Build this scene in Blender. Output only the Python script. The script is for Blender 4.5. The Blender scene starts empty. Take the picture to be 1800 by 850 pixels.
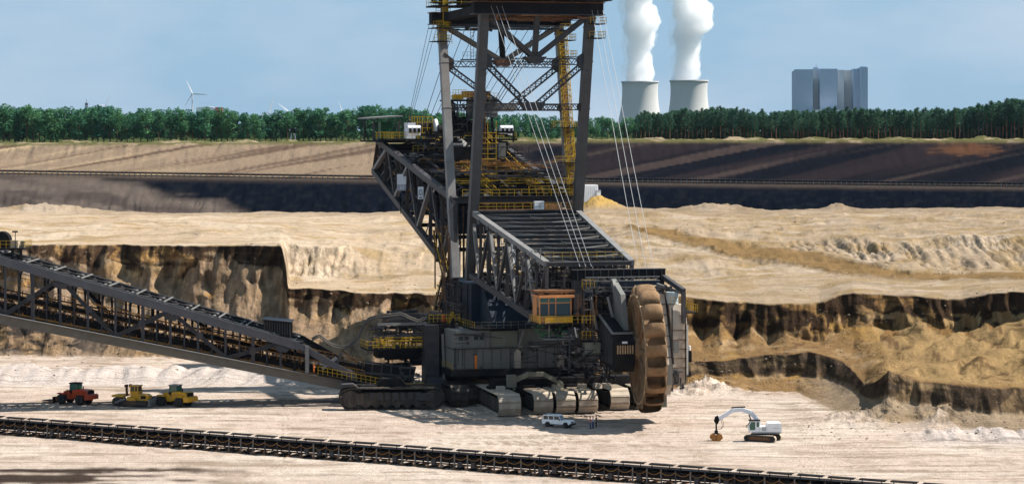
import bpy, bmesh, math, random
import numpy as np
from mathutils import Vector, Matrix

# ------------------------------------------------------------------ camera, sky, sun, exposure
scene = bpy.context.scene
F, CAMZ, HOR = 4500.0, 46.0, 225.0            # focal length in photo pixels, camera height, horizon row
cam_data = bpy.data.cameras.new('camera')
cam_data.sensor_fit = 'HORIZONTAL'
cam_data.sensor_width = 36.0
cam_data.lens = 36.0 * F / 1800.0
cam_data.shift_y = -(425.0 - HOR) / 1800.0
cam_data.clip_start = 1.0
cam_data.clip_end = 30000.0
cam = bpy.data.objects.new('camera', cam_data)
scene.collection.objects.link(cam)
cam.location = (0, 0, CAMZ)
cam.rotation_euler = (math.radians(90), 0, 0)
scene.camera = cam

SUN_EL, SUN_AZ = math.radians(53), math.radians(96)   # azimuth measured from the camera side towards the right
sdir = Vector((math.cos(SUN_EL) * math.sin(SUN_AZ), -math.cos(SUN_EL) * math.cos(SUN_AZ), math.sin(SUN_EL)))
world = bpy.data.worlds.new('World')
scene.world = world
world.use_nodes = True
wn, wl = world.node_tree.nodes, world.node_tree.links
wn.clear()
sky = wn.new('ShaderNodeTexSky')
sky.sky_type = 'NISHITA'
sky.sun_disc = False
sky.sun_elevation = SUN_EL
sky.sun_rotation = math.atan2(sdir.x, sdir.y)
sky.altitude = 100
sky.air_density = 1.0
sky.dust_density = 0.6
sky.ozone_density = 1.6
# pale summer air with thin high cloud, the same all round the sky
tc = wn.new('ShaderNodeTexCoord')
mp = wn.new('ShaderNodeMapping')
mp.inputs['Scale'].default_value = (3.0, 3.0, 9.0)
nz = wn.new('ShaderNodeTexNoise')
nz.inputs['Scale'].default_value = 2.6
nz.inputs['Detail'].default_value = 5.0
nz.inputs['Roughness'].default_value = 0.5
cr = wn.new('ShaderNodeValToRGB')
cr.color_ramp.elements[0].position = 0.40
cr.color_ramp.elements[0].color = (0.0, 0.0, 0.0, 1)
cr.color_ramp.elements[1].position = 0.68
cr.color_ramp.elements[1].color = (0.7, 0.7, 0.7, 1)
ma = wn.new('ShaderNodeMix')
ma.data_type = 'RGBA'
ma.inputs['Factor'].default_value = 0.82
ma.inputs['B'].default_value = (3.15, 5.35, 7.8, 1)
mx = wn.new('ShaderNodeMix')
mx.data_type = 'RGBA'
bg = wn.new('ShaderNodeBackground')
bg.inputs['Strength'].default_value = 0.05
wo = wn.new('ShaderNodeOutputWorld')
wl.new(tc.outputs['Generated'], mp.inputs['Vector'])
wl.new(mp.outputs['Vector'], nz.inputs['Vector'])
wl.new(nz.outputs['Fac'], cr.inputs['Fac'])
wl.new(cr.outputs['Color'], mx.inputs['Factor'])
wl.new(sky.outputs['Color'], ma.inputs['A'])
wl.new(ma.outputs['Result'], mx.inputs['A'])
mx.inputs['B'].default_value = (6.0, 7.0, 8.2, 1)
wl.new(mx.outputs['Result'], bg.inputs['Color'])
wl.new(bg.outputs['Background'], wo.inputs['Surface'])

sun_data = bpy.data.lights.new('sun', 'SUN')
sun_data.energy = 5.0
sun_data.angle = math.radians(0.53)
sun_data.color = (1.0, 0.955, 0.88)
sun = bpy.data.objects.new('sun', sun_data)
scene.collection.objects.link(sun)
sun.rotation_euler = (-sdir).to_track_quat('-Z', 'Y').to_euler()

scene.view_settings.view_transform = 'Standard'
scene.view_settings.look = 'None'
scene.view_settings.gamma = 1.0
scene.view_settings.exposure = 0.95
scene.view_settings.use_curve_mapping = False
scene.render.engine = 'CYCLES'
scene.cycles.max_bounces = 12
scene.cycles.diffuse_bounces = 3
scene.cycles.glossy_bounces = 2
scene.cycles.transmission_bounces = 3
scene.cycles.transparent_max_bounces = 8
scene.cycles.volume_bounces = 10
scene.cycles.use_denoising = True

# ------------------------------------------------------------------ helpers
COL = scene.collection
rng = random.Random(7)


def P(px, py, d):
    """a place in the world: photo column and row at a distance d (metres) from the camera"""
    return Vector(((px - 900.0) / F * d, d, CAMZ - (py - HOR) / F * d))


def G(px, py):
    """a place on the flat pit floor"""
    return P(px, py, CAMZ * F / (py - HOR))


MATS = {}


def mat(name, col, rough=0.6, metal=0.0, var=0.25, scale=0.6, dirt=None, dirt_amt=0.45, bump=0.0, bscale=3.0, spec=0.15):
    """procedural paint / metal / soil: base colour broken up by noise, dirt blotches, optional fine relief"""
    m = bpy.data.materials.new(name)
    m.use_nodes = True
    n, l = m.node_tree.nodes, m.node_tree.links
    b = n['Principled BSDF']
    b.inputs['Roughness'].default_value = rough
    b.inputs['Metallic'].default_value = metal
    b.inputs['Specular IOR Level'].default_value = spec
    g = n.new('ShaderNodeNewGeometry')
    t = n.new('ShaderNodeTexNoise')
    t.inputs['Scale'].default_value = scale
    t.inputs['Detail'].default_value = 6
    t.inputs['Roughness'].default_value = 0.65
    l.new(g.outputs['Position'], t.inputs['Vector'])
    r = n.new('ShaderNodeValToRGB')
    r.color_ramp.elements[0].position = 0.3
    r.color_ramp.elements[1].position = 0.7
    r.color_ramp.elements[0].color = tuple(max(0, c * (1 - var)) for c in col) + (1,)
    r.color_ramp.elements[1].color = tuple(min(1, c * (1 + var)) for c in col) + (1,)
    l.new(t.outputs['Fac'], r.inputs['Fac'])
    out = r.outputs['Color']
    if dirt:
        t2 = n.new('ShaderNodeTexNoise')
        t2.inputs['Scale'].default_value = scale * 0.55
        t2.inputs['Detail'].default_value = 8
        t2.inputs['Roughness'].default_value = 0.7
        mp2 = n.new('ShaderNodeMapping')
        mp2.inputs['Scale'].default_value = (1.6, 1.6, 0.35)
        l.new(g.outputs['Position'], mp2.inputs['Vector'])
        l.new(mp2.outputs['Vector'], t2.inputs['Vector'])
        r2 = n.new('ShaderNodeValToRGB')
        r2.color_ramp.elements[0].position = 0.45
        r2.color_ramp.elements[1].position = 0.72
        r2.color_ramp.elements[0].color = (0, 0, 0, 1)
        r2.color_ramp.elements[1].color = (dirt_amt, dirt_amt, dirt_amt, 1)
        l.new(t2.outputs['Fac'], r2.inputs['Fac'])
        x = n.new('ShaderNodeMix')
        x.data_type = 'RGBA'
        l.new(r2.outputs['Color'], x.inputs['Factor'])
        l.new(out, x.inputs['A'])
        x.inputs['B'].default_value = tuple(dirt) + (1,)
        out = x.outputs['Result']
    l.new(out, b.inputs['Base Color'])
    if bump:
        t3 = n.new('ShaderNodeTexNoise')
        t3.inputs['Scale'].default_value = bscale
        t3.inputs['Detail'].default_value = 6
        l.new(g.outputs['Position'], t3.inputs['Vector'])
        bp = n.new('ShaderNodeBump')
        bp.inputs['Strength'].default_value = bump
        bp.inputs['Distance'].default_value = 0.3
        l.new(t3.outputs['Fac'], bp.inputs['Height'])
        l.new(bp.outputs['Normal'], b.inputs['Normal'])
    MATS[name] = m
    return m


mat('steel', (0.043, 0.042, 0.046), 0.5, 0.0, 0.3, 0.5, (0.10, 0.065, 0.04), 0.5)
mat('leg_grey', (0.070, 0.067, 0.066), 0.5, 0.0, 0.2, 0.5, (0.06, 0.045, 0.035), 0.5)
mat('steel_light', (0.17, 0.165, 0.16), 0.5, 0.0, 0.2, 0.5, (0.16, 0.11, 0.07), 0.4)
mat('steel_dark', (0.013, 0.013, 0.015), 0.7, 0.0, 0.35, 0.5, (0.045, 0.03, 0.021), 0.5, spec=0.03)
mat('navy', (0.011, 0.018, 0.032), 0.55, 0.0, 0.3, 0.4, (0.035, 0.035, 0.04), 0.5)
mat('black', (0.012, 0.012, 0.013), 0.75, 0.0, 0.4, 1.2, (0.04, 0.03, 0.024), 0.4, spec=0.02)
mat('rust', (0.16, 0.075, 0.035), 0.8, 0.0, 0.4, 0.9, (0.05, 0.035, 0.03), 0.6)
mat('wheel_mud', (0.215, 0.13, 0.068), 0.85, 0.0, 0.35, 0.55, (0.10, 0.06, 0.035), 0.6, 0.25, 2.0)
mat('wheel_worn', (0.42, 0.28, 0.16), 0.7, 0.0, 0.3, 0.8, (0.16, 0.09, 0.05), 0.5)
mat('yellow', (0.42, 0.255, 0.012), 0.55, 0.0, 0.25, 0.8, (0.22, 0.13, 0.05), 0.55)
mat('yellow_paint', (0.52, 0.27, 0.012), 0.45, 0.0, 0.15, 1.2, (0.30, 0.21, 0.13), 0.6)
mat('orange', (0.55, 0.23, 0.085), 0.5, 0.0, 0.2, 0.9, (0.25, 0.12, 0.06), 0.4)
mat('orange_bright', (0.75, 0.20, 0.03), 0.6, 0.0, 0.1, 1.0)
mat('red_paint', (0.40, 0.045, 0.012), 0.42, 0.0, 0.2, 1.2, (0.26, 0.15, 0.10), 0.55)
mat('house_grey', (0.15, 0.147, 0.135), 0.6, 0.0, 0.15, 0.35, (0.12, 0.10, 0.08), 0.5)
mat('house_green', (0.17, 0.17, 0.13), 0.6, 0.0, 0.15, 0.35, (0.12, 0.10, 0.08), 0.5)
mat('cream', (0.40, 0.34, 0.275), 0.6, 0.0, 0.15, 0.4, (0.30, 0.20, 0.13), 0.55)
mat('pale_blue', (0.36, 0.43, 0.45), 0.55, 0.0, 0.12, 0.4, (0.38, 0.28, 0.2), 0.5)
mat('white_paint', (0.80, 0.80, 0.79), 0.4, 0.0, 0.06, 1.0, (0.55, 0.48, 0.40), 0.3)
mat('sign_white', (0.72, 0.72, 0.74), 0.5, 0.0, 0.05, 1.0)
mat('sign_grey', (0.36, 0.35, 0.40), 0.5, 0.0, 0.08, 1.0)
mat('sign_ink', (0.05, 0.09, 0.13), 0.6, 0.0, 0.05, 1.0)
mat('track_steel', (0.40, 0.335, 0.26), 0.55, 0.0, 0.25, 0.9, (0.26, 0.18, 0.12), 0.55)
mat('track_dark', (0.034, 0.029, 0.025), 0.7, 0.0, 0.3, 1.0, (0.16, 0.12, 0.09), 0.5)
mat('rubber', (0.02, 0.02, 0.021), 0.85, 0.0, 0.3, 2.0, (0.12, 0.09, 0.065), 0.5)
mat('belt', (0.016, 0.016, 0.018), 0.8, 0.0, 0.3, 0.8, (0.05, 0.036, 0.03), 0.4, spec=0.02)
mat('rope', (0.34, 0.34, 0.33), 0.5, 0.0, 0.1, 1.0)
mat('rope_dark', (0.06, 0.06, 0.065), 0.6, 0.0, 0.1, 1.0)
mat('grey_plastic', (0.16, 0.17, 0.18), 0.5, 0.0, 0.15, 1.0)
mat('green_machine', (0.03, 0.11, 0.045), 0.5, 0.0, 0.2, 1.0)
mat('clod', (0.20, 0.145, 0.095), 0.95, 0.0, 0.35, 0.6)
mat('bridge_grey', (0.072, 0.072, 0.080), 0.5, 0.0, 0.2, 0.4, (0.10, 0.08, 0.07), 0.4)
mat('girder_tan', (0.125, 0.11, 0.09), 0.6, 0.0, 0.2, 0.4, (0.12, 0.09, 0.07), 0.5)
mat('rail_rust', (0.30, 0.14, 0.035), 0.7, 0.0, 0.3, 0.8, (0.08, 0.05, 0.03), 0.6)
mat('cable_grey', (0.05, 0.046, 0.042), 0.6, 0.0, 0.2, 0.8, (0.2, 0.16, 0.12), 0.4)
mat('orange_rust', (0.36, 0.16, 0.04), 0.6, 0.0, 0.3, 1.2, (0.16, 0.08, 0.04), 0.5)
mat('skin', (0.52, 0.32, 0.23), 0.6, 0.0, 0.05)
mat('hair', (0.05, 0.035, 0.025), 0.8, 0.0, 0.2)
mat('denim', (0.035, 0.075, 0.19), 0.9, 0.0, 0.2, 3.0)
mat('cloth_red', (0.50, 0.14, 0.10), 0.9, 0.0, 0.15, 3.0)
mat('cloth_white', (0.62, 0.65, 0.76), 0.9, 0.0, 0.1, 3.0)
mat('cloth_black', (0.018, 0.018, 0.024), 0.9, 0.0, 0.2, 3.0)
mat('concrete', (0.47, 0.465, 0.45), 0.9, 0.0, 0.06, 0.02)
mat('cladding_lit', (0.46, 0.48, 0.50), 0.7, 0.0, 0.05, 0.02)  # cladding of the sunlit faces, sunlight put into its colour
mat('cladding_shade', (0.32, 0.40, 0.52), 0.7, 0.0, 0.05, 0.02)  # same cladding, bluish shade put into its colour
mat('turbine_white', (0.5, 0.5, 0.5), 0.5, 0.0, 0.03, 0.1)
mat('bark', (0.12, 0.075, 0.05), 0.9, 0.0, 0.3, 1.5)
mat('bark_pine', (0.17, 0.085, 0.05), 0.9, 0.0, 0.3, 1.5)


def glass_mat(name, col):
    m = bpy.data.materials.new(name)
    m.use_nodes = True
    n, l = m.node_tree.nodes, m.node_tree.links
    b = n['Principled BSDF']
    b.inputs['Roughness'].default_value = 0.06
    b.inputs['IOR'].default_value = 1.5
    t = n.new('ShaderNodeTexNoise')
    t.inputs['Scale'].default_value = 1.5
    r = n.new('ShaderNodeValToRGB')
    r.color_ramp.elements[0].color = tuple(c * 0.7 for c in col) + (1,)
    r.color_ramp.elements[1].color = tuple(c * 1.3 for c in col) + (1,)
    l.new(t.outputs['Fac'], r.inputs['Fac'])
    l.new(r.outputs['Color'], b.inputs['Base Color'])
    MATS[name] = m
    return m


glass_mat('glass', (0.02, 0.035, 0.035))
glass_mat('glass_green', (0.035, 0.11, 0.075))


class MB:
    """collects boxes, bars, tubes, prisms and lathes into one mesh"""

    def __init__(self):
        self.v, self.f = [], []

    def add(self, vs, fs):
        o = len(self.v)
        self.v += [tuple(p) for p in vs]
        self.f += [tuple(i + o for i in q) for q in fs]
        return self

    def box(self, a, b):
        x0, y0, z0 = (min(a[i], b[i]) for i in range(3))
        x1, y1, z1 = (max(a[i], b[i]) for i in range(3))
        return self.add([(x0, y0, z0), (x1, y0, z0), (x1, y1, z0), (x0, y1, z0), (x0, y0, z1), (x1, y0, z1), (x1, y1, z1), (x0, y1, z1)],
                        [(0, 3, 2, 1), (4, 5, 6, 7), (0, 1, 5, 4), (1, 2, 6, 5), (2, 3, 7, 6), (3, 0, 4, 7)])

    def bar(self, p, q, w, h=None, up=(0, 0, 1)):
        p, q = Vector(p), Vector(q)
        h = w if h is None else h
        d = (q - p).normalized()
        u = Vector(up)
        if abs(d.dot(u)) > 0.98:
            u = Vector((0, 1, 0)) if abs(d.y) < 0.9 else Vector((1, 0, 0))
        s = d.cross(u).normalized() * (w / 2)
        t = s.cross(d).normalized() * (h / 2)
        return self.add([p - s - t, p + s - t, p + s + t, p - s + t, q - s - t, q + s - t, q + s + t, q - s + t],
                        [(0, 1, 2, 3), (4, 7, 6, 5), (0, 4, 5, 1), (1, 5, 6, 2), (2, 6, 7, 3), (3, 7, 4, 0)])

    def tube(self, pts, r, n=6, close=True):
        pts = [Vector(p) for p in pts]
        rs = r if isinstance(r, (list, tuple)) else [r] * len(pts)
        vs, fs = [], []
        pu = None
        for i, p in enumerate(pts):
            d = (pts[min(i + 1, len(pts) - 1)] - pts[max(i - 1, 0)]).normalized()
            u = pu if pu is not None else (Vector((0, 0, 1)) if abs(d.z) < 0.9 else Vector((1, 0, 0)))
            s = d.cross(u).normalized()
            t = s.cross(d).normalized()
            pu = t
            for k in range(n):
                a = 2 * math.pi * k / n
                vs.append(p + (s * math.cos(a) + t * math.sin(a)) * rs[i])
        for i in range(len(pts) - 1):
            for k in range(n):
                k2 = (k + 1) % n
                fs.append((i * n + k, i * n + k2, (i + 1) * n + k2, (i + 1) * n + k))
        if close:
            fs.append(tuple(range(n - 1, -1, -1)))
            fs.append(tuple((len(pts) - 1) * n + k for k in range(n)))
        return self.add(vs, fs)

    def prism(self, poly, axis, a, b):
        """poly in the two other axes, extruded along axis from a to b"""
        def mk(p, t):
            return {'x': (t, p[0], p[1]), 'y': (p[0], t, p[1]), 'z': (p[0], p[1], t)}[axis]
        n = len(poly)
        vs = [mk(p, a) for p in poly] + [mk(p, b) for p in poly]
        fs = [tuple(range(n - 1, -1, -1)), tuple(range(n, 2 * n))] + [(i, (i + 1) % n, n + (i + 1) % n, n + i) for i in range(n)]
        return self.add(vs, fs)

    def lathe(self, prof, n=24, c=(0, 0, 0), axis='z', cap=True):
        """prof: list of (radius, height)"""
        vs, fs = [], []
        for r, h in prof:
            for k in range(n):
                a = 2 * math.pi * k / n
                x, y = r * math.cos(a), r * math.sin(a)
                p = {'z': (x, y, h), 'y': (x, h, y), 'x': (h, x, y)}[axis]
                vs.append((p[0] + c[0], p[1] + c[1], p[2] + c[2]))
        for i in range(len(prof) - 1):
            for k in range(n):
                k2 = (k + 1) % n
                fs.append((i * n + k, i * n + k2, (i + 1) * n + k2, (i + 1) * n + k))
        if cap:
            fs.append(tuple(range(n - 1, -1, -1)))
            fs.append(tuple((len(prof) - 1) * n + k for k in range(n)))
        return self.add(vs, fs)

    def mesh(self, name, m, smooth=False):
        me = bpy.data.meshes.new(name)
        me.from_pydata(self.v, [], self.f)
        bm = bmesh.new()
        bm.from_mesh(me)
        bmesh.ops.recalc_face_normals(bm, faces=bm.faces)
        bm.to_mesh(me)
        bm.free()
        if m:
            me.materials.append(MATS[m])
        if smooth:
            me.polygons.foreach_set('use_smooth', [True] * len(me.polygons))
            me.set_sharp_from_angle(angle=math.radians(40))
        return me

    def build(self, name, m, parent=None, smooth=False, kind=None):
        return link(name, self.mesh(name, m, smooth), parent, kind)


def link(name, me, parent=None, kind=None):
    o = bpy.data.objects.new(name, me)
    COL.objects.link(o)
    if parent is not None:
        o.parent = parent
    if kind:
        o['kind'] = kind
    return o


def tag(o, label, cat, group=None, kind=None):
    o['label'] = label
    o['category'] = cat
    if group:
        o['group'] = group
    if kind:
        o['kind'] = kind
    return o


def empty(name, loc=(0, 0, 0), rz=0.0, label=None, cat=None, group=None):
    o = bpy.data.objects.new(name, None)
    COL.objects.link(o)
    o.location = loc
    o.rotation_euler = (0, 0, rz)
    if label:
        tag(o, label, cat, group)
    return o


def copy_tree(o, parent=None):
    c = o.copy()
    COL.objects.link(c)
    c.parent = parent
    for ch in list(o.children):
        copy_tree(ch, c)
    return c


UNIT = {}


def unit_beam(m, kind='box'):
    """unit member along +X from 0 to 1, cross-section 1 x 1, shared by every member of one material"""
    k = (m, kind)
    if k not in UNIT:
        b = MB()
        if kind == 'box':
            b.box((0, -0.5, -0.5), (1, 0.5, 0.5))
        else:                                            # rolled section: two flanges and a web
            b.box((0, -0.5, 0.38), (1, 0.5, 0.5))
            b.box((0, -0.5, -0.5), (1, 0.5, -0.38))
            b.box((0, -0.09, -0.38), (1, 0.09, 0.38))
        UNIT[k] = b.mesh('member_' + m + '_' + kind, m)
    return UNIT[k]


def beam(name, p, q, w, h, m, parent, kind='box', up=(0, 0, 1)):
    p, q = Vector(p), Vector(q)
    d = q - p
    L = d.length
    d.normalize()
    u = Vector(up)
    if abs(d.dot(u)) > 0.98:
        u = Vector((1, 0, 0))
    s = u.cross(d).normalized()
    t = d.cross(s).normalized()
    o = bpy.data.objects.new(name, unit_beam(m, kind))
    COL.objects.link(o)
    o.parent = parent
    M = Matrix((d * L, s * w, t * h)).transposed().to_4x4()
    M.translation = p
    o.matrix_local = M
    return o


def lattice(name, p, q, size, n, m, parent, r=0.12, up=(0, 0, 1)):
    """slender four-chord lattice girder as one part"""
    p, q = Vector(p), Vector(q)
    d = (q - p).normalized()
    u = Vector(up)
    s = d.cross(u).normalized() * size / 2
    t = s.cross(d).normalized() * size / 2
    b = MB()
    cs = [s + t, s - t, -s - t, -s + t]
    for c in cs:
        b.bar(p + c, q + c, r)
    for i in range(n):
        a, e = p.lerp(q, i / n), p.lerp(q, (i + 1) / n)
        for k in range(4):
            c0, c1 = cs[k], cs[(k + 1) % 4]
            if i % 2:
                c0, c1 = c1, c0
            b.bar(a + c0, e + c1, r * 0.7)
    return b.build(name, m, parent)


def railing(name, pts, parent, m='yellow', h=1.1, step=1.6, r=0.075, kick=False):
    b = MB()
    pts = [Vector(p) for p in pts]
    up = Vector((0, 0, h))
    for a, e in zip(pts[:-1], pts[1:]):
        n = max(1, round((e - a).length / step))
        for i in range(n + 1):
            c = a.lerp(e, i / n)
            b.bar(c, c + up, r)
        b.bar(a + up, e + up, r)
        b.bar(a + up * 0.52, e + up * 0.52, r * 0.85)
        if kick:
            b.bar(a + up * 0.08, e + up * 0.08, r * 0.6, 0.16)
    return b.build(name, m, parent)


def stair(name, p, q, w, parent, side=(0, 1, 0), m='steel', rail='yellow', rr=0.075):
    p, q, sd = Vector(p), Vector(q), Vector(side).normalized() * w / 2
    b = MB()
    for sgn in (-1, 1):
        b.bar(p + sd * sgn, q + sd * sgn, 0.14, 0.34)
    n = max(3, int((q - p).length / 0.55))
    for i in range(n):
        c = p.lerp(q, (i + 0.5) / n)
        b.bar(c - sd, c + sd, 0.3, 0.07)
    o = b.build(name, m, parent)
    railing('railing', [p + sd, q + sd], o, rail, r=rr)
    railing('railing', [p - sd, q - sd], o, rail, r=rr)
    return o


# gradient noise for terrain and foliage
_r = np.random.RandomState(11)
_perm = np.concatenate([_r.permutation(256)] * 3)
_ang = _r.rand(256) * 2 * np.pi


def noise2(x, y, seed=0):
    x = np.asarray(x, float) + seed * 17.31
    y = np.asarray(y, float) + seed * 9.77
    xi, yi = np.floor(x).astype(int), np.floor(y).astype(int)
    xf, yf = x - xi, y - yi
    u, v = xf * xf * xf * (xf * (xf * 6 - 15) + 10), yf * yf * yf * (yf * (yf * 6 - 15) + 10)

    def g(ix, iy, dx, dy):
        a = _ang[_perm[(_perm[ix & 255] + iy) & 255]]
        return np.cos(a) * dx + np.sin(a) * dy
    n00, n10 = g(xi, yi, xf, yf), g(xi + 1, yi, xf - 1, yf)
    n01, n11 = g(xi, yi + 1, xf, yf - 1), g(xi + 1, yi + 1, xf - 1, yf - 1)
    return (n00 * (1 - u) + n10 * u) * (1 - v) + (n01 * (1 - u) + n11 * u) * v * 1.0


def fbm(x, y, octv=4, seed=0, gain=0.5):
    s, a, f = 0.0, 1.0, 1.0
    for i in range(octv):
        s = s + a * noise2(x * f, y * f, seed + i * 3)
        a *= gain
        f *= 2.03
    return s * 1.4


def sstep(a, b, x):
    t = np.clip((x - a) / (b - a), 0, 1)
    return t * t * (3 - 2 * t)

# ------------------------------------------------------------------ the pit: one sheet of ground from the near floor to the far horizon
# each row of TER is a line of the terrain running left to right: (photo column, distance, height)
TER = [
    # 0 under the camera's side, 1 near floor
    [(-260, 120, 0), (2060, 120, 0)],
    [(-260, 300, 0), (2060, 300, 0)],
    # 2 toe of the lowest slope
    [(-260, 518, 0), (40, 516, 0), (300, 512, 0), (495, 508, 0), (508, 502, 0), (760, 494, 0), (1000, 462, 0), (1200, 447, 0), (1400, 446, 0),
     (1440, 428, 0), (1500, 402, 0), (1560, 396, 0), (1640, 397, 0), (1700, 392, 0), (1800, 388, 0), (2060, 384, 0)],
    # 3 top of the lowest talus
    [(-260, 525, 4.0), (40, 523, 4.2), (300, 518.5, 4.2), (495, 514.5, 3.8), (508, 507.5, 3.2), (760, 500, 2.8), (1000, 469, 1.6), (1200, 456, 1.5), (1300, 457, 2.2),
     (1400, 456.5, 2.2), (1460, 450, 2.0), (1520, 418, 1.9), (1560, 403, 2.0), (1700, 400.5, 1.8), (1800, 399, 1.5), (2060, 396, 1.5)],
    # 4 edge of the lowest cliff
    [(-260, 528.5, 6.2), (40, 526.5, 6.6), (300, 522, 6.6), (495, 518, 6.0), (508, 511, 5.3), (760, 503, 4.8), (1000, 471.5, 3.6), (1200, 458.5, 3.9), (1290, 459.2, 4.8),
     (1330, 459, 5.3), (1420, 458, 5.9), (1480, 453, 5.0), (1520, 423, 3.6), (1560, 406, 6.4), (1600, 405, 5.9), (1640, 404.5, 5.5), (1700, 404, 5.3), (1800, 402.5, 5.1), (2060, 400, 5.4)],
    # 5 back of that bench
    [(-260, 532, 8.6), (40, 530, 8.8), (300, 525.5, 8.8), (495, 521, 8.2), (508, 513.5, 7.0), (760, 505.5, 6.3), (1000, 478, 4.4), (1200, 470, 4.6), (1300, 468, 5.3),
     (1440, 465, 5.7), (1500, 462, 5.7), (1560, 436, 6.3), (1620, 428, 6.6), (1700, 425, 7.0), (1800, 422, 8.0), (2060, 418, 9.0)],
    # 6 foot of the upper face
    [(-260, 541.5, 15.6), (40, 539, 15.4), (300, 533.4, 15.4), (495, 526.8, 14.6), (508, 517, 10.2), (760, 510, 9.6), (1000, 494, 8.0), (1200, 488, 7.4), (1300, 483, 7.0),
     (1440, 477.5, 7.4), (1500, 480, 8.2), (1560, 478, 8.6), (1700, 470, 9.6), (1800, 458, 11.4), (2060, 452, 12.5)],
    # 7 edge of the upper bench
    [(-260, 545, 21.6), (40, 542.5, 21.3), (300, 536, 21.4), (495, 529, 21.7), (508, 519, 13.6), (620, 516, 13.0), (760, 512, 12.7), (1000, 497, 13.4), (1165, 493, 14.2), (1205, 493, 13.7),
     (1300, 487, 12.9), (1440, 481, 13.1), (1475, 483, 14.6), (1500, 483.5, 15.1), (1560, 482, 14.4), (1690, 475, 14.5), (1740, 468, 15.9), (1800, 463, 16.4), (2060, 456, 16.6)],
    # 8 foot of the slope behind it
    [(-260, 575, 21.8), (40, 572, 21.6), (300, 558, 21.7), (495, 538, 21.8), (508, 541, 13.8), (620, 543, 13.9), (760, 548, 15.4), (1000, 540, 15.0), (1200, 535, 14.4),
     (1300, 543, 15.2), (1440, 545, 15.3), (1600, 543, 15.1), (1700, 541, 15.0), (1800, 545, 15.4), (2060, 540, 15.6)],
    # 9 top of that slope
    [(-260, 612, 22.2), (40, 606, 22.1), (300, 590, 22.2), (495, 553, 21.9), (508, 554, 20.9), (560, 556, 20.6), (640, 566, 19.4), (760, 590, 20.6), (1000, 612, 20.0), (1200, 615, 20.3),
     (1300, 604, 18.8), (1440, 605, 19.7), (1560, 585, 19.9), (1700, 586, 21.2), (1800, 582, 21.8), (2060, 570, 22)],
    # 10 plateau
    [(-260, 670, 23.0), (300, 650, 22.6), (700, 655, 21.8), (1100, 665, 21.8), (1400, 665, 22.0), (1800, 665, 22.6), (2060, 660, 22.8)],
    # 11 its far lip
    [(-260, 740, 23.5), (0, 738, 22.9), (160, 736, 22.2), (300, 735, 21.6), (650, 733, 22.0), (1000, 735, 23.2), (1100, 735, 23.2), (1300, 732, 22.7), (1560, 732, 22.9), (1800, 730, 23.5), (2060, 730, 23.7)],
    # 12, 13 the trench beyond
    [(-260, 775, 3), (2060, 775, 3)],
    [(-260, 1228, 4), (2060, 1185, 3)],
    # 14, 15 berm with the far conveyor
    [(-260, 1306, 22.7), (0, 1300, 22.0), (650, 1277, 19.6), (1060, 1258, 18.7), (1800, 1242, 16.7), (2060, 1238, 16.2)],
    [(-260, 1318, 22.7), (0, 1312, 22.0), (650, 1289, 19.6), (1060, 1270, 18.7), (1800, 1254, 16.7), (2060, 1250, 16.2)],
    # 16 top of the far slope, the old ground
    [(-260, 1352, 37.0), (0, 1350, 37.2), (650, 1345, 38.4), (1060, 1340, 39.4), (1500, 1338, 39.6), (1800, 1338, 39.6), (2060, 1338, 39.6)],
    [(-260, 1420, 37.6), (0, 1420, 37.8), (650, 1415, 38.8), (1060, 1410, 39.8), (1800, 1405, 40), (2060, 1405, 40)],
    [(-260, 3000, 38), (2060, 3000, 39)],
    [(-260, 9000, 36), (2060, 9000, 36)],
]
NSUB = [14, 110, 26, 16, 16, 20, 22, 30, 44, 36, 26, 14, 6, 14, 6, 26, 12, 8, 6]
AMPY = [0, 0, 1.2, 1.7, 1.7, 1.8, 3.0, 3.2, 1.6, 3.0, 1.5, 3.0, 2, 4, 0.0, 0.0, 1.6, 0, 0, 0]
AMPZ = [0, 0, 0.10, 0.5, 0.4, 0.5, 0.5, 0.24, 0.22, 0.5, 0.35, 0.4, 0.5, 1.0, 0.1, 0.1, 0.35, 0.3, 0.5, 0.5]


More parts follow.
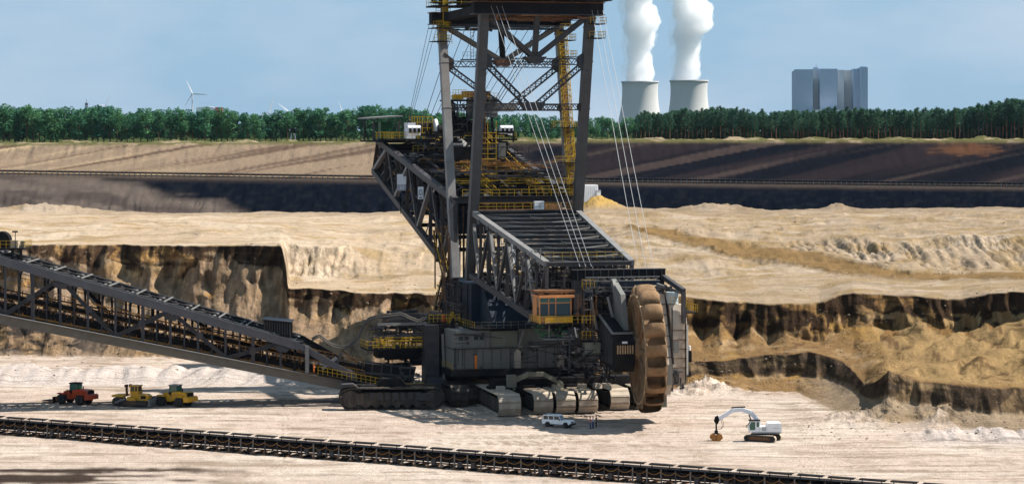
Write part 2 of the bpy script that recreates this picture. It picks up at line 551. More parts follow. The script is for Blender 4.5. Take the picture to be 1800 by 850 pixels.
def build_ground():
    pxs = np.concatenate([np.arange(-1200, -260, 16.0), np.arange(-260, 2061, 2.7), np.arange(2064, 3000, 16.0)])
    C = len(pxs)
    D = np.array([np.interp(pxs, [c[0] for c in L], [c[1] for c in L]) for L in TER])
    Z = np.array([np.interp(pxs, [c[0] for c in L], [c[2] for c in L]) for L in TER])
    for k, per, dd_, dz_ in ((6, 8.5, 3.0, 3.2), (3, 6.0, 1.0, 0.9)):
        xl = (pxs - 900) / F * D[k]
        ph = xl / per + 1.3 * noise2(xl / 23, 0 * xl + k, 301)
        cell = np.floor(ph)
        amp = 0.35 + 0.65 * np.abs(np.sin(cell * 12.9898 + k) * 43758.5453 % 1.0)
        pc = (1 - np.abs(2 * (ph - cell) - 1)) ** 0.8 * amp
        hgt = np.clip((Z[k + 1] - Z[k]) / 5.5, 0.2, 1.3)
        soft = 1 - 0.7 * sstep(1490, 1600, pxs)
        Z[k] += dz_ * (pc - 0.42) * hgt * soft
        D[k] -= dd_ * (pc - 0.3) * soft
    rows_d, rows_z, rows_t, rows_y, rows_a = [], [], [], [], []
    for k, n in enumerate(NSUB):
        for i in range(n + (k == len(NSUB) - 1)):
            s = i / n
            sz = s
            if k in (2, 5):                          # talus: concave
                sz = s ** 1.25
            if k in (3, 6):                          # steep faces: slightly bulging
                sz = s ** 0.85
            rows_d.append(D[k] * (1 - s) + D[k + 1] * s)
            rows_z.append(Z[k] * (1 - sz) + Z[k + 1] * sz)
            rows_t.append(k + s)
            rows_y.append(AMPY[k] * (1 - s) + AMPY[k + 1] * s)
            rows_a.append(AMPZ[k] * (1 - s) + AMPZ[k + 1] * s)
    d, z, t = np.array(rows_d), np.array(rows_z), np.array(rows_t)[:, None] * np.ones((1, C))
    ay, az = np.array(rows_y)[:, None], np.array(rows_a)[:, None]
    PX = pxs[None, :] * np.ones_like(d)
    X = (PX - 900) / F * d
    # relief: scallops and gullies pushed in and out of the faces, lumps on the flats
    big = fbm(X / 22, z / 30 + d / 160, 4, 1)
    gul = np.abs(fbm(X / 9.0 + 0.25 * noise2(X / 20, z / 8, 6), z / 30 + d / 120, 3, 5)) * 2.2 - 0.55
    rill = 1 - np.abs(noise2(X / 1.5 + 0.3 * noise2(X / 4, z / 3, 8), z / 16 + d / 60, 7)) * 2.0
    fine = fbm(X / 1.9, z / 3.0 + d / 6, 3, 9)
    face = np.clip(sstep(2.0, 2.6, t) - sstep(9.2, 10, t), 0, 1)
    Y = d + ay * (1.1 * big + 0.95 * gul) + face * (0.35 * fine - 0.22 * rill * np.clip(ay, 0, 2))
    lump = fbm(X / 14, d / 20, 5, 21)
    lump2 = fbm(X / 3.2, d / 4.2, 4, 27)
    zz = z + az * (lump * 1.1 + lump2 * 0.35)
    # broken ground on the right-hand slope
    rr = np.clip(sstep(4.05, 4.5, t) - sstep(6.0, 6.6, t), 0, 1) * sstep(1500, 1590, PX)
    zz += rr * (1.25 * (np.abs(fbm((X - d * 0.5) / 11.0, (d + X * 0.3) / 26, 2, 29)) - 0.25) * 2 + 0.22 * lump2)
    # swells, spill cones and worn banks on the sand
    sw = np.clip(sstep(7.5, 8.2, t) - sstep(10.3, 10.9, t), 0, 1) * sstep(560, 760, PX)
    zz += sw * (1.3 * (np.abs(fbm(X / 26 + d / 60, d / 38, 3, 201)) - 0.3) + 0.5 * np.abs(fbm(X / 8, d / 11, 3, 203)))
    zz += np.clip(sstep(7.1, 8, t) - sstep(10.3, 10.9, t), 0, 1) * 0.5 * fbm(X / 34, d / 24, 2, 205)
    # floor: low ruts and grading marks
    fl = 1 - sstep(1.85, 2.05, t)
    zz += fl * (0.10 * fbm(X / 9, d / 3.0, 4, 31) + 0.05 * fbm(X / 2.5, d / 0.9, 2, 35))
    # heaps tipped along the foot of the left slope and by the right bank
    hl = sstep(-300, -200, PX) * (1 - sstep(610, 690, PX))
    hn = 0.55 + 0.75 * np.abs(fbm(X / 7.0, d / 60, 3, 41))
    for dc, w, h in ((468.0, 7.0, 2.1), (476, 7, 2.2)):
        zz += hl * h * hn * np.clip(1 - np.abs(d - dc - 3 * noise2(X / 9, 0 * X, 44)) / w, 0, 1) ** 0.8
    hr = sstep(1560, 1660, PX)
    zz += hr * 2.1 * (0.5 + 0.8 * np.abs(fbm(X / 5, d / 40, 3, 47))) * np.clip(1 - np.abs(d - 380.5) / 5.5, 0, 1)
    # tumbled pile in front of the right bank
    pile = np.exp(-((PX - 1520) / 75.0) ** 2) * np.exp(-((d - 402) / 8.0) ** 2)
    zz += pile * (1.7 + 0.9 * fbm(X / 3.0, d / 3.0, 4, 51))
    pile = np.exp(-((PX - 1655) / 30.0) ** 2) * np.exp(-((d - 397) / 5.0) ** 2)
    zz += pile * (1.8 + 1.0 * fbm(X / 2.0, d / 2.0, 4, 53))
    pile = np.exp(-((PX - 1240) / 55.0) ** 2) * np.exp(-((d - 446) / 6.0) ** 2)
    zz += pile * (1.6 + 1.6 * fbm(X / 2.2, d / 2.2, 4, 55))
    # mounds far off
    for mx_, md, mw, mh in ((1052, 728, 34, 3.4), (1240, 724, 42, 1.8), (1475, 728, 22, 1.8), (90, 722, 90, 1.8), (1290, 730, 40, 1.2)):
        zz += np.exp(-((PX - mx_) / mw) ** 2) * np.exp(-((d - md) / 7.0) ** 2) * mh * (1 + 0.3 * lump2)
    # fluted erosion on the dry sand slopes
    flu = (1 - np.abs(noise2(X / 2.3 + 0.5 * noise2(X / 5, d / 9, 61), d / 40, 63)) * 1.8) ** 2
    fw = np.clip(sstep(8.0, 8.3, t) - sstep(8.85, 9.1, t), 0, 1)
    fwx = np.clip(sstep(498, 512, PX) - sstep(610, 650, PX), 0, 1) + 0.9 * sstep(1350, 1420, PX) + 0.5 * np.clip(sstep(1080, 1120, PX) - sstep(1300, 1340, PX), 0, 1)
    ry_ = np.interp(PX, [1090, 1300, 1480, 1650, 2060], [392, 424, 455, 480, 484])
    fwx = fwx * np.where(PX > 1080, 1 - sstep(-8, 2, HOR + F * (CAMZ - z) / d - ry_), 1.0)
    zz -= fw * fwx * (1.5 * flu)
    # haul road sunk into the sand on the right
    py0 = HOR + F * (CAMZ - z) / d
    road_y = np.interp(PX, [1090, 1150, 1220, 1300, 1400, 1480, 1560, 1650, 1800, 2060], [402, 405, 419, 438, 452, 468, 480, 485, 487, 488])
    road_w = np.interp(PX, [1090, 1150, 1300, 1480, 1600, 2060], [3, 6, 11, 11, 4, 3.0])
    ron = sstep(1085, 1110, PX) * (t > 7.2) * (t < 10.5)
    road = ron * (1 - sstep(0.75, 1.15, np.abs(py0 - road_y) / road_w))
    berm = ron * np.exp(-((py0 - road_y - road_w * 1.25) / 3.0) ** 2)
    zz += -0.4 * road + 0.7 * berm * (0.6 + fbm(X / 3, d / 3, 3, 71))
    # spoil mounds along the far rim
    far = np.clip(sstep(16.05, 16.3, t) - sstep(16.6, 16.95, t), 0, 1)
    zz += far * np.clip(fbm(X / 16, d / 18, 4, 73) - 0.12, 0, 1) * 2.6
    # ---------------- soil colours (what the ground is made of, with some shade painted in)
    def c(*v):
        return np.array(v)

    def mixc(a, b, w):
        return a * (1 - w[..., None]) + b * w[..., None]
    n1 = fbm(X / 30, d / 22, 5, 81)
    n2 = fbm(X / 7, d / 6 + z / 4, 5, 83)
    n3 = fbm(X / 2.2, d / 1.8 + z / 1.6, 4, 85)
    wrp = fbm(X / 11, z / 6 + d / 30, 3, 86)
    strk = fbm(X / 6.5 + z * 0.13 + 0.9 * wrp, z / 11 + d / 90, 5, 87)          # bands running down the faces
    strk2 = fbm(X / 14 + z * 0.16 + 0.6 * wrp, z / 16, 4, 89)
    lay = fbm(X / 70, z / 1.3, 4, 91)                                # horizontal beds
    streak = fbm(X / 26 + d / 14, d / 2.2, 5, 93)                    # grading marks on the floor
    base = np.zeros(d.shape + (3,)) + c(0.72, 0.57, 0.465)
    base = mixc(base, c(0.78, 0.645, 0.535), sstep(-0.1, 0.5, n1))
    base = mixc(base, c(0.36, 0.265, 0.19), sstep(0.12, 0.62, streak) * 0.75)
    base = mixc(base, c(0.40, 0.30, 0.22), sstep(0.2, 0.6, n2) * 0.5)
    corner_shade = sstep(0.05, 0.45, fbm(X / 16, d / 3.2, 4, 97) + 1.1 * np.exp(-((X + 68) / 14) ** 2 - ((d - 335) / 8) ** 2) + 0.7 * np.exp(-((X + 54) / 22) ** 2 - ((d - 344) / 3.6) ** 2) - 0.22)
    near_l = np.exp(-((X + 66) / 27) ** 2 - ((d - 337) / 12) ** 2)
    base = mixc(base, c(0.055, 0.038, 0.03), corner_shade * sstep(0.08, 0.4, near_l) * 0.97)  # shadow from beyond the left edge, painted into the soil colour
    # darker streaks in a band under and behind the machine and the bridge
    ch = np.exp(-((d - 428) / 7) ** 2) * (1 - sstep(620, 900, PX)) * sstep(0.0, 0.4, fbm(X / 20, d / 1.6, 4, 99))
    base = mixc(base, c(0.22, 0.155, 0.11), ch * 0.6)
    white = c(0.72, 0.61, 0.545)
    hw = hl * (1 - sstep(482, 490, d)) * sstep(454, 462, d) + hr * np.clip(1 - np.abs(d - 379) / 9, 0, 1) ** 0.5
    base = mixc(base, white, np.clip(hw, 0, 1) * (0.75 + 0.25 * sstep(-0.3, 0.3, n3)))
    # faces: brown clay, ochre sand, dark beds; upper face's shade painted in too
    tal = np.zeros_like(base) + c(0.30, 0.18, 0.082)
    tal = mixc(tal, c(0.43, 0.25, 0.08), sstep(0.0, 0.42, strk2))
    tal = mixc(tal, c(0.17, 0.10, 0.052), sstep(0.06, 0.45, strk))
    tal = mixc(tal, c(0.43, 0.295, 0.165), sstep(0.15, 0.55, n2) * 0.7)
    tal = mixc(tal, c(0.36, 0.31, 0.29), (1 - sstep(-60, 330, PX)) * sstep(-0.2, 0.3, n1 + n2) * 0.75)
    tal = mixc(tal, c(0.43, 0.30, 0.20), (1 - sstep(700, 900, PX)) * (0.45 + 0.3 * sstep(-0.2, 0.3, n1)))
    fac = np.zeros_like(base) + c(0.062, 0.038, 0.023)
    fac = mixc(fac, c(0.27, 0.155, 0.062), sstep(0.22, 0.55, strk + 0.3 * n2))
    fac = mixc(fac, c(0.36, 0.25, 0.14), sstep(0.45, 0.75, strk2 + 0.4 * n2) * 0.7)
    fac = fac * (1 + 0.7 * (1 - sstep(480, 540, PX)))[..., None]
    fac = mixc(fac, c(0.035, 0.024, 0.018), sstep(0.12, 0.5, lay) * 0.6)
    lowf = np.zeros_like(base) + c(0.10, 0.068, 0.044)
    lowf = mixc(lowf, c(0.26, 0.175, 0.095), sstep(0.05, 0.45, strk))
    lowf = mixc(lowf, c(0.06, 0.046, 0.036), sstep(0.1, 0.5, lay + 0.3 * n3) * 0.7)
    w_tal = sstep(1.96, 2.12, t + 0.10 * n3)
    base = mixc(base, tal, w_tal)
    gp = sstep(1380, 1480, PX) * (1 - sstep(3.0, 3.2, t)) * sstep(1.9, 2.05, t)
    base = mixc(base, c(0.40, 0.31, 0.22), gp * 0.7)
    w_low = np.clip(sstep(3.0, 3.15, t + 0.08 * n3) - sstep(3.95, 4.05, t), 0, 1) * sstep(960, 1150, PX)
    base = mixc(base, lowf, w_low)
    rt = sstep(4.0, 4.2, t) * (1 - sstep(6.3, 6.8, t)) * sstep(1500, 1600, PX)
    base = mixc(base, mixc(np.zeros_like(base) + c(0.40, 0.26, 0.12), c(0.17, 0.105, 0.052), sstep(0.05, 0.5, strk + 0.5 * n3)), rt)
    w_fac = np.clip(sstep(6.0, 6.10, t + 0.10 * n3 + 0.75 * strk - 0.12) - sstep(6.96, 7.03, t), 0, 1)
    base = mixc(base, fac, w_fac)
    # coal seam showing low on the far left
    cl = (1 - sstep(120, 260, PX)) * np.clip(sstep(2.05, 2.4, t) - sstep(3.6, 4.6, t), 0, 1) * sstep(-0.12, 0.18, n2 + 0.4 * n3)
    base = mixc(base, c(0.04, 0.036, 0.036), cl * 0.9)
    # sand plateau
    sand = np.zeros_like(base) + c(0.63, 0.475, 0.325)
    sand = mixc(sand, c(0.71, 0.56, 0.41), sstep(0.0, 0.45, n1))
    sand = mixc(sand, c(0.47, 0.32, 0.155), sstep(0.12, 0.6, fbm(X / 16, d / 9, 4, 101) + 0.2 * n2) * 0.8)
    sand = mixc(sand, c(0.42, 0.32, 0.22), sstep(0.12, 0.55, fbm(X / 30 + d / 24, d / 4.5, 5, 103)) * 0.65)
    sand = mixc(sand, c(0.36, 0.26, 0.16), sstep(0.33, 0.62, n3) * sstep(-0.1, 0.3, n2) * 0.4)
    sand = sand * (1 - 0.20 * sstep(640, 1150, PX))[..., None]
    sand = mixc(sand, c(0.40, 0.27, 0.13), sstep(0.05, 0.5, fbm(X / 9, d / 13, 4, 211) + 0.25 * n3) * sstep(560, 760, PX) * 0.55)
    w_s = sstep(6.97, 7.04, t)
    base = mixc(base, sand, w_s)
    base = mixc(base, c(0.30, 0.185, 0.08), road * 0.95)
    base = mixc(base, c(0.22, 0.135, 0.055), np.clip(berm * 0.9, 0, 1))
    lipc = sstep(10.2, 11.0, t + 0.25 * n2) * sstep(10.0, 10.5, t)
    base = mixc(base, c(0.32, 0.245, 0.185), lipc * 0.55)
    ymd = np.exp(-((PX - 1052) / 36) ** 2) * np.exp(-((d - 727) / 7.0) ** 2)
    base = mixc(base, c(0.58, 0.37, 0.12), np.clip(ymd * 1.6, 0, 1))
    # far side: coal below, overburden above
    coal = np.zeros_like(base) + c(0.004, 0.006, 0.012)
    coal = mixc(coal, c(0.011, 0.012, 0.017), sstep(0.05, 0.5, n2 + 0.4 * n3))
    brn = mixc(np.zeros_like(base) + c(0.185, 0.145, 0.12), c(0.105, 0.08, 0.07), sstep(-0.1, 0.4, fbm(X / 40 + z / 6, z / 7, 4, 105)))
    bl = 1 - sstep(-0.5, 0.5, (PX - 330 + (z - 12) * 16 - 60 * n1) / 90.0)
    coal = mixc(coal, brn, bl * 0.85)
    base = mixc(base, coal, sstep(11.02, 11.3, t))
    up = np.zeros_like(base) + c(0.29, 0.21, 0.145)
    dg = fbm((X - (z - 20) * 5.0) / 34, z / 90 + d / 900, 5, 107)
    up = mixc(up, c(0.50, 0.37, 0.225), sstep(-0.1, 0.35, dg) * (1 - sstep(60, 420, PX)))
    up = mixc(up, c(0.14, 0.092, 0.066), sstep(0.08, 0.42, fbm((X - (z - 20) * 5.5) / 26, z / 80, 5, 109)))
    dk = mixc(np.zeros_like(base) + c(0.026, 0.020, 0.023), c(0.008, 0.009, 0.014), sstep(-0.15, 0.35, dg + 0.018 * (28 - z)))
    dk = mixc(dk, c(0.075, 0.054, 0.048), sstep(0.2, 0.6, fbm((X - (z - 20) * 5.5) / 30, z / 70, 5, 111)) * 0.8)
    dk = mixc(dk, c(0.15, 0.07, 0.035), sstep(0.3, 0.9, np.exp(-((PX - 1700) / 75) ** 2 - ((z - 35) / 4.0) ** 2) + 0.3 * n2) * 0.8)
    dk = mixc(dk, c(0.13, 0.07, 0.045), sstep(37.6, 39.2, z) * 0.8)
    up = up * 1.15
    up = mixc(up, dk, sstep(640, 960, PX + 30 * n1))
    base = mixc(base, up, sstep(14.98, 15.05, t))
    bermc = np.clip(sstep(13.9, 13.98, t) - sstep(15.0, 15.1, t), 0, 1)
    base = mixc(base, c(0.10, 0.075, 0.06), bermc * 0.8)
    gr = mixc(np.zeros_like(base) + c(0.14, 0.135, 0.055), c(0.40, 0.31, 0.20), sstep(0.2, 0.5, fbm(X / 18, d / 14, 4, 113) + far * 0.15))
    base = mixc(base, gr, sstep(15.9, 16.02, t))
    base = mixc(base, c(0.06, 0.085, 0.03), sstep(16.8, 17.2, t))
    base *= (1 + 0.10 * n3 + 0.05 * fbm(X / 0.9, d / 0.8 + z / 0.7, 2, 115))[..., None]
    base *= 0.60
    base = np.clip(base, 0.0015, 0.9)
    R = d.shape[0]
    co = np.stack([X, Y, zz], -1).reshape(-1, 3)
    i0 = (np.arange(R - 1)[:, None] * C + np.arange(C - 1)[None, :]).ravel()
    quads = np.stack([i0, i0 + 1, i0 + C + 1, i0 + C], 1)
    me = bpy.data.meshes.new('ground')
    me.vertices.add(len(co))
    me.vertices.foreach_set('co', co.ravel())
    me.loops.add(quads.size)
    me.loops.foreach_set('vertex_index', quads.ravel().astype(np.int32))
    me.polygons.add(len(quads))
    me.polygons.foreach_set('loop_start', np.arange(0, quads.size, 4, dtype=np.int32))
    me.polygons.foreach_set('loop_total', np.full(len(quads), 4, dtype=np.int32))
    me.polygons.foreach_set('use_smooth', np.ones(len(quads), dtype=bool))
    me.update()
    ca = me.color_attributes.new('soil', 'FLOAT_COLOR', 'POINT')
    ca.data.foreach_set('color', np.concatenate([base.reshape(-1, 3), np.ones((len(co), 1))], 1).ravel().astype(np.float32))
    m = bpy.data.materials.new('soil')
    m.use_nodes = True
    n, l = m.node_tree.nodes, m.node_tree.links
    b = n['Principled BSDF']
    b.inputs['Roughness'].default_value = 0.95
    b.inputs['Specular IOR Level'].default_value = 0.0
    at = n.new('ShaderNodeAttribute')
    at.attribute_name = 'soil'
    g = n.new('ShaderNodeNewGeometry')
    t1 = n.new('ShaderNodeTexNoise')
    t1.inputs['Scale'].default_value = 1.6
    t1.inputs['Detail'].default_value = 10
    t1.inputs['Roughness'].default_value = 0.7
    l.new(g.outputs['Position'], t1.inputs['Vector'])
    mp1 = n.new('ShaderNodeMapping')                       # long wheel and track marks
    mp1.inputs['Rotation'].default_value = (0, 0, math.radians(14))
    mp1.inputs['Scale'].default_value = (0.045, 0.75, 0.4)
    l.new(g.outputs['Position'], mp1.inputs['Vector'])
    t2 = n.new('ShaderNodeTexNoise')
    t2.inputs['Scale'].default_value = 1.0
    t2.inputs['Detail'].default_value = 7
    t2.inputs['Roughness'].default_value = 0.62
    l.new(mp1.outputs['Vector'], t2.inputs['Vector'])
    ma = n.new('ShaderNodeMapRange')
    ma.inputs['From Min'].default_value = 0.3
    ma.inputs['From Max'].default_value = 0.7
    ma.inputs['To Min'].default_value = 0.78
    ma.inputs['To Max'].default_value = 1.16
    l.new(t1.outputs['Fac'], ma.inputs['Value'])
    mb_ = n.new('ShaderNodeMapRange')
    mb_.inputs['From Min'].default_value = 0.34
    mb_.inputs['From Max'].default_value = 0.66
    mb_.inputs['To Min'].default_value = 0.82
    mb_.inputs['To Max'].default_value = 1.10
    l.new(t2.outputs['Fac'], mb_.inputs['Value'])
    sz_ = n.new('ShaderNodeSeparateXYZ')
    l.new(g.outputs['Position'], sz_.inputs['Vector'])
    mz = n.new('ShaderNodeMapRange')                       # wheel marks belong to the graded floor
    mz.inputs['From Min'].default_value = 1.0
    mz.inputs['From Max'].default_value = 5.0
    mz.inputs['To Min'].default_value = 1.0
    mz.inputs['To Max'].default_value = 0.3
    l.new(sz_.outputs['Z'], mz.inputs['Value'])
    mk = n.new('ShaderNodeMix')
    l.new(mz.outputs['Result'], mk.inputs['Factor'])
    mk.inputs['A'].default_value = 0.95
    l.new(mb_.outputs['Result'], mk.inputs['B'])
    mul = n.new('ShaderNodeMath')
    mul.operation = 'MULTIPLY'
    l.new(ma.outputs['Result'], mul.inputs[0])
    l.new(mk.outputs['Result'], mul.inputs[1])
    mp3 = n.new('ShaderNodeMapping')                       # thin wheel ruts
    mp3.inputs['Rotation'].default_value = (0, 0, math.radians(-9))
    mp3.inputs['Scale'].default_value = (0.018, 1.1, 0.3)
    l.new(g.outputs['Position'], mp3.inputs['Vector'])
    t5 = n.new('ShaderNodeTexNoise')
    t5.inputs['Scale'].default_value = 1.0
    t5.inputs['Detail'].default_value = 5
    t5.inputs['Distortion'].default_value = 0.3
    l.new(mp3.outputs['Vector'], t5.inputs['Vector'])
    m5 = n.new('ShaderNodeMapRange')
    m5.inputs['From Min'].default_value = 0.585
    m5.inputs['From Max'].default_value = 0.65
    m5.inputs['To Min'].default_value = 1.0
    m5.inputs['To Max'].default_value = 0.66
    l.new(t5.outputs['Fac'], m5.inputs['Value'])
    mp4 = n.new('ShaderNodeMapping')                       # run-off streaks down the steep faces
    mp4.inputs['Scale'].default_value = (0.9, 0.35, 0.12)
    l.new(g.outputs['Position'], mp4.inputs['Vector'])
    t6 = n.new('ShaderNodeTexNoise')
    t6.inputs['Scale'].default_value = 1.0
    t6.inputs['Detail'].default_value = 6
    l.new(mp4.outputs['Vector'], t6.inputs['Vector'])
    m6 = n.new('ShaderNodeMapRange')
    m6.inputs['From Min'].default_value = 0.35
    m6.inputs['From Max'].default_value = 0.65
    m6.inputs['To Min'].default_value = 0.6
    m6.inputs['To Max'].default_value = 1.35
    l.new(t6.outputs['Fac'], m6.inputs['Value'])
    sx_ = n.new('ShaderNodeSeparateXYZ')
    l.new(g.outputs['True Normal'], sx_.inputs['Vector'])
    m7 = n.new('ShaderNodeMapRange')
    m7.inputs['From Min'].default_value = 0.93
    m7.inputs['From Max'].default_value = 0.80
    l.new(sx_.outputs['Z'], m7.inputs['Value'])
    mxa = n.new('ShaderNodeMix')
    l.new(m7.outputs['Result'], mxa.inputs['Factor'])
    m5b = n.new('ShaderNodeMix')
    l.new(mz.outputs['Result'], m5b.inputs['Factor'])
    m5b.inputs['A'].default_value = 1.0
    l.new(m5.outputs['Result'], m5b.inputs['B'])
    l.new(m5b.outputs['Result'], mxa.inputs['A'])
    l.new(m6.outputs['Result'], mxa.inputs['B'])
    mul2 = n.new('ShaderNodeMath')
    mul2.operation = 'MULTIPLY'
    l.new(mul.outputs['Value'], mul2.inputs[0])
    l.new(mxa.outputs['Result'], mul2.inputs[1])
    mul = mul2
    vm = n.new('ShaderNodeVectorMath')
    vm.operation = 'SCALE'
    l.new(at.outputs['Color'], vm.inputs[0])
    l.new(mul.outputs['Value'], vm.inputs['Scale'])
    l.new(vm.outputs['Vector'], b.inputs['Base Color'])
    add = n.new('ShaderNodeMath')
    add.operation = 'ADD'
    l.new(t1.outputs['Fac'], add.inputs[0])
    hb = n.new('ShaderNodeMix')                            # relief: wheel marks on the flats, rills on the slopes
    l.new(m7.outputs['Result'], hb.inputs['Factor'])
    fb = n.new('ShaderNodeMath')
    fb.operation = 'MULTIPLY'
    l.new(t2.outputs['Fac'], fb.inputs[0])
    fb.inputs[1].default_value = 0.35
    l.new(fb.outputs['Value'], hb.inputs['A'])
    rl = n.new('ShaderNodeMath')
    rl.operation = 'MULTIPLY'
    l.new(t6.outputs['Fac'], rl.inputs[0])
    rl.inputs[1].default_value = 2.2
    l.new(rl.outputs['Value'], hb.inputs['B'])
    l.new(hb.outputs['Result'], add.inputs[1])
    bp = n.new('ShaderNodeBump')
    bp.inputs['Strength'].default_value = 0.75
    bp.inputs['Distance'].default_value = 0.7
    l.new(add.outputs['Value'], bp.inputs['Height'])
    l.new(bp.outputs['Normal'], b.inputs['Normal'])
    me.materials.append(m)
    o = link('ground', me, None, 'structure')
    o['label'] = 'open pit floor, sand benches and dark far slopes of the mine'
    return co.reshape(R, C, 3), pxs


GRID, GPX = build_ground()


def ground_z(x, y):
    """height of the built ground at a place (nearest grid vertex in that column)"""
    px = 900 + F * x / y
    c = int(np.clip(np.argmin(np.abs(GPX - px)), 0, len(GPX) - 1))
    col = GRID[:, c]
    return float(np.interp(y, col[:, 1], col[:, 2])) if np.all(np.diff(col[:, 1]) > 0) else float(col[np.argmin(np.abs(col[:, 1] - y)), 2])

# ------------------------------------------------------------------ forest beyond the far rim
def leaf_mat(name, dark, lite):
    m = bpy.data.materials.new(name)
    m.use_nodes = True
    n, l = m.node_tree.nodes, m.node_tree.links
    b = n['Principled BSDF']
    b.inputs['Roughness'].default_value = 0.7
    b.inputs['Specular IOR Level'].default_value = 0.2
    oi = n.new('ShaderNodeObjectInfo')
    g = n.new('ShaderNodeNewGeometry')
    t = n.new('ShaderNodeTexNoise')
    t.inputs['Scale'].default_value = 0.35
    t.inputs['Detail'].default_value = 4
    l.new(g.outputs['Position'], t.inputs['Vector'])
    ad = n.new('ShaderNodeMath')
    ad.operation = 'MULTIPLY_ADD'
    l.new(oi.outputs['Random'], ad.inputs[0])
    ad.inputs[1].default_value = 0.5
    l.new(t.outputs['Fac'], ad.inputs[2])
    r = n.new('ShaderNodeValToRGB')
    r.color_ramp.elements[0].position = 0.4
    r.color_ramp.elements[1].position = 1.0
    r.color_ramp.elements[0].color = dark + (1,)
    r.color_ramp.elements[1].color = lite + (1,)
    l.new(ad.outputs['Value'], r.inputs['Fac'])
    l.new(r.outputs['Color'], b.inputs['Base Color'])
    tr = n.new('ShaderNodeBsdfTranslucent')
    l.new(r.outputs['Color'], tr.inputs['Color'])
    ms = n.new('ShaderNodeMixShader')
    ms.inputs['Fac'].default_value = 0.3
    l.new(b.outputs['BSDF'], ms.inputs[1])
    l.new(tr.outputs['BSDF'], ms.inputs[2])
    l.new(ms.outputs['Shader'], n['Material Output'].inputs['Surface'])
    MATS[name] = m


leaf_mat('leaves', (0.016, 0.100, 0.062), (0.085, 0.215, 0.085))
leaf_mat('needles', (0.010, 0.052, 0.036), (0.045, 0.115, 0.060))
leaf_mat('grass_blades', (0.07, 0.10, 0.03), (0.17, 0.17, 0.06))


def leaf_card(vs, fs, c, s, R, flat=0.0):
    """one bent leaf clump of two triangles folded along its middle"""
    n = Vector((R.gauss(0, 1), R.gauss(0, 1), R.gauss(0, 1) + flat)).normalized()
    a = n.cross(Vector((R.gauss(0, 1), R.gauss(0, 1), R.gauss(0, 1)))).normalized() * s
    b = n.cross(a).normalized() * s * R.uniform(0.6, 1.0)
    o = len(vs)
    vs += [c - a, c + b * 0.7 - n * s * 0.25, c + a, c - b * 0.7 - n * s * 0.25]
    fs += [(o, o + 1, o + 2), (o, o + 2, o + 3)]


def broadleaf_proto(seed):
    R = random.Random(seed)
    H = 19.0
    vs, fs = [], []
    lobes = []
    for i in range(R.randint(8, 11)):
        zc = R.uniform(0.16, 0.88) * H
        rad = (1.0 - abs(zc / H - 0.45) * 1.15) * 4.2
        a = R.uniform(0, 6.28)
        lobes.append((Vector((math.cos(a) * rad * R.uniform(0.2, 0.75), math.sin(a) * rad * R.uniform(0.2, 0.75), zc)), R.uniform(1.9, 3.1)))
    lobes.append((Vector((R.uniform(-0.8, 0.8), R.uniform(-0.8, 0.8), H * 0.93)), 1.7))
    for c, r in lobes:
        for k in range(int(62 * r / 2.3)):
            d = Vector((R.gauss(0, 1), R.gauss(0, 1), R.gauss(0, 1))).normalized()
            p = c + Vector((d.x, d.y, d.z * 0.95)) * r * R.uniform(0.55, 1.08)
            leaf_card(vs, fs, p, R.uniform(0.35, 0.85), R, 0.6)
    cm = MB().add(vs, fs)
    me = bpy.data.meshes.new('broadleaf_crown')
    me.from_pydata(cm.v, [], cm.f)
    me.materials.append(MATS['leaves'])
    b = MB()
    b.tube([(0, 0, -0.5), (0.1, 0, 3), (0.2, 0.1, 8), (0.1, 0.2, 13), (0, 0.1, 17)], [0.34, 0.28, 0.2, 0.13, 0.05], 6)
    for i in range(6):
        a, z0 = R.uniform(0, 6.28), R.uniform(3, 12)
        b.tube([(0.1, 0, z0), (math.cos(a) * 1.4, math.sin(a) * 1.4, z0 + 1.4), (math.cos(a) * 2.9, math.sin(a) * 2.9, z0 + 2.2)], [0.13, 0.09, 0.04], 5)
    return me, b.mesh('broadleaf_trunk', 'bark')


def pine_proto(seed, low=None):
    R = random.Random(seed)
    H = 18.0
    vs, fs = [], []
    lo = low or R.uniform(0.36, 0.55)
    z0 = H * lo
    while z0 < H * 1.0:
        f = (z0 / H - lo) / (1 - lo)
        rad = (0.55 + 1.9 * math.sin(math.pi * min(1, 0.22 + 0.78 * f)) ** 0.8) * R.uniform(0.75, 1.15)
        for k in range(4):
            a = R.uniform(0, 6.28)
            for j in range(10):
                q = R.uniform(0.15, 1.0)
                p = Vector((math.cos(a) * rad * q, math.sin(a) * rad * q, z0 + R.uniform(-0.35, 0.45) + q * 0.35))
                p += Vector((R.gauss(0, 0.3), R.gauss(0, 0.3), R.gauss(0, 0.2)))
                leaf_card(vs, fs, p, R.uniform(0.22, 0.5), R, 0.8)
        z0 += R.uniform(0.5, 0.8)
    for k in range(26):
        leaf_card(vs, fs, Vector((R.gauss(0, 0.25), R.gauss(0, 0.25), H * R.uniform(0.95, 1.04))), 0.3, R)
    me = bpy.data.meshes.new('pine_crown')
    me.from_pydata([tuple(v) for v in vs], [], fs)
    me.materials.append(MATS['needles'])
    b = MB()
    x = R.uniform(-0.3, 0.3)
    b.tube([(0, 0, -0.5), (x * 0.5, 0, 6), (x, 0.1, 12), (x * 0.4, 0, 17.5)], [0.24, 0.2, 0.14, 0.04], 6)
    for i in range(7):
        a, zz = R.uniform(0, 6.28), R.uniform(4.5, 14)
        L = R.uniform(0.6, 1.5)
        b.tube([(x * 0.6, 0, zz), (math.cos(a) * L, math.sin(a) * L, zz + 0.25)], [0.06, 0.02], 4)
    return me, b.mesh('pine_trunk', 'bark_pine')


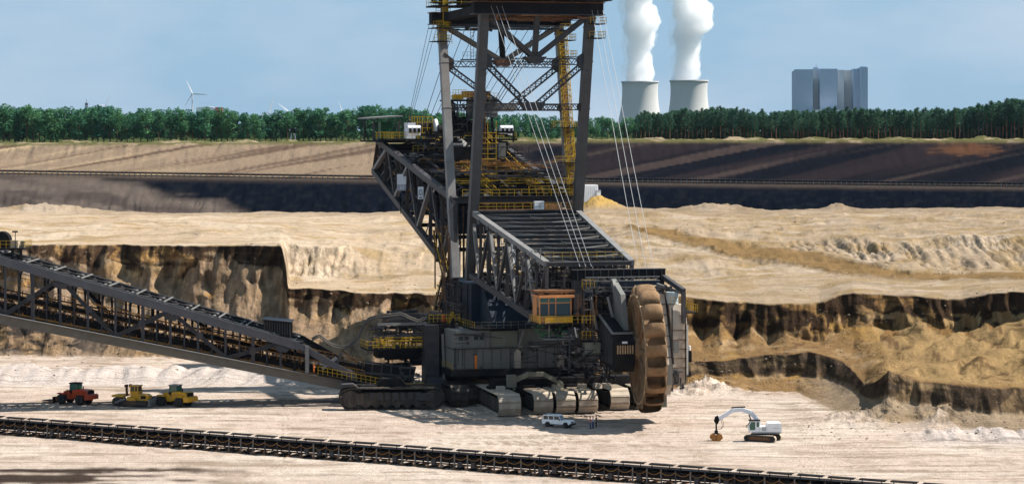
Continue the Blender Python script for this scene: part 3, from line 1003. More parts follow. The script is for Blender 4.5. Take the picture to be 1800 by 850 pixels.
BROAD = [broadleaf_proto(100 + i) for i in range(8)]
PINE = [pine_proto(200 + i) for i in range(8)]
YOUNG = [pine_proto(300 + i, 0.04) for i in range(4)]
RT = random.Random(5)


def skyline(px):
    """row of the tree tops along the forest edge"""
    pts = [(-120, 186), (0, 184), (60, 188), (130, 192), (190, 184), (225, 198), (240, 188), (300, 192), (400, 193), (480, 198), (560, 190), (610, 196), (650, 182),
           (700, 188), (760, 195), (840, 200), (930, 200), (1000, 206), (1060, 206), (1110, 208), (1125, 199), (1200, 194), (1260, 190), (1330, 197), (1400, 196), (1480, 192), (1560, 194),
           (1620, 193), (1680, 193), (1730, 186), (1775, 176), (1800, 177), (1920, 180)]
    return float(np.interp(px, [p[0] for p in pts], [p[1] for p in pts]))


def plant(protos, px, d, top, kind, label, group, trunk_name='trunk'):
    base = P(px, 0, d)
    gz = 37.9 + 0.0017 * (px - 0) if px < 1100 else 39.8
    h = CAMZ - (top - HOR) / F * d - gz
    cr_, tr_ = RT.choice(protos)
    r = empty(kind, (base.x, d, gz), RT.uniform(0, 6.28), label, 'tree', group)
    s = h / (19.3 if protos is BROAD else 18.3)
    w = s * RT.uniform(0.95, 1.35) * (1.0 if protos is BROAD else 1.1)
    r.scale = (w, w, s)
    link('crown', cr_, r)
    link(trunk_name, tr_, r)
    return r


BINS = [(140, 'at the left edge of the picture'), (168, 'beside the lattice radio mast'), (300, 'between the radio mast and the big wind turbine'),
        (380, 'below the big wind turbine'), (495, 'between the big turbine and the lookout hut'), (535, 'behind the lookout hut'),
        (640, 'just left of the winch platform'), (780, 'behind the winch platform and its ropes'), (1010, 'seen between the mast legs'),
        (1119, 'between the mast and the cooling towers'), (1166, 'below the left cooling tower'), (1260, 'below the right cooling tower'),
        (1395, 'between cooling towers and boiler house'), (1530, 'in front of the boiler house'), (1690, 'right of the boiler house'), (9999, 'at the right edge of the picture')]


def where(px):
    return next(t for lim, t in BINS if px < lim)


planted = {}
# left: deciduous edge
px = -60.0
i = 0
while px < 1118:
    if not (790 < px < 1000 and i % 2):
        top = skyline(px) + RT.uniform(-5, 9)
        w = where(px)
        r = plant(BROAD, px, RT.uniform(1425, 1436), top, 'broadleaf_tree', 'leafy green tree in the forest edge ' + w, 'leafy trees ' + w)
        planted.setdefault(w, []).append((r.scale.z, r, 'leafy green tree'))
    px += RT.uniform(8.0, 12.5)
    i += 1
px = 1119.0
while px < 1870:
    top = skyline(px) + RT.uniform(-5, 8)
    w = where(px)
    r = plant(PINE, px, RT.uniform(1415, 1428), top, 'pine_tree', 'slim dark pine in the forest edge ' + w, 'pines ' + w)
    planted.setdefault(w, []).append((r.scale.z, r, 'dark pine'))
    px += RT.uniform(5.2, 8.6)
for w, ts in planted.items():
    ts.sort(key=lambda q: -q[0])
    ts[0][1]['label'] = 'tallest ' + ts[0][2] + ' ' + w
# the wood behind the front trees reads as one mass
def wood(name, protos, spots, leaf, label):
    vs, fs, n = [], [], 0
    for x, y, gz, s, w in spots:
        me = RT.choice(protos)[0]
        a = RT.uniform(0, 6.28)
        co = np.empty(len(me.vertices) * 3, np.float32)
        me.vertices.foreach_get('co', co)
        co = co.reshape(-1, 3)
        c_, s_ = math.cos(a) * w, math.sin(a) * w
        q = np.stack([co[:, 0] * c_ - co[:, 1] * s_ + x, co[:, 0] * s_ + co[:, 1] * c_ + y, co[:, 2] * s + gz], 1)
        vs.append(q)
        f = np.empty(len(me.polygons) * 3, np.int32)
        me.polygons.foreach_get('vertices', f)
        fs.append(f + n)
        n += len(co)
    vs, fs = np.concatenate(vs), np.concatenate(fs)
    me = bpy.data.meshes.new(name)
    me.vertices.add(len(vs))
    me.vertices.foreach_set('co', vs.ravel())
    me.loops.add(len(fs))
    me.loops.foreach_set('vertex_index', fs)
    k = len(fs) // 3
    me.polygons.add(k)
    me.polygons.foreach_set('loop_start', np.arange(0, 3 * k, 3, dtype=np.int32))
    me.polygons.foreach_set('loop_total', np.full(k, 3, np.int32))
    me.update()
    me.validate()
    me.materials.append(MATS[leaf])
    tag(link(name, me), label, 'wood', None, 'stuff')


spots = []
for row, dd in enumerate((1446, 1458, 1472, 1490)):
    px = -90.0 + row * 4
    while px < 1130:
        top = skyline(px) + RT.uniform(-1, 12)
        gz = 37.9 + 0.0017 * px
        h = CAMZ - (top - HOR) / F * dd - gz
        spots.append(((px - 900) / F * dd, dd, gz, h / 19.3, h / 19.3 * RT.uniform(1.0, 1.35)))
        px += RT.uniform(15, 22)
wood('deciduous_wood', BROAD, spots, 'leaves', 'dense green deciduous wood behind the forest edge')
spots = []
for row, dd in enumerate((1436, 1446, 1458, 1472, 1488)):
    px = 1112.0 + row * 3
    while px < 1890:
        top = skyline(px) + RT.uniform(-2, 9)
        h = CAMZ - (top - HOR) / F * dd - 39.8
        spots.append(((px - 900) / F * dd, dd, 39.8, h / 18.3, h / 18.3 * RT.uniform(1.0, 1.5)))
        px += RT.uniform(8, 12)
ys = []
for row, dd in enumerate((1441, 1452, 1463)):
    px = 1114.0 + row * 4
    while px < 1890:
        top = skyline(px) + RT.uniform(10, 24)
        h = CAMZ - (top - HOR) / F * dd - 39.0
        ys.append(((px - 900) / F * dd, dd, 39.0, h / 18.3, h / 18.3 * RT.uniform(1.3, 1.9)))
        px += RT.uniform(7, 11)
wood('young_wood', YOUNG, ys, 'needles', 'dense dark young trees filling the space under the right pines')
wood('pine_wood', PINE, spots, 'needles', 'dark pine wood behind the right forest edge')

# ------------------------------------------------------------------ power station
def cooling_tower(px, top, width, d, label):
    base = P(px, HOR, d)
    r = empty('cooling_tower', (base.x, d, 38), 0, label, 'cooling tower', 'cooling towers of the power station')
    H = CAMZ - (top - HOR) / F * d - 38
    R0 = width / 2 * d / F
    prof = []
    for i in range(25):
        f = i / 24
        rr = R0 * (0.965 + 0.50 * max(0, 0.80 - f) ** 2.0 * 1.0 + 0.9 * max(0, f - 0.80) ** 2)
        prof.append((rr, 8 + (H - 8) * f))
    outer = prof
    inner = [(q - 1.2, h) for q, h in reversed(prof)]
    MB().lathe(outer + inner, 64, cap=False).build('shell', 'concrete', r, True)
    MB().lathe([(prof[-1][0] + 0.2, H - 2.6), (prof[-1][0] + 1.0, H - 2.3), (prof[-1][0] + 1.0, H - 0.4), (prof[-1][0] + 0.1, H - 0.2)], 64, cap=False).build('rim_band', 'concrete', r)
    for k in range(20):
        a = 2 * math.pi * k / 20
        q = prof[0][0]
        beam('support_column', (math.cos(a) * (q + 3), math.sin(a) * (q + 3), 0), (math.cos(a + 0.08) * q, math.sin(a + 0.08) * q, 8.5), 1.4, 1.4, 'concrete', r)
    return r


cooling_tower(1125, 143, 65, 4850, 'pale concrete cooling tower nearest the excavator, steam rising from it')
cooling_tower(1211, 141, 67, 4300, 'pale concrete cooling tower midway to the boiler house, steam rising from it')

bh = empty('boiler_house', (0, 0, 0), 0, 'tall windowless pale blue boiler house block above the pine forest', 'power station')


def bblock(name, x0, x1, top, d0, d1, m='cladding_shade', bot=None):
    a, b = P(x0, top, d0), P(x1, top, d0)
    MB().box((a.x, d0, 37 if bot is None else bot), (b.x, d1, a.z)).build(name, m, bh)


bblock('main_block', 1400.5, 1523, 124, 4560, 4640)
bblock('tower_block', 1399, 1429, 122, 4525, 4559.5)
bblock('stair_tower', 1429.3, 1441, 120.5, 4545, 4559.6, 'cladding_lit')
bblock('tower_block', 1441.5, 1472, 121, 4520, 4559.5)
bblock('link_block', 1472.4, 1484, 123, 4535, 4559.7, 'cladding_lit')
bblock('link_block', 1484.4, 1499.6, 123.4, 4552, 4559.7, 'cladding_lit')
bblock('tower_block', 1500, 1513, 121, 4528, 4559.5)
bblock('tower_block', 1513.4, 1525.5, 118.5, 4510, 4559.5)
bblock('roof_house', 1432, 1438, 118, 4570, 4590, 'cladding_shade', 140)
bblock('roof_mast', 1434.4, 1435.2, 112.5, 4580, 4582, 'concrete', 140)
bblock('roof_house', 1514, 1523, 116.8, 4520, 4540, 'cladding_shade', 140)
bblock('annex', 1432, 1500, 193, 4490, 4509, 'white_paint')
for k in range(5):
    y = 135 + k * 13
    bblock('panel_joint', 1399.2, 1428.8, y, 4524.6, 4524.95, 'concrete', P(0, y + 0.35, 4525).z)


# steam plumes: heaped white vapour
def plume(pts, d, seed, label, dens=0.1, grow=1.0, rag=1.0):
    R = random.Random(seed)
    bm = bmesh.new()
    for (px, py, r) in pts:
        r *= grow
        c = P(px, py, d)
        for k in range(4):
            q = r * d / F * R.uniform(0.5, 0.92)
            off = Vector((R.uniform(-1, 1), R.uniform(-1, 1), R.uniform(-0.6, 0.6))) * (r * d / F - q) * 1.1
            bmesh.ops.create_icosphere(bm, subdivisions=3, radius=q, matrix=Matrix.Translation(c + off))
    me = bpy.data.meshes.new('steam_plume')
    bm.to_mesh(me)
    bm.free()
    o = link('steam_plume', me)
    rm = o.modifiers.new('fuse', 'REMESH')
    rm.mode = 'VOXEL'
    rm.voxel_size = 2.0
    for nm, size, st in (('billow', 17.0, 9.0), ('puff', 7.0, 4.5), ('curl', 3.2, 2.0)):
        tx = bpy.data.textures.new('steam_' + nm, 'CLOUDS')
        tx.noise_scale = size
        tx.noise_depth = 2
        dm = o.modifiers.new(nm, 'DISPLACE')
        dm.texture = tx
        dm.texture_coords = 'GLOBAL'
        dm.strength = st * rag
        dm.mid_level = 0.5
    me.materials.append(MATS['steam'])
    me.polygons.foreach_set('use_smooth', [True] * len(me.polygons))
    tag(o, label, 'steam', None, 'stuff')
    me.materials[0] = MATS['steam' if dens > 0.05 else 'steam_thin']
    return o


m = bpy.data.materials.new('steam')
m.use_nodes = True
n, l = m.node_tree.nodes, m.node_tree.links
n.clear()
mo_ = n.new('ShaderNodeOutputMaterial')
pv_ = n.new('ShaderNodeVolumePrincipled')
pv_.inputs['Color'].default_value = (0.985, 0.985, 0.985, 1)
pv_.inputs['Density'].default_value = 0.055
pv_.inputs['Anisotropy'].default_value = 0.0
l.new(pv_.outputs['Volume'], mo_.inputs['Volume'])
MATS['steam'] = m
m = m.copy()
m.name = 'steam_thin'
m.node_tree.nodes['Principled Volume'].inputs['Density'].default_value = 0.014
MATS['steam_thin'] = m
PL1 = [(1126, 143, 27), (1127, 132, 26), (1126, 120, 24), (1125, 106, 23), (1124, 92, 22), (1126, 78, 24), (1128, 64, 27), (1126, 50, 29), (1132, 36, 30), (1142, 26, 22), (1126, 22, 28),
       (1122, 8, 27), (1120, -8, 28), (1124, -26, 30), (1130, -46, 32)]
PL2 = [(1207, 141, 27), (1208, 128, 25), (1208, 114, 25), (1209, 100, 24), (1209, 86, 24), (1208, 72, 25), (1210, 58, 28), (1216, 44, 31), (1228, 36, 28), (1220, 26, 34), (1230, 18, 26), (1212, 10, 30),
       (1206, -6, 30), (1200, -26, 32), (1196, -46, 34)]
plume(PL1, 4850, 3, 'white steam plume rising from the cooling tower nearest the excavator')
plume(PL2, 4300, 4, 'white steam plume rising from the cooling tower midway to the boiler house')
plume([(a - 5, b_, r_) for a, b_, r_ in PL1[2:]], 4850, 13, 'thin ragged vapour around the plume nearest the excavator', 0.014, 1.22, 2.3)
plume([(a - 3, b_, r_) for a, b_, r_ in PL2[2:]], 4300, 14, 'thin ragged vapour around the plume midway to the boiler house', 0.014, 1.15, 2.3)

# ------------------------------------------------------------------ wind turbines, mast, lookout
def turbine(px, hub, L, d, angs, label, yaw=0.3):
    b0 = P(px, hub, d)
    r = empty('wind_turbine', (b0.x, d, 36), yaw, label, 'wind turbine', 'far wind turbines')
    hz = b0.z - 36
    Lm = L * d / F
    k = Lm / 40.0
    MB().lathe([(2.1 * k, 0), (1.5 * k, hz * 0.6), (1.15 * k, hz - 1)], 12).build('tower', 'turbine_white', r, True)
    MB().prism([(-1.6 * k, -1.2 * k), (1.6 * k, -1.2 * k), (1.6 * k, 1.5 * k), (-1.2 * k, 1.5 * k)], 'y', -3 * k, 7 * k).build('nacelle', 'turbine_white', r).location.z = hz
    MB().lathe([(0.2, -5.4 * k), (1.2 * k, -4.6 * k), (1.6 * k, -3.02 * k)], 12, (0, 0, hz), 'y').build('hub', 'turbine_white', r, True)
    for a in angs:
        a = math.radians(a)
        dx, dz = math.sin(a), math.cos(a)
        e = MB()
        vs = []
        for f, w, tk in ((0.02, 1.3, 1.1), (0.2, 2.6, 0.8), (0.6, 1.7, 0.45), (1.0, 0.35, 0.12)):
            c = Vector((dx * Lm * f, -4.0 * k, hz + dz * Lm * f))
            s = Vector((dz, 0.25, -dx)) * w * k
            t_ = Vector((0, 1, 0)) * tk * k
            vs += [c - s * 0.35 - t_, c + s * 0.65, c - s * 0.35 + t_]
        fs = []
        for i_ in range(3):
            for j in range(3):
                fs.append((i_ * 3 + j, i_ * 3 + (j + 1) % 3, i_ * 3 + 3 + (j + 1) % 3, i_ * 3 + 3 + j))
        fs += [(0, 2, 1), (9, 10, 11)]
        e.add(vs, fs).build('blade', 'turbine_white', r)
    return r


turbine(338, 165, 27, 6000, (-25, 93, 213), 'white wind turbine with three spread blades above the left forest')
turbine(473, 199, 30, 7500, (14, 134, 254), 'distant wind turbine tip nearest the excavator above the trees, blade upright', 0.2)
turbine(508, 197, 25, 7800, (-52, 68, 188), 'distant wind turbine tip with slanting blade above the trees', 0.2)
turbine(186, 184, 19, 7800, (22, 142, 262), 'faint wind turbine blade above trees next to the lattice mast', 0.2)
turbine(601, 196, 19, 8000, (-18, 102, 222), 'faint wind turbine blade above trees beside the counterweight platform', 0.2)

mr_ = empty('lattice_mast', (P(152, 240, 1560).x, 1560, 38), 0, 'slim dark lattice radio mast rising from the left forest', 'mast')
lattice('shaft', (0, 0, 0), (0, 0, 23.3), 0.9, 22, 'steel', mr_, 0.2, (0, 1, 0))
for zz in (20.5, 21.8, 22.7):
    MB().box((-1.0, -0.3, zz), (1.0, 0.3, zz + 0.5)).build('antenna', 'steel', mr_)
MB().bar((0, 0, 23.3), (0, 0, 25.5), 0.18).build('aerial', 'steel', mr_)

lk = empty('lookout_tower', (P(515, 240, 1405).x, 1405, 38.6), 0.2, 'small dark lookout hut on slanted posts at the far left rim', 'lookout')
for sx in (-1, 1):
    for sy in (-1, 1):
        beam('leg', (sx * 1.5, sy * 1.5, -0.6), (sx * 0.9, sy * 0.9, 4.6), 0.28, 0.28, 'sign_grey', lk)
beam('brace', (-1.3, -1.35, 1.0), (1.0, -1.0, 3.9), 0.15, 0.15, 'steel', lk)
MB().box((-1.3, -1.3, 4.6), (1.3, 1.3, 6.7)).build('hut', 'steel_dark', lk)
MB().prism([(-1.7, 6.7), (1.7, 6.7), (0, 7.6)], 'y', -1.7, 1.7).build('roof', 'black', lk)

# low white hall and its red end beyond the trees
hl_ = empty('distant_hall', (P(365, 190, 5200).x, 5200, 37), 0, 'low white hall with reddish end just above the left trees', 'building')
MB().prism([(-22, 0), (16, 0), (16, 50), (2, 53), (-22, 50)], 'y', -10, 10).build('hall_wall', 'white_paint', hl_)
MB().box((16.2, -9, 0), (30, 9, 51)).build('hall_end', 'cloth_red', hl_)

# white container huts at the lip of the sand plateau
ct = P(1036, 341, 742)
cn = empty('site_container', (ct.x, 742, ct.z), 0.35, 'white site container at the edge of the black trench beside the mast leg', 'container')
MB().box((-2.6, -1.3, -2.2), (2.2, 1.3, 2.7)).build('box', 'white_paint', cn)
for k in range(8):
    MB().bar((-2.4 + k * 0.62, -1.34, -2.1), (-2.4 + k * 0.62, -1.34, 2.6), 0.12).build('rib', 'sign_white', cn)
cn2 = empty('switch_cabinet', (P(1052, 341, 741).x, 741, P(1052, 341, 741).z), 0.35, 'tiny white switch cabinet right of the site container', 'cabinet')
MB().box((-0.55, -0.4, -2.0), (0.55, 0.4, 1.0)).build('cabinet_body', 'white_paint', cn2)
MB().box((-0.65, -0.5, 1.0), (0.65, 0.5, 1.15)).build('cabinet_roof', 'sign_grey', cn2)

# ------------------------------------------------------------------ bucket wheel excavator, local axes: x forward along the boom, y to its right-hand side in the photo, z up
TH = math.radians(15)
BC = Vector((1.2, 445.0, 0.0))
bwe = empty('bucket_wheel_excavator', BC, -(math.pi / 2 - TH),
            'giant dark steel bucket wheel excavator with tall portal mast in the middle of the pit', 'excavator')


def toloc(w):
    dx, dy = w[0] - BC.x, w[1] - BC.y
    return Vector((dx * math.sin(TH) - dy * math.cos(TH), dx * math.cos(TH) + dy * math.sin(TH), w[2]))


def LU(px, py, u):
    """local point seen at a photo pixel, on the cross plane u"""
    kx = (px - 900) / F
    d = (u + BC.x * math.sin(TH) - BC.y * math.cos(TH)) / (kx * math.sin(TH) - math.cos(TH))
    return toloc(P(px, py, d))


def clutter(name, a, b, n, m, parent, seed, rmin=0.05, rmax=0.14, axis_bias=(1, 1, 1)):
    """pipes, conduits and small fittings filling a region, one part"""
    R = random.Random(seed)
    mb = MB()
    ext = [abs(b[i] - a[i]) for i in range(3)]
    for i in range(n):
        p = Vector([R.uniform(min(a[k], b[k]), max(a[k], b[k])) for k in range(3)])
        ax = R.choices((0, 1, 2), axis_bias)[0]
        q = p.copy()
        q[ax] += R.uniform(0.25, 0.7) * ext[ax] * R.choice((-1, 1))
        q[ax] = min(max(q[ax], min(a[ax], b[ax])), max(a[ax], b[ax]))
        if R.random() < 0.3:
            a2 = (ax + 1) % 3
            q[a2] = min(max(q[a2] + R.uniform(-0.3, 0.3) * ext[a2], min(a[a2], b[a2])), max(a[a2], b[a2]))
        if (q - p).length > 0.3:
            mb.bar(p, q, R.uniform(rmin, rmax) * 2)
        if R.random() < 0.35:
            s = R.uniform(0.25, 0.6)
            mb.box(p - Vector((s, s, s)) * 0.5, p + Vector((s, s * 0.7, s * 1.2)) * 0.5)
    return mb.build(name, m, parent, kind='stuff')


# ---- crawlers
def loop_profile(L, H, r1, r2):
    """side outline of a crawler belt: (x, z, tangent angle)"""
    pts = []
    n = 9
    for i in range(n + 1):                       # front, rounded
        a = -math.pi / 2 + math.pi * i / n
        pts.append((L / 2 - H / 2 + math.cos(a) * H / 2, H / 2 + math.sin(a) * H / 2))
    for i in range(n + 1):
        a = math.pi / 2 + math.pi * i / n
        pts.append((-L / 2 + H / 2 + math.cos(a) * H / 2, H / 2 + math.sin(a) * H / 2))
    return pts


def resample(pts, n):
    pts = [Vector((p[0], 0, p[1])) for p in pts] + [Vector((pts[0][0], 0, pts[0][1]))]
    seg = [(b - a).length for a, b in zip(pts[:-1], pts[1:])]
    tot = sum(seg)
    out = []
    for i in range(n):
        s = tot * (i + 0.5) / n
        k = 0
        while s > seg[k]:
            s -= seg[k]
            k += 1
        a, b = pts[k], pts[k + 1]
        t = (b - a).normalized()
        out.append((a + t * s, t))
    return out, tot / n


def crawler_frame(parent, c, yaw, L, H, W, m='track_dark'):
    """side frames, idler and road wheels of one crawler"""
    R = Matrix.Translation(c) @ Matrix.Rotation(yaw, 4, 'Z')
    fr = MB()
    for s in (-1, 1):
        fr.prism([(-L / 2 + 1.2, 0.75), (L / 2 - 1.2, 0.75), (L / 2 - 1.9, H * 0.78), (-L / 2 + 1.9, H * 0.78)], 'y', s * W * 0.34, s * W * 0.42)
    fr.box((-L / 2 + 2, -W * 0.3, 0.9), (L / 2 - 2, W * 0.3, H * 0.7))
    o = fr.build('crawler_frame', m, parent)
    o.matrix_local = R
    wh = MB()
    for x in (-L / 2 + H / 2, L / 2 - H / 2):
        wh.lathe([(0.3, -W * 0.45), (H / 2 - 0.25, -W * 0.43), (H / 2 - 0.25, W * 0.43), (0.3, W * 0.45)], 18, (x, 0, H / 2), 'y')
    k = int((L - 2 * H) / 1.6)
    for i in range(k):
        wh.lathe([(0.2, -W * 0.4), (0.62, -W * 0.39), (0.62, W * 0.39), (0.2, W * 0.4)], 12, (-L / 2 + H + (i + 0.5) * (L - 2 * H) / k, 0, 0.85), 'y')
    o2 = wh.build('track_wheels', m, o)
    return o


PAD = {}


def crawler(parent, c, yaw, L, H, W, pads=True, m='track_steel'):
    o = crawler_frame(parent, c, yaw, L, H, W)
    R = Matrix.Translation(c) @ Matrix.Rotation(yaw, 4, 'Z')
    n = int(round((2 * (L - H) + math.pi * H) / 1.02))
    sam, pitch = resample(loop_profile(L, H, 0, 0), n)
    if (W, m) not in PAD:
        b = MB()
        b.box((-pitch * 0.47, -W / 2, -0.13), (pitch * 0.47, W / 2, 0.06))
        b.box((-pitch * 0.30, -W / 2 + 0.1, 0.06), (-pitch * 0.12, W / 2 - 0.1, 0.12))
        PAD[(W, m)] = b
    if pads:
        me = PAD[(W, m, 'me')] if (W, m, 'me') in PAD else PAD.setdefault((W, m, 'me'), PAD[(W, m)].mesh('track_pad', m))
        for p, t in sam:
            q = bpy.data.objects.new('track_pad', me)
            COL.objects.link(q)
            q.parent = parent
            up = Vector((t.z, 0, -t.x))
            q.matrix_local = R @ Matrix.Translation(p) @ Matrix((t, Vector((0, 1, 0)), up)).transposed().to_4x4() @ Matrix.Rotation(0.0, 4, 'X')
    else:
        b = MB()
        for p, t in sam:
            up = Vector((t.z, 0, -t.x))
            M = Matrix.Translation(p) @ Matrix((t, Vector((0, 1, 0)), up)).transposed().to_4x4()
            b.add([M @ Vector(v) for v in PAD[(W, m)].v], PAD[(W, m)].f)
        q = b.build('track_belt', m, o, kind='stuff')
    return o


FV = [(-10.6, 25.6), (-4.7, 24.4), (-1.0, 24.6), (2.7, 24.8), (9.0, 21.8), (13.6, 21.6)]
for v, u in FV:
    crawler(bwe, (u, v, 0.12), math.radians(-2.5), 19.5, 3.3, 3.15 if v > -10 else 3.6)
for v, u in ((-15.4, 10.5), (-12.2, 8.0)):
    crawler(bwe, (u, v, 0.12), 0, 19.5, 3.3, 2.9, False, 'track_dark')  # dark belts: the deep shade on this side is put into the colour
for v in (-9.5, -5.5, 4.5, 8.5):
    crawler(bwe, (-14, v, 0.12), 0, 19.5, 3.3, 3.15, False)
# equalizer beams and undercarriage ring
for a, b_ in ((-13, 4), (-3, 7)):
    pass
for v0, v1, u in ((-11.4, -4.7, 25), (-1.0, 2.7, 24.6), (9.0, 13.6, 21.6)):
    beam('equalizer_beam', (u, v0 - 0.6, 3.1), (u, v1 + 0.6, 3.1), 2.2, 1.6, 'steel_dark', bwe)
beam('undercarriage_girder', (-14, -10, 4.0), (-14, 10, 4.0), 3.2, 1.7, 'steel_dark', bwe)
beam('undercarriage_girder', (23.5, -11, 4.1), (21.5, 14, 4.1), 3.0, 1.5, 'steel_dark', bwe)
beam('undercarriage_girder', (-14, -4, 4.2), (23, -4, 4.2), 2.4, 1.5, 'steel_dark', bwe)
beam('undercarriage_girder', (-14, 5, 4.2), (22, 5, 4.2), 2.4, 1.5, 'steel_dark', bwe)
MB().lathe([(11.6, 3.9), (12.2, 4.0), (12.2, 4.85), (11.6, 4.95)], 48, (6, -1, 0)).build('slewing_ring', 'steel_dark', bwe, True)
# light steering arm in front of the ring
arm = [LU(897, 668, 27), LU(905, 668, 27), LU(928, 657, 27), LU(955, 657, 27), LU(985, 672, 27), LU(990, 690, 27)]
for a, b_ in zip(arm[:-1], arm[1:]):
    beam('steering_arm', a, b_, 0.7, 0.7, 'house_green', bwe)
c0 = LU(899, 668, 27)
MB().box((c0.x - 0.6, c0.y - 0.7, c0.z - 1.1), (c0.x + 0.6, c0.y + 0.7, c0.z + 0.9)).build('steering_box', 'house_green', bwe)
beam('steering_link', (c0.x, c0.y + 0.3, c0.z - 1.1), (c0.x, c0.y + 0.5, 3.4), 0.4, 0.4, 'house_green', bwe)
for px_, py_ in ((880, 690), (978, 683), (1023, 688), (1066, 695), (1050, 680)):
    q = LU(px_, py_, 27.5)
    MB().prism([(-0.9, 0), (0.9, 0), (0.6, 0.8), (-0.6, 0.8)], 'y', -0.6, 0.6).build('drive_gearbox', 'track_steel', bwe).location = (q.x, q.y, max(q.z - 0.4, 3.35))

# ---- superstructure deck and machinery houses
MB().prism([(-18, -11), (-12, -16.5), (18.5, -16.5), (18.5, 8), (10, 12), (-18, 12)], 'z', 4.96, 6.0).build('slewing_platform', 'steel_dark', bwe)
MB().box((-15, -10, 6.02), (5.9, 10, 19.4)).build('base_tower', 'navy', bwe)
MB().prism([(5.92, 6.02), (16, 6.02), (16, 12.5), (8.0, 19.2), (5.92, 19.2)], 'y', -8.5, 8.5).build('boom_bearing_block', 'navy', bwe)
hx = 17.2
clutter('conduits', (hx + 0.02, -15.8, 6.2), (hx + 0.2, 3.0, 12.0), 34, 'steel', bwe, 21, 0.03, 0.06, (0, 2, 2))
for k in range(13):
    v = -15.6 + k * 1.55
    MB().box((hx + 0.26, v, 6.1), (hx + 0.31, v + 0.05, 9.3)).build('panel_seam', 'steel_dark', bwe)
# lower storey then upper storey, panel by panel
VS = [-16.0, -11.9, -6.2, -1.4, 3.2]
for i in range(4):
    v0, v1 = VS[i] + 0.03, VS[i + 1] - 0.03
    MB().box((7.0, v0, 6.03), (hx + (0.25 if i % 2 else 0), v1, 9.35)).build('house_panel', 'house_grey', bwe)
hp = MB().box((8.0, -16.0, 9.5), (hx + 0.05, -9.7, 12.4)).build('upper_house', 'house_grey', bwe)
MB().box((8.0, -9.55, 9.5), (hx - 0.25, -4.8, 12.2)).build('upper_house', 'house_green', bwe)
MB().prism([(-4.65, 9.5), (3.2, 9.5), (3.2, 10.2), (0.8, 12.6), (-4.65, 12.6)], 'x', 8.0, hx - 0.1).build('upper_house', 'house_grey', bwe)
MB().box((7.0, -16.1, 9.36), (hx + 0.55, 3.4, 9.49)).build('storey_ledge', 'steel', bwe)
for k in range(4):
    v = -15.0 + k * 0.95 + (0.7 if k > 1 else 0)
    w_ = MB().box((hx + 0.055, v, 10.85), (hx + 0.15, v + 0.72, 11.5)).build('window', 'glass', hp)
MB().box((hx + 0.01, -12.3, 6.05), (hx + 0.12, -11.35, 8.3)).build('door', 'orange_bright', bwe)
for v, h0, h1 in ((-5.6, 6.1, 9.2), (1.9, 6.1, 9.0)):
    MB().prism([(v, h0), (v + 1.05, h0), (v + 1.05, h1 - 0.3), (v + 0.5, h1), (v, h1 - 0.5)], 'x', hx + 0.3, hx + 0.9).build('air_duct', 'cream', bwe)
MB().bar((hx + 0.8, -5.0, 9.6), (hx + 0.8, -4.0, 12.4), 0.5, 0.3).build('exhaust_pipe', 'steel_light', bwe)
MB().bar((hx + 0.6, -7.5, 9.9), (hx + 0.6, -6.9, 11.6), 0.25, 0.2).build('exhaust_pipe', 'steel_light', bwe)
railing('deck_railing', [(18.3, -16.4, 6.0), (18.3, 7.6, 6.0)], bwe, 'house_green', 1.25, 1.2, 0.055)
railing('deck_railing', [(-11, -16.3, 6.0), (18.3, -16.4, 6.0)], bwe, 'yellow', 1.1, 1.8, 0.06)
for a, b_ in ((VS[0], VS[1]), (VS[2], VS[3])):
    MB().bar((hx + 0.4, a + 0.5, 9.62), (hx + 0.4, b_, 9.62), 0.3, 0.08).build('drip_ledge', 'steel_light', bwe)
# grey post at the right end of the house
q0, q1 = LU(1012, 650, 18.6), LU(1012, 578, 18.6)
beam('corner_post', (18.6, q0.y, 6.0), (18.6, q1.y, q1.z), 1.0, 1.3, 'steel', bwe)
beam('post_brace', (18.6, q0.y, 9), (12, q0.y, 14), 0.6, 0.6, 'steel', bwe)
# upper walkway round the tower
MB().box((-16.5, -12.6, 12.55), (6.0, -10.02, 12.75)).build('walkway', 'steel_dark', bwe)
MB().box((6.0, -12.6, 12.62), (18, 4, 12.72)).build('walkway', 'steel_dark', bwe)
railing('walkway_railing', [(-16.4, -12.5, 12.75), (18, -12.5, 12.75)], bwe, 'yellow', 1.1, 1.6, 0.06)
railing('walkway_railing', [(17.9, -12.5, 12.72), (17.9, 3.9, 12.72)], bwe, 'house_green', 1.1, 1.3, 0.05)
for i in range(5):
    MB().box((-15.05, -10.12, 12.9 + i * 0.01), (-15.0 + 0.3, -10.03, 19.2)).build('stiffener', 'steel_dark', bwe).location.x = i * 4.6
clutter('pipework', (16, 3.5, 6.2), (30, 11, 16), 70, 'steel_dark', bwe, 31)
clutter('pipework', (18, 3, 6.2), (32, 12, 12), 40, 'steel', bwe, 32)

# ---- portal mast: four legs in two leaning frames
ML = {'FL': ((2.0, -9.3, 20.0), (12.6, -9.3, 69.0)), 'FR': ((2.0, 9.3, 20.0), (12.6, 9.3, 68.4)),
      'RL': ((-2.0, -10.8, 20.0), (-12.9, -10.8, 66.3)), 'RR': ((-2.0, 10.8, 20.0), (-12.9, 10.8, 66.3))}


def on(leg, z):
    a, b_ = Vector(ML[leg][0]), Vector(ML[leg][1])
    return a.lerp(b_, (z - a.z) / (b_.z - a.z))


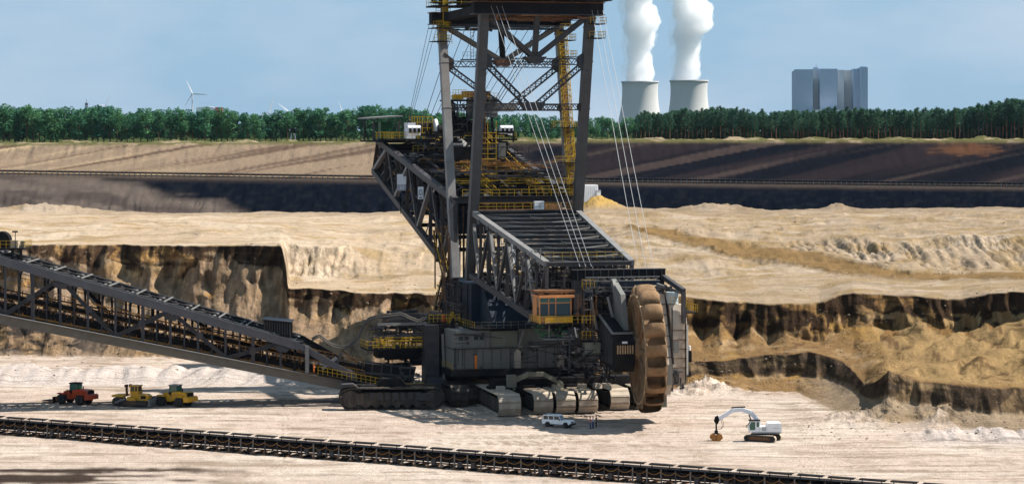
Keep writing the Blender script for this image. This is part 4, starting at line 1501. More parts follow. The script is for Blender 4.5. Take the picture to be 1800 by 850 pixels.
for k, (a, b_) in ML.items():
    w = 1.55 if k[0] == 'F' else 1.4
    lg = beam('mast_leg', a, b_, w, w, 'leg_grey' if k[0] == 'F' else 'steel_light', bwe)  # front legs darker, rear legs paler: shade and sun put into the colour
    for zz in (31.5, 40, 49.5, 57.5, 63):
        c = on(k, zz)
        t = (Vector(b_) - Vector(a)).normalized()
        m_ = 'leg_grey' if k[0] == 'F' else 'steel_light'
        o = beam('leg_collar', c - t * 0.12, c + t * 0.12, w + 0.16, w + 0.16, m_, bwe)
for fr, zt, m_ in (('F', 66.2, 'steel'), ('R', 65.4, 'steel_dark')):
    L_, R_ = fr + 'L', fr + 'R'
    a, b_ = on(L_, zt), on(R_, zt)
    beam('head_girder', a + Vector((0, -2.0, 0)), b_ + Vector((0, 2.0, 0)), 2.4, 1.9, 'steel_dark', bwe)
    beam('head_flange', a + Vector((0, -2.2, -1.02)), b_ + Vector((0, 2.2, -1.02)), 3.0, 0.16, 'steel', bwe)
    beam('head_flange', a + Vector((0, -2.2, 1.02)), b_ + Vector((0, 2.2, 1.02)), 3.2, 0.16, 'rust', bwe)
    nd = (on(L_, 57.6) + on(R_, 57.6)) / 2
    top = (on(L_, zt - 1) + on(R_, zt - 1)) / 2
    w = 0.62
    for s, lg in ((-1, L_), (1, R_)):
        p0 = on(lg, zt - 1.6)
        p0.y -= s * 0.9
        for dx in (-0.75, 0.75):
            beam('knee_brace', p0 + Vector((dx, 0, 0)), nd + Vector((dx * 0.8, 0, 0.2)), 0.36, 0.75, 'steel' if fr == 'F' else 'girder_tan', bwe)
        for k in range(1, 7):
            c = p0.lerp(nd, k / 7)
            beam('batten', c + Vector((-0.7, 0, 0)), c + Vector((0.7, 0, 0)), 0.5, 0.18, 'steel_dark', bwe)
        g = on(lg, 57.4)
        sg = -s
        MB().prism([(g.y, g.z - 1.9), (g.y, g.z + 1.9), (g.y + sg * 1.7, g.z + 0.7), (g.y + sg * 1.7, g.z - 0.8)], 'x', g.x - 0.5, g.x + 0.5).build('gusset', m_ if fr == 'F' else 'steel', bwe)
        lattice('wind_brace', g + Vector((0, sg * 1.2, -0.9)), (on(L_, 49.8) + on(R_, 49.8)) / 2 + Vector((0, -sg * 0.9, 0.2)), 0.85, 16, 'steel', bwe, 0.15, (1, 0, 0))
        g2 = on(lg, 49.6)
        MB().prism([(g2.y, g2.z - 1.0), (g2.y, g2.z + 1.0), (g2.y + sg * 1.2, g2.z + 0.5), (g2.y + sg * 1.2, g2.z - 0.5)], 'x', g2.x - 0.4, g2.x + 0.4).build('gusset', 'steel', bwe)
    beam('king_post', nd, top, 0.9, 0.75, 'steel' if fr == 'F' else 'steel_dark', bwe)
    MB().prism([(nd.y - 1.9, nd.z + 0.5), (nd.y + 1.9, nd.z + 0.5), (nd.y + 0.9, nd.z - 0.6), (nd.y - 0.9, nd.z - 0.6)], 'x', nd.x - 1.2, nd.x + 1.2).build('node_plate', 'steel' if fr == 'F' else 'rust', bwe)
    for zz, mm in ((57.3, 'steel'), (49.6, 'steel')):
        lattice('tie_girder', on(L_, zz) + Vector((0, 0.8, 0)), on(R_, zz) + Vector((0, -0.8, 0)), 1.0, 22, mm, bwe, 0.15)
    n2 = (on(L_, 49.8) + on(R_, 49.8)) / 2
    MB().prism([(n2.y - 2.2, n2.z + 0.6), (n2.y + 2.2, n2.z + 0.6), (n2.y + 1.3, n2.z - 0.9), (n2.y - 1.3, n2.z - 0.9)], 'x', n2.x - 0.8, n2.x + 0.8).build('node_plate', 'steel_light' if fr == 'R' else 'steel', bwe)
# head platforms
zt = 66.9
MB().box((-15.5, -13.0, zt + 0.5), (-9.8, 12.6, zt + 0.75)).build('head_deck', 'steel_dark', bwe)
MB().box((9.2, -11.8, zt + 0.6), (15.5, 12.2, zt + 0.85)).build('head_deck', 'steel_dark', bwe)
MB().box((-9.8, -10.0, zt + 0.35), (9.2, -6.8, zt + 0.6)).build('head_deck', 'steel_dark', bwe)
MB().box((-9.8, 7.4, zt + 0.35), (9.2, 10.2, zt + 0.6)).build('head_deck', 'steel_dark', bwe)
beam('side_girder', (-12.5, -10, 65.6), (12.5, -9.4, 66), 1.6, 1.5, 'steel_dark', bwe)
beam('side_girder', (-12.5, 10, 65.6), (12.5, 9.4, 66), 1.6, 1.5, 'steel_dark', bwe)
railing('head_railing', [(15.4, -11.6, zt + 0.85), (15.4, 12.0, zt + 0.85)], bwe, 'yellow', 1.2, 1.7)
railing('head_railing', [(-9.9, -12.9, zt + 0.75), (-9.9, 12.4, zt + 0.75)], bwe, 'yellow', 1.2, 1.7)
railing('head_railing', [(-15.4, -12.9, zt + 0.75), (-9.9, -12.9, zt + 0.75)], bwe, 'yellow', 1.2, 1.7)
MB().box((-14.6, -7.6, zt + 0.76), (-10.4, -0.6, zt + 5.2)).build('winch_house', 'steel_dark', bwe)
MB().box((-10.38, -6.3, zt + 1.2), (-10.2, -2.6, zt + 3.4)).build('winch_house_opening', 'black', bwe)
for v in (-9.3, -6.0, -1.2, 3.5, 8.2):
    MB().lathe([(0.25, -0.3), (1.5, -0.28), (1.25, 0), (1.5, 0.28), (0.25, 0.3)], 18, (11.6, v, zt + 2.3), 'y').build('rope_sheave', 'steel_dark', bwe)
for u, v in ((12.2, 10.8), (-12.6, -10.6), (12.0, -10.0), (-12.4, 10.6)):
    MB().prism([(-1.4, 0), (1.4, 0), (0.5, 2.6), (-0.5, 2.6)], 'y', -0.5, 0.5).build('sheave_bracket', 'steel_dark', bwe).location = (u, v, zt + 0.9)
clutter('pipework', (9.4, -11, 67.8), (15, 12, 70.5), 60, 'steel_dark', bwe, 41, axis_bias=(1, 3, 1))
clutter('pipework', (-15, -12.5, 67.7), (-10, 12, 70), 60, 'steel_dark', bwe, 42, axis_bias=(1, 3, 1))
clutter('pipework', (9.8, -10, 64.2), (13.8, 10, 65.0), 30, 'rust', bwe, 43, axis_bias=(0, 5, 1))
clutter('pipework', (-13.8, -11, 63.4), (-9.6, 11, 64.3), 30, 'steel', bwe, 44, axis_bias=(0, 5, 1))
# little access stages at the leg heads
for lg, sg in (('RL', -1), ('FR', 1), ('RR', 1)):
    for zz in (63.6, 61.2) if lg != 'RR' else (63.4, 61.6, 58.6):
        c = on(lg, zz)
        MB().box((c.x - 2.0, c.y + sg * 0.8 - 1.2, c.z), (c.x + 2.0, c.y + sg * 0.8 + 1.6, c.z + 0.14)).build('stage', 'steel_dark', bwe)
        railing('stage_railing', [(c.x + 2.0, c.y + sg * 0.8 - 1.2, c.z + 0.1), (c.x + 2.0, c.y + sg * 0.8 + 1.6, c.z + 0.1), (c.x - 2, c.y + sg * 0.8 + 1.6, c.z + 0.1)], bwe, 'yellow', 1.1, 1.0)
c = on('RL', 64.6)
MB().box((c.x - 0.4, c.y - 0.1, c.z - 1.5), (c.x + 1.4, c.y + 0.9, c.z + 5.6)).build('ladder_shaft', 'yellow', bwe)
for k in range(7):
    c = on('RL', 60.8 + k * 1.1)
    railing('cage_hoop', [(c.x + 1.0, c.y - 1.2, c.z), (c.x + 1.0, c.y + 1.4, c.z)], bwe, 'yellow', 0.9, 0.9, 0.08)
# caged ladder run of the right rear leg
for k in range(32):
    z0 = 31.5 + k * 1.0
    a, b_ = on('RR', z0), on('RR', z0 + 1.0)
    off = Vector((1.15, 0.15, 0))
    mb = MB()
    for dx, dy in ((-0.3, -0.75), (-0.3, 0.75), (0.75, -0.75), (0.75, 0.75)):
        mb.bar(a + off + Vector((dx, dy, 0)), b_ + off + Vector((dx, dy, 0)), 0.11)
    mb.bar(a + off + Vector((0.75, -0.75, 0.1)), a + off + Vector((0.75, 0.75, 0.1)), 0.09)
    mb.bar(a + off + Vector((0.75, -0.75, 0.55)), a + off + Vector((0.75, 0.75, 0.55)), 0.09)
    mb.bar(a + off + Vector((-0.3, -0.75, 0.05)), a + off + Vector((0.75, -0.75, 0.05)), 0.09)
    mb.bar(a + off + Vector((0.75, -0.75 if k % 2 else 0.75, 0)), b_ + off + Vector((0.75, 0.75 if k % 2 else -0.75, 0)), 0.13)
    mb.bar(a + off + Vector((-0.3, -0.75, 0.3)), a + off + Vector((-0.3, 0.75, 0.3)), 0.09)
    mb.bar(a + off + Vector((-0.3, 0.75, 0.3)), a + off + Vector((0.75, 0.75, 0.3)), 0.09)
    mb.build('ladder_cage', 'yellow', bwe)
beam('ladder_back', on('RR', 31.5) + Vector((0.85, 0.1, 0)), on('RR', 63) + Vector((0.85, 0.1, 0)), 0.5, 0.12, 'rust', bwe, up=(1, 0, 0))
for zz in (46.0, 39.8, 36.0):
    c = on('RR', zz)
    MB().box((c.x + 0.2, c.y - 2.6, zz), (c.x + 2.6, c.y + 1.4, zz + 0.12)).build('ladder_landing', 'steel_dark', bwe)
    railing('landing_railing', [(c.x + 2.5, c.y - 2.6, zz), (c.x + 2.5, c.y + 1.4, zz), (c.x + 0.3, c.y + 1.4, zz)], bwe, 'yellow', 1.2, 0.9, 0.085)
    railing('landing_railing', [(c.x + 2.5, c.y - 2.6, zz), (c.x + 0.3, c.y - 2.6, zz)], bwe, 'yellow', 1.2, 0.9, 0.085)
# hanging ladder and stage inside the rear frame
c = Vector((-12.4, -5.0, 58.2))
MB().box((c.x - 1, c.y - 2.2, c.z - 0.15), (c.x + 1, c.y + 2.4, c.z)).build('hanging_stage', 'steel_dark', bwe)
railing('stage_railing', [(c.x + 1, c.y - 2.2, c.z), (c.x + 1, c.y + 2.4, c.z)], bwe, 'steel_light', 1.3, 0.8, 0.05)
mb = MB()
for s in (-0.3, 0.3):
    mb.bar((c.x + 0.5, c.y - 0.4 + s, c.z), (c.x + 0.5, c.y - 0.4 + s, 66.6), 0.07)
for k in range(14):
    mb.bar((c.x + 0.5, c.y - 0.7, c.z + 0.5 + k * 0.6), (c.x + 0.5, c.y - 0.1, c.z + 0.5 + k * 0.6), 0.06)
mb.build('ladder', 'rust', bwe)

# ---- stay ropes
def rope(a, b_, m, r=0.042, sag=0.0):
    a, b_ = Vector(a), Vector(b_)
    pts = [a.lerp(b_, i / 6) - Vector((0, 0, sag * 4 * (i / 6) * (1 - i / 6))) for i in range(7)]
    MB().tube(pts, r, 5).build('stay_rope', m, bwe)


for i in range(3):
    rope((12.4, -8.6 + i * 0.95, 67.6), (43.0, -1.7 + i * 0.95, 24.2), 'rope')
    rope((12.4, 9.3 + i * 0.95, 67.2), (43.0, 7.9 + i * 1.25, 24.2), 'rope')
    rope((-13.5, -12.4 + i * 0.8, 66.4), (-52 - i * 2.6, -8.6 + i * 0.8, 45.0), 'rope_dark')
    rope((-13.5, -7.4 + i * 2.2, 66.4), (-50 - i * 2.0, -6.2 + i * 1.3, 45.0), 'rope_dark', 0.06)
    rope((-13.0, 8.6 + i * 0.9, 66.4), (-50 - i * 1.5, 4.5 + i * 0.9, 44.6), 'rope_dark', 0.075)
    rope((-13.0, 2.6 + i * 2.2, 66.4), (-52 - i * 1.5, 2.0 + i * 0.9, 44.6), 'rope_dark', 0.055)

# ---- wheel boom
BU = [Vector((4.0, 0, 31.6)), Vector((42.5, 0, 24.7))]
BL = [Vector((3.0, 0, 20.8)), Vector((42.5, 0, 14.9))]


def bv(f):
    return 9.3 - 2.3 * f


NP = 8
for s in (-1, 1):
    mu = 'steel_light' if s < 0 else 'steel'
    up_ = [Vector((BU[0].lerp(BU[1], i / NP).x, s * bv(i / NP), BU[0].lerp(BU[1], i / NP).z)) for i in range(NP + 1)]
    lo_ = [Vector((BL[0].lerp(BL[1], i / NP).x, s * bv(i / NP), BL[0].lerp(BL[1], i / NP).z)) for i in range(NP + 1)]
    for i in range(NP):
        beam('boom_chord', up_[i], up_[i + 1], 0.95, 0.85, 'steel_light', bwe)
        beam('boom_chord', lo_[i], lo_[i + 1], 1.0, 0.95, 'steel', bwe)
    for i in range(NP + 1):
        beam('boom_post', lo_[i] + Vector((0, 0, 0.4)), up_[i] - Vector((0, 0, 0.4)), 0.42 if i % 2 else 0.6, 0.42, 'steel', bwe, 'i', (1, 0, 0))
    for i in range(0, NP, 2):
        beam('boom_diagonal', up_[i] - Vector((0, 0, 0.4)), lo_[i + 1] + Vector((0, 0, 0.4)), 0.55, 0.6, 'steel_light', bwe)
        beam('boom_diagonal', lo_[i + 1] + Vector((0, 0, 0.4)), up_[i + 2] - Vector((0, 0, 0.4)), 0.5, 0.5, 'steel', bwe)
    for i in range(NP):
        g = up_[i]
        MB().box((g.x - 0.9, g.y - 0.55, g.z - 1.0), (g.x + 0.9, g.y + 0.55, g.z - 0.3)).build('gusset', 'steel', bwe)
NR = 12
for i in range(NR + 1):
    f = i / NR
    c = BU[0].lerp(BU[1], f)
    v = bv(f)
    beam('cross_beam', (c.x, -v, c.z - 0.1), (c.x, v, c.z - 0.1), 0.45, 0.6, 'steel', bwe, 'i')
    beam('lit_beam_edge', (c.x + 0.1, -v, c.z + 0.24), (c.x + 0.1, v, c.z + 0.24), 0.22, 0.06, 'steel_light', bwe)  # pale bar stands in for the sunlit top edge of the beam
    if i < NR:
        c2 = BU[0].lerp(BU[1], (i + 1) / NR)
        v2 = bv((i + 1) / NR)
        sg = 1 if i % 2 else -1
        beam('wind_strut', (c.x, -v * sg, c.z), (c2.x, 0, c2.z), 0.16, 0.2, 'steel_light', bwe)
        beam('wind_strut', (c.x, v * sg, c.z - 0.3), (c2.x, 0, c2.z - 0.3), 0.16, 0.2, 'steel', bwe)
    cl_ = BL[0].lerp(BL[1], f)
    beam('cross_beam', (cl_.x, -v, cl_.z), (cl_.x, v, cl_.z), 0.5, 0.6, 'steel_dark', bwe)
# light secondary bracing in every panel of the boom sides and top
for s in (-1, 1):
    for i in range(NP * 2):
        f0_, f1_ = i / (NP * 2), (i + 1) / (NP * 2)
        a, b_ = BU[0].lerp(BU[1], f0_), BU[0].lerp(BU[1], f1_)
        e, g = BL[0].lerp(BL[1], f0_), BL[0].lerp(BL[1], f1_)
        v0, v1 = s * (bv(f0_) - 0.2), s * (bv(f1_) - 0.2)
        mu_, ml_ = (a + e) / 2, (b_ + g) / 2
        beam('side_strut', (a.x, v0, a.z), (ml_.x, v1, ml_.z), 0.13, 0.13, 'steel' if i % 3 else 'steel_light', bwe)
        beam('side_strut', (ml_.x, v1, ml_.z), (e.x, v0, e.z), 0.13, 0.13, 'steel', bwe)
        if i % 2:
            beam('side_rail', (mu_.x, v0, mu_.z), (ml_.x, v1, ml_.z), 0.12, 0.16, 'rail_rust' if i % 4 == 1 else 'steel', bwe)
for i in range(NR):
    f0_, f1_ = i / NR, (i + 1) / NR
    a, b_ = BU[0].lerp(BU[1], f0_), BU[0].lerp(BU[1], f1_)
    for k in range(4):
        y0_ = -bv(f0_) + 2 * bv(f0_) * k / 4
        y1_ = -bv(f1_) + 2 * bv(f1_) * (k + 1) / 4
        beam('top_strut', (a.x, y0_, a.z - 0.2), (b_.x, y1_, b_.z - 0.2), 0.12, 0.12, 'steel_light' if (i + k) % 3 == 0 else 'steel', bwe)
    if i % 2 == 0:
        MB().box((a.x + 0.4, -3 + (i * 1.7) % 6, a.z - 1.2), (a.x + 1.5, -1.8 + (i * 1.7) % 6, a.z - 0.45)).build('lamp_box', 'cream' if i % 4 == 0 else 'yellow', bwe)
# belt conveyor inside the boom, with idlers and walkways
MB().bar((3, 0.6, 22.6), (43, 0.6, 16.6), 2.8, 0.18).build('conveyor_belt', 'belt', bwe)
for s in (-1, 1):
    beam('conveyor_stringer', (3, 0.6 + s * 1.7, 22.3), (43, 0.6 + s * 1.7, 16.3), 0.3, 0.6, 'steel_dark', bwe)
    beam('walkway', (3, 0.6 + s * 3.4, 22.0), (43, 0.6 + s * 3.4, 16.0), 1.1, 0.12, 'steel_dark', bwe)
    railing('walkway_railing', [(3, 0.6 + s * 4.0, 22.0), (43, 0.6 + s * 4.0, 16.0)], bwe, 'yellow', 1.1, 2.2, 0.055)
for i in range(26):
    c = Vector((3, 0.6, 22.75)).lerp(Vector((43, 0.6, 16.75)), (i + 0.5) / 26)
    MB().bar(c + Vector((0, -1.5, 0.4)), c + Vector((0, 1.5, 0.4)), 0.18).build('idler', 'steel_light', bwe)
clutter('pipework', (5, -8, 21), (41, 8, 26), 150, 'steel', bwe, 51, 0.04, 0.1, (3, 2, 2))
clutter('pipework', (5, -8.2, 20), (41, -6.6, 27), 60, 'steel_light', bwe, 52, 0.03, 0.07, (2, 1, 3))
clutter('pipework', (24, -7, 17), (42, 7, 24), 130, 'steel_dark', bwe, 53, 0.05, 0.14, (2, 2, 2))
clutter('pipework', (3.5, -8.6, 22), (12, 8.6, 30), 70, 'steel', bwe, 54, 0.04, 0.1, (2, 2, 2))
MB().lathe([(0.2, 0), (1.0, 0.25), (1.0, 3.6), (0.2, 3.9)], 16, (14, -5.2, 23.0)).build('tank', 'sign_white', bwe, True)
MB().box((35.5, -6.6, 24.3), (38.6, -3.6, 25.6)).build('control_box', 'house_grey', bwe)
MB().box((36.5, -6.9, 24.9), (37.3, -6.2, 25.7)).build('lamp_housing', 'orange', bwe)
railing('boom_railing', [(39.5, -6.4, 25.2), (39.5, 6.4, 25.2)], bwe, 'yellow', 1.1, 1.4, 0.06)
railing('boom_railing', [(5.0, -8.4, 31.9), (5.0, 8.6, 31.9)], bwe, 'yellow', 1.2, 1.5, 0.065)
MB().box((2.6, -8.6, 31.3), (5.4, 8.8, 31.55)).build('boom_foot_walkway', 'steel_dark', bwe)
MB().box((4.2, 1.5, 32.0), (4.9, 3.2, 33.4)).build('switch_box', 'sign_white', bwe)
MB().box((4.2, 3.6, 32.0), (4.9, 6.2, 32.9)).build('switch_box', 'orange', bwe)

# ---- head of the boom: portal beam, cab, chute, wheel
pb0, pb1 = LU(1006, 478, 43), LU(1167, 486, 43)
z_pb = (pb0.z + pb1.z) / 2
beam('portal_beam', (43, pb0.y, z_pb), (43, pb1.y, z_pb), 1.5, 1.55, 'steel_dark', bwe)
beam('portal_flange', (43, pb0.y - 0.1, z_pb + 0.83), (43, pb1.y + 0.15, z_pb + 0.83), 1.8, 0.1, 'steel', bwe)
for i in range(12):
    v = pb0.y + (pb1.y - pb0.y) * (i + 0.5) / 12
    MB().box((43.76, v - 0.05, z_pb - 0.75), (43.92, v + 0.05, z_pb + 0.75)).build('stiffener', 'steel', bwe)
beam('portal_leg', (43, pb0.y + 0.65, z_pb - 0.79), (43, pb0.y + 0.65, 17.0), 1.2, 1.3, 'steel', bwe)
beam('portal_leg', (43, pb1.y - 0.6, z_pb - 0.79), (43, pb1.y - 0.6, 16.0), 1.0, 1.2, 'steel_dark', bwe)
for zz in (21.6, 20.0):
    beam('head_cross_beam', (44.5, pb0.y + 1.4, zz), (44.5, pb1.y - 1.2, zz), 0.5, 0.75, 'navy', bwe)
    lattice('head_bracing', (44.9, pb0.y + 1.6, zz + 0.7), (44.9, pb1.y - 1.4, zz + 0.7), 0.6, 10, 'steel_light', bwe, 0.1)
clutter('pipework', (41, -2, 14), (46, 9, 21), 110, 'steel_dark', bwe, 61)
clutter('pipework', (43.5, -2, 13), (46.5, 4, 22), 60, 'steel', bwe, 62, 0.04, 0.09, (1, 2, 3))
clutter('pipework', (44, -3, 12), (47, 1, 20), 25, 'rust', bwe, 63, 0.05, 0.1, (1, 1, 3))
for v, u, t in ((-0.9, 46.0, 0.9), (1.9, 46.2, 1.1)):
    beam('hydraulic_cylinder', (u, v, 19.6), (u + 0.6, v + t, 14.6), 0.4, 0.4, 'steel_light', bwe)
# ladder tower between cab and chute
lt = LU(1032, 560, 47)
mb = MB()
for dx in (-0.6, 0.6):
    for dy in (-0.7, 0.7):
        mb.bar((47 + dx, lt.y + dy, 13.0), (47 + dx, lt.y + dy, 22.6), 0.12)
for k in range(7):
    mb.box((46.4, lt.y - 0.7, 13.0 + k * 1.55), (47.6, lt.y + 0.7, 13.1 + k * 1.55))
mb.build('ladder_tower', 'steel', bwe)
for zz in (13.2, 15.6, 21.2):
    railing('tower_railing', [(47.65, lt.y - 1.0, zz), (47.65, lt.y + 1.0, zz)], bwe, 'yellow', 1.2, 0.7, 0.06)
MB().box((46.5, lt.y - 0.6, 10.7), (48.0, lt.y + 1.9, 12.7)).build('gear_box', 'house_green', bwe)
MB().box((46.6, lt.y - 1.0, 12.75), (48.2, lt.y + 2.2, 12.9)).build('stage', 'steel_dark', bwe)

# operator cab
ca, cb = LU(948, 560, 44.5), LU(1004, 516, 44.5)
y0, y1, z0, z1 = ca.y, cb.y, 15.55, 19.9
cabx0, cabx1 = 40.6, 44.5
MB().box((cabx0, y0, z0 + 0.02), (cabx1, y1, z0 + 0.95)).build('cab_base', 'orange', bwe)
MB().box((cabx0, y0 - 0.15, z1 - 0.4), (cabx1 + 0.5, y1 + 0.4, z1)).build('cab_roof', 'orange', bwe)
MB().box((cabx0, y0, z0 + 0.96), (cabx0 + 0.4, y1, z1 - 0.41)).build('cab_wall', 'orange', bwe)
MB().box((cabx0 + 0.41, y0, z0 + 0.96), (cabx1 - 1.6, y0 + 0.2, z1 - 0.41)).build('cab_wall', 'orange', bwe)
for f in (0.0, 0.28, 0.5, 0.98):
    v = y0 + (y1 - y0) * f
    MB().box((cabx1 - 0.18, v, z0 + 0.96), (cabx1, v + 0.16, z1 - 0.41)).build('window_post', 'orange', bwe)
MB().box((cabx1 - 0.14, y0 + 0.17, z1 - 1.3), (cabx1 - 0.02, y1 - 0.05, z1 - 1.14)).build('window_bar', 'orange', bwe)
for f0, f1 in ((0.0, 0.28), (0.28, 0.5), (0.5, 0.98)):
    MB().box((cabx1 - 0.12, y0 + (y1 - y0) * f0 + 0.17, z0 + 0.97), (cabx1 - 0.08, y0 + (y1 - y0) * f1 - 0.02, z1 - 1.31)).build('window_pane', 'glass', bwe)
MB().box((cabx1 - 0.12, y0 + 0.2, z1 - 1.13), (cabx1 - 0.08, y1 - 0.1, z1 - 0.42)).build('window_pane', 'glass_green', bwe)
MB().box((cabx1 - 1.55, y0 + 0.05, z0 + 0.97), (cabx1 - 0.2, y0 + 0.1, z1 - 0.42)).build('window_pane', 'glass', bwe)
MB().box((cabx0 - 0.5, y0 - 0.4, z0 - 0.2), (cabx1 + 1.6, y1 + 1.6, z0)).build('cab_platform', 'steel_dark', bwe)
MB().box((cabx1 + 1.5, y0 + 0.6, z0 + 0.15), (cabx1 + 1.56, y1 - 0.2, z0 + 1.0)).build('platform_screen', 'yellow_paint', bwe)
railing('cab_railing', [(cabx1 + 1.55, y0 - 0.3, z0), (cabx1 + 1.55, y1 + 1.5, z0)], bwe, 'yellow', 1.15, 0.9, 0.07)
railing('cab_railing', [(cabx0 - 0.4, y0 - 0.35, z0), (cabx1 + 1.55, y0 - 0.35, z0)], bwe, 'yellow', 1.15, 0.9, 0.07)
MB().box((cabx0 + 0.5, y0 - 0.6, z1 + 0.4), (cabx1 + 0.2, y1 + 0.6, z1 + 0.75)).build('sun_roof', 'rust', bwe)
for s in (y0 + 0.3, y1 - 0.3):
    beam('cab_hanger', (cabx0 + 1, s, z1), (cabx0 + 1, s, 23.5), 0.3, 0.3, 'steel', bwe)
for v in (y0 + 1.6, y1 + 0.2):
    beam('cab_strut', (cabx1, v, z0 - 0.2), (cabx1 - 0.2, v, z0 - 2.4), 0.16, 0.16, 'steel_light', bwe)
MB().box((cabx0, y0 + 1.0, z0 - 2.6), (cabx1 + 0.6, y1 + 0.4, z0 - 2.4)).build('lower_stage', 'steel_light', bwe)
clutter('pipework', (cabx0 + 0.5, y0, z0 - 2.3), (cabx1, y1, z0 - 0.4), 24, 'green_machine', bwe, 64)

# discharge chute beside the wheel
WC = Vector((53.2, 6.0, 12.0))
ch = MB()
ch.prism([(46.2, 9.6), (54.0, 8.6), (54.6, 9.8), (54.6, 13.0), (53.2, 14.3), (46.2, 16.6)], 'y', 0.6, 3.7)
ch.build('chute_box', 'steel_dark', bwe)
beam('chute_lip', (46.2, 0.5, 16.8), (53.2, 0.5, 14.45), 0.3, 0.3, 'steel_light', bwe)
beam('chute_lip', (53.2, 0.4, 14.45), (53.2, 3.8, 14.45), 0.4, 0.3, 'steel_light', bwe)
for k in range(7):
    MB().box((54.61, 0.8 + k * 0.4, 11.4), (54.8, 0.98 + k * 0.4, 12.7)).build('grille_bar', 'wheel_worn', bwe)
MB().box((54.61, 1.6, 13.0), (54.85, 2.4, 13.3)).build('lamp', 'sign_white', bwe)
for k in range(9):
    u = 46.6 + k * 0.78
    MB().box((u, 0.4, 9.7), (u + 0.2, 0.6, 16.2 - k * 0.3)).build('chute_rib', 'steel', bwe)
beam('wheel_arm', (40, 1.0, 15.6), (54.0, 3.8, 12.2), 1.1, 2.2, 'steel_dark', bwe)
beam('wheel_arm', (40, 9.5, 16.5), (54.0, 8.4, 12.2), 1.1, 2.2, 'steel_dark', bwe)
beam('chute_strut', (46, 2.8, 22.0), (50.2, 3.2, 16.2), 0.55, 0.9, 'steel_light', bwe)
MB().prism([(44.2, 14.2), (52.0, 14.0), (50.0, 20.2), (45.0, 22.4)], 'y', 2.8, 3.6).build('side_plate', 'house_grey', bwe)
# pale drive housing on the far side of the wheel
MB().prism([(45.0, 4.6), (51.2, 4.6), (52.0, 7.6), (52.0, 9.4), (48.2, 20.0), (45.0, 20.0)], 'y', 8.3, 10.6).build('drive_housing', 'cream', bwe)
beam('housing_edge', (52.15, 10.7, 9.4), (48.3, 10.7, 20.2), 0.22, 0.3, 'steel_dark', bwe)
MB().prism([(44.0, 5.9), (49.6, 5.9), (50.3, 8.0), (50.3, 15.4), (49.5, 18.4), (44.0, 18.4)], 'y', 10.9, 13.6).build('drive_housing', 'cream', bwe)
MB().box((46, 13.62, 7.4), (50.0, 13.9, 15.2)).build('cover_plate', 'pale_blue', bwe)
MB().box((45.5, 8.35, 6.2), (52.25, 10.55, 9.3)).build('gear_casing', 'house_grey', bwe)
MB().box((46.5, 8.6, 2.6), (50.5, 10.2, 4.55)).build('gear_sump', 'house_green', bwe)
MB().lathe([(0.2, 0), (1.1, 0.1), (1.1, 1.9), (0.2, 2.0)], 16, (48.4, 11.7, 18.45)).build('drive_motor', 'pale_blue', bwe, True)
beam('housing_roof_beam', (43, pb1.y - 0.4, 22.6), (50.4, 13.0, 20.6), 0.7, 0.7, 'steel', bwe)
beam('housing_post', (50.3, 13.0, 20.4), (50.3, 13.0, 15.6), 0.6, 0.6, 'steel', bwe)
beam('housing_brace', (45, 10.4, 21.4), (50.2, 12.9, 20.2), 0.35, 0.35, 'steel_light', bwe)
railing('housing_railing', [(50.0, 11.0, 18.42), (50.0, 13.6, 18.42)], bwe, 'yellow', 1.2, 0.7, 0.06)
railing('housing_railing', [(44.5, 15.4, 17.2), (50.0, 15.4, 17.2)], bwe, 'yellow', 1.2, 0.9, 0.07)
MB().box((44.5, 13.6, 17.05), (50.1, 15.5, 17.2)).build('stage', 'steel_dark', bwe)
for k in range(5):
    MB().box((52.02, 8.6 + k * 0.4, 7.6), (52.2, 8.7 + k * 0.4, 9.2)).build('rivet_strip', 'steel', bwe)

for k in range(7):
    MB().box((45.1, 8.27, 6.4 + k * 1.9), (min(51.8, 52.0 - max(0, k * 1.9 - 3) * 0.36) - 0.4, 8.3, 6.5 + k * 1.9)).build('panel_seam', 'steel', bwe)
for k in range(6):
    z_ = 10.4 + k * 1.6
    u_ = 52.0 - (z_ - 9.4) * 0.3585 + 0.03
    MB().box((u_ - 0.05, 8.35, z_), (u_ + 0.06, 10.55, z_ + 0.12)).build('panel_seam', 'steel', bwe)
for k in range(5):
    MB().box((50.31, 10.95, 8.6 + k * 1.45), (50.4, 13.55, 8.7 + k * 1.45)).build('panel_seam', 'rust', bwe)
MB().box((50.31, 11.4, 11.0), (50.42, 12.2, 12.9)).build('inspection_door', 'house_grey', bwe)
for v in (11.1, 13.3):
    MB().bar((50.45, v, 6.2), (50.45, v, 18.0), 0.14).build('drain_pipe', 'steel_dark', bwe)
clutter('pipework', (50.4, 10.6, 5.2), (51.2, 13.4, 8.4), 24, 'steel', bwe, 88, 0.05, 0.1)
clutter('pipework', (46.5, 8.6, 20.1), (49.5, 13, 21.2), 26, 'steel', bwe, 89, 0.05, 0.12)
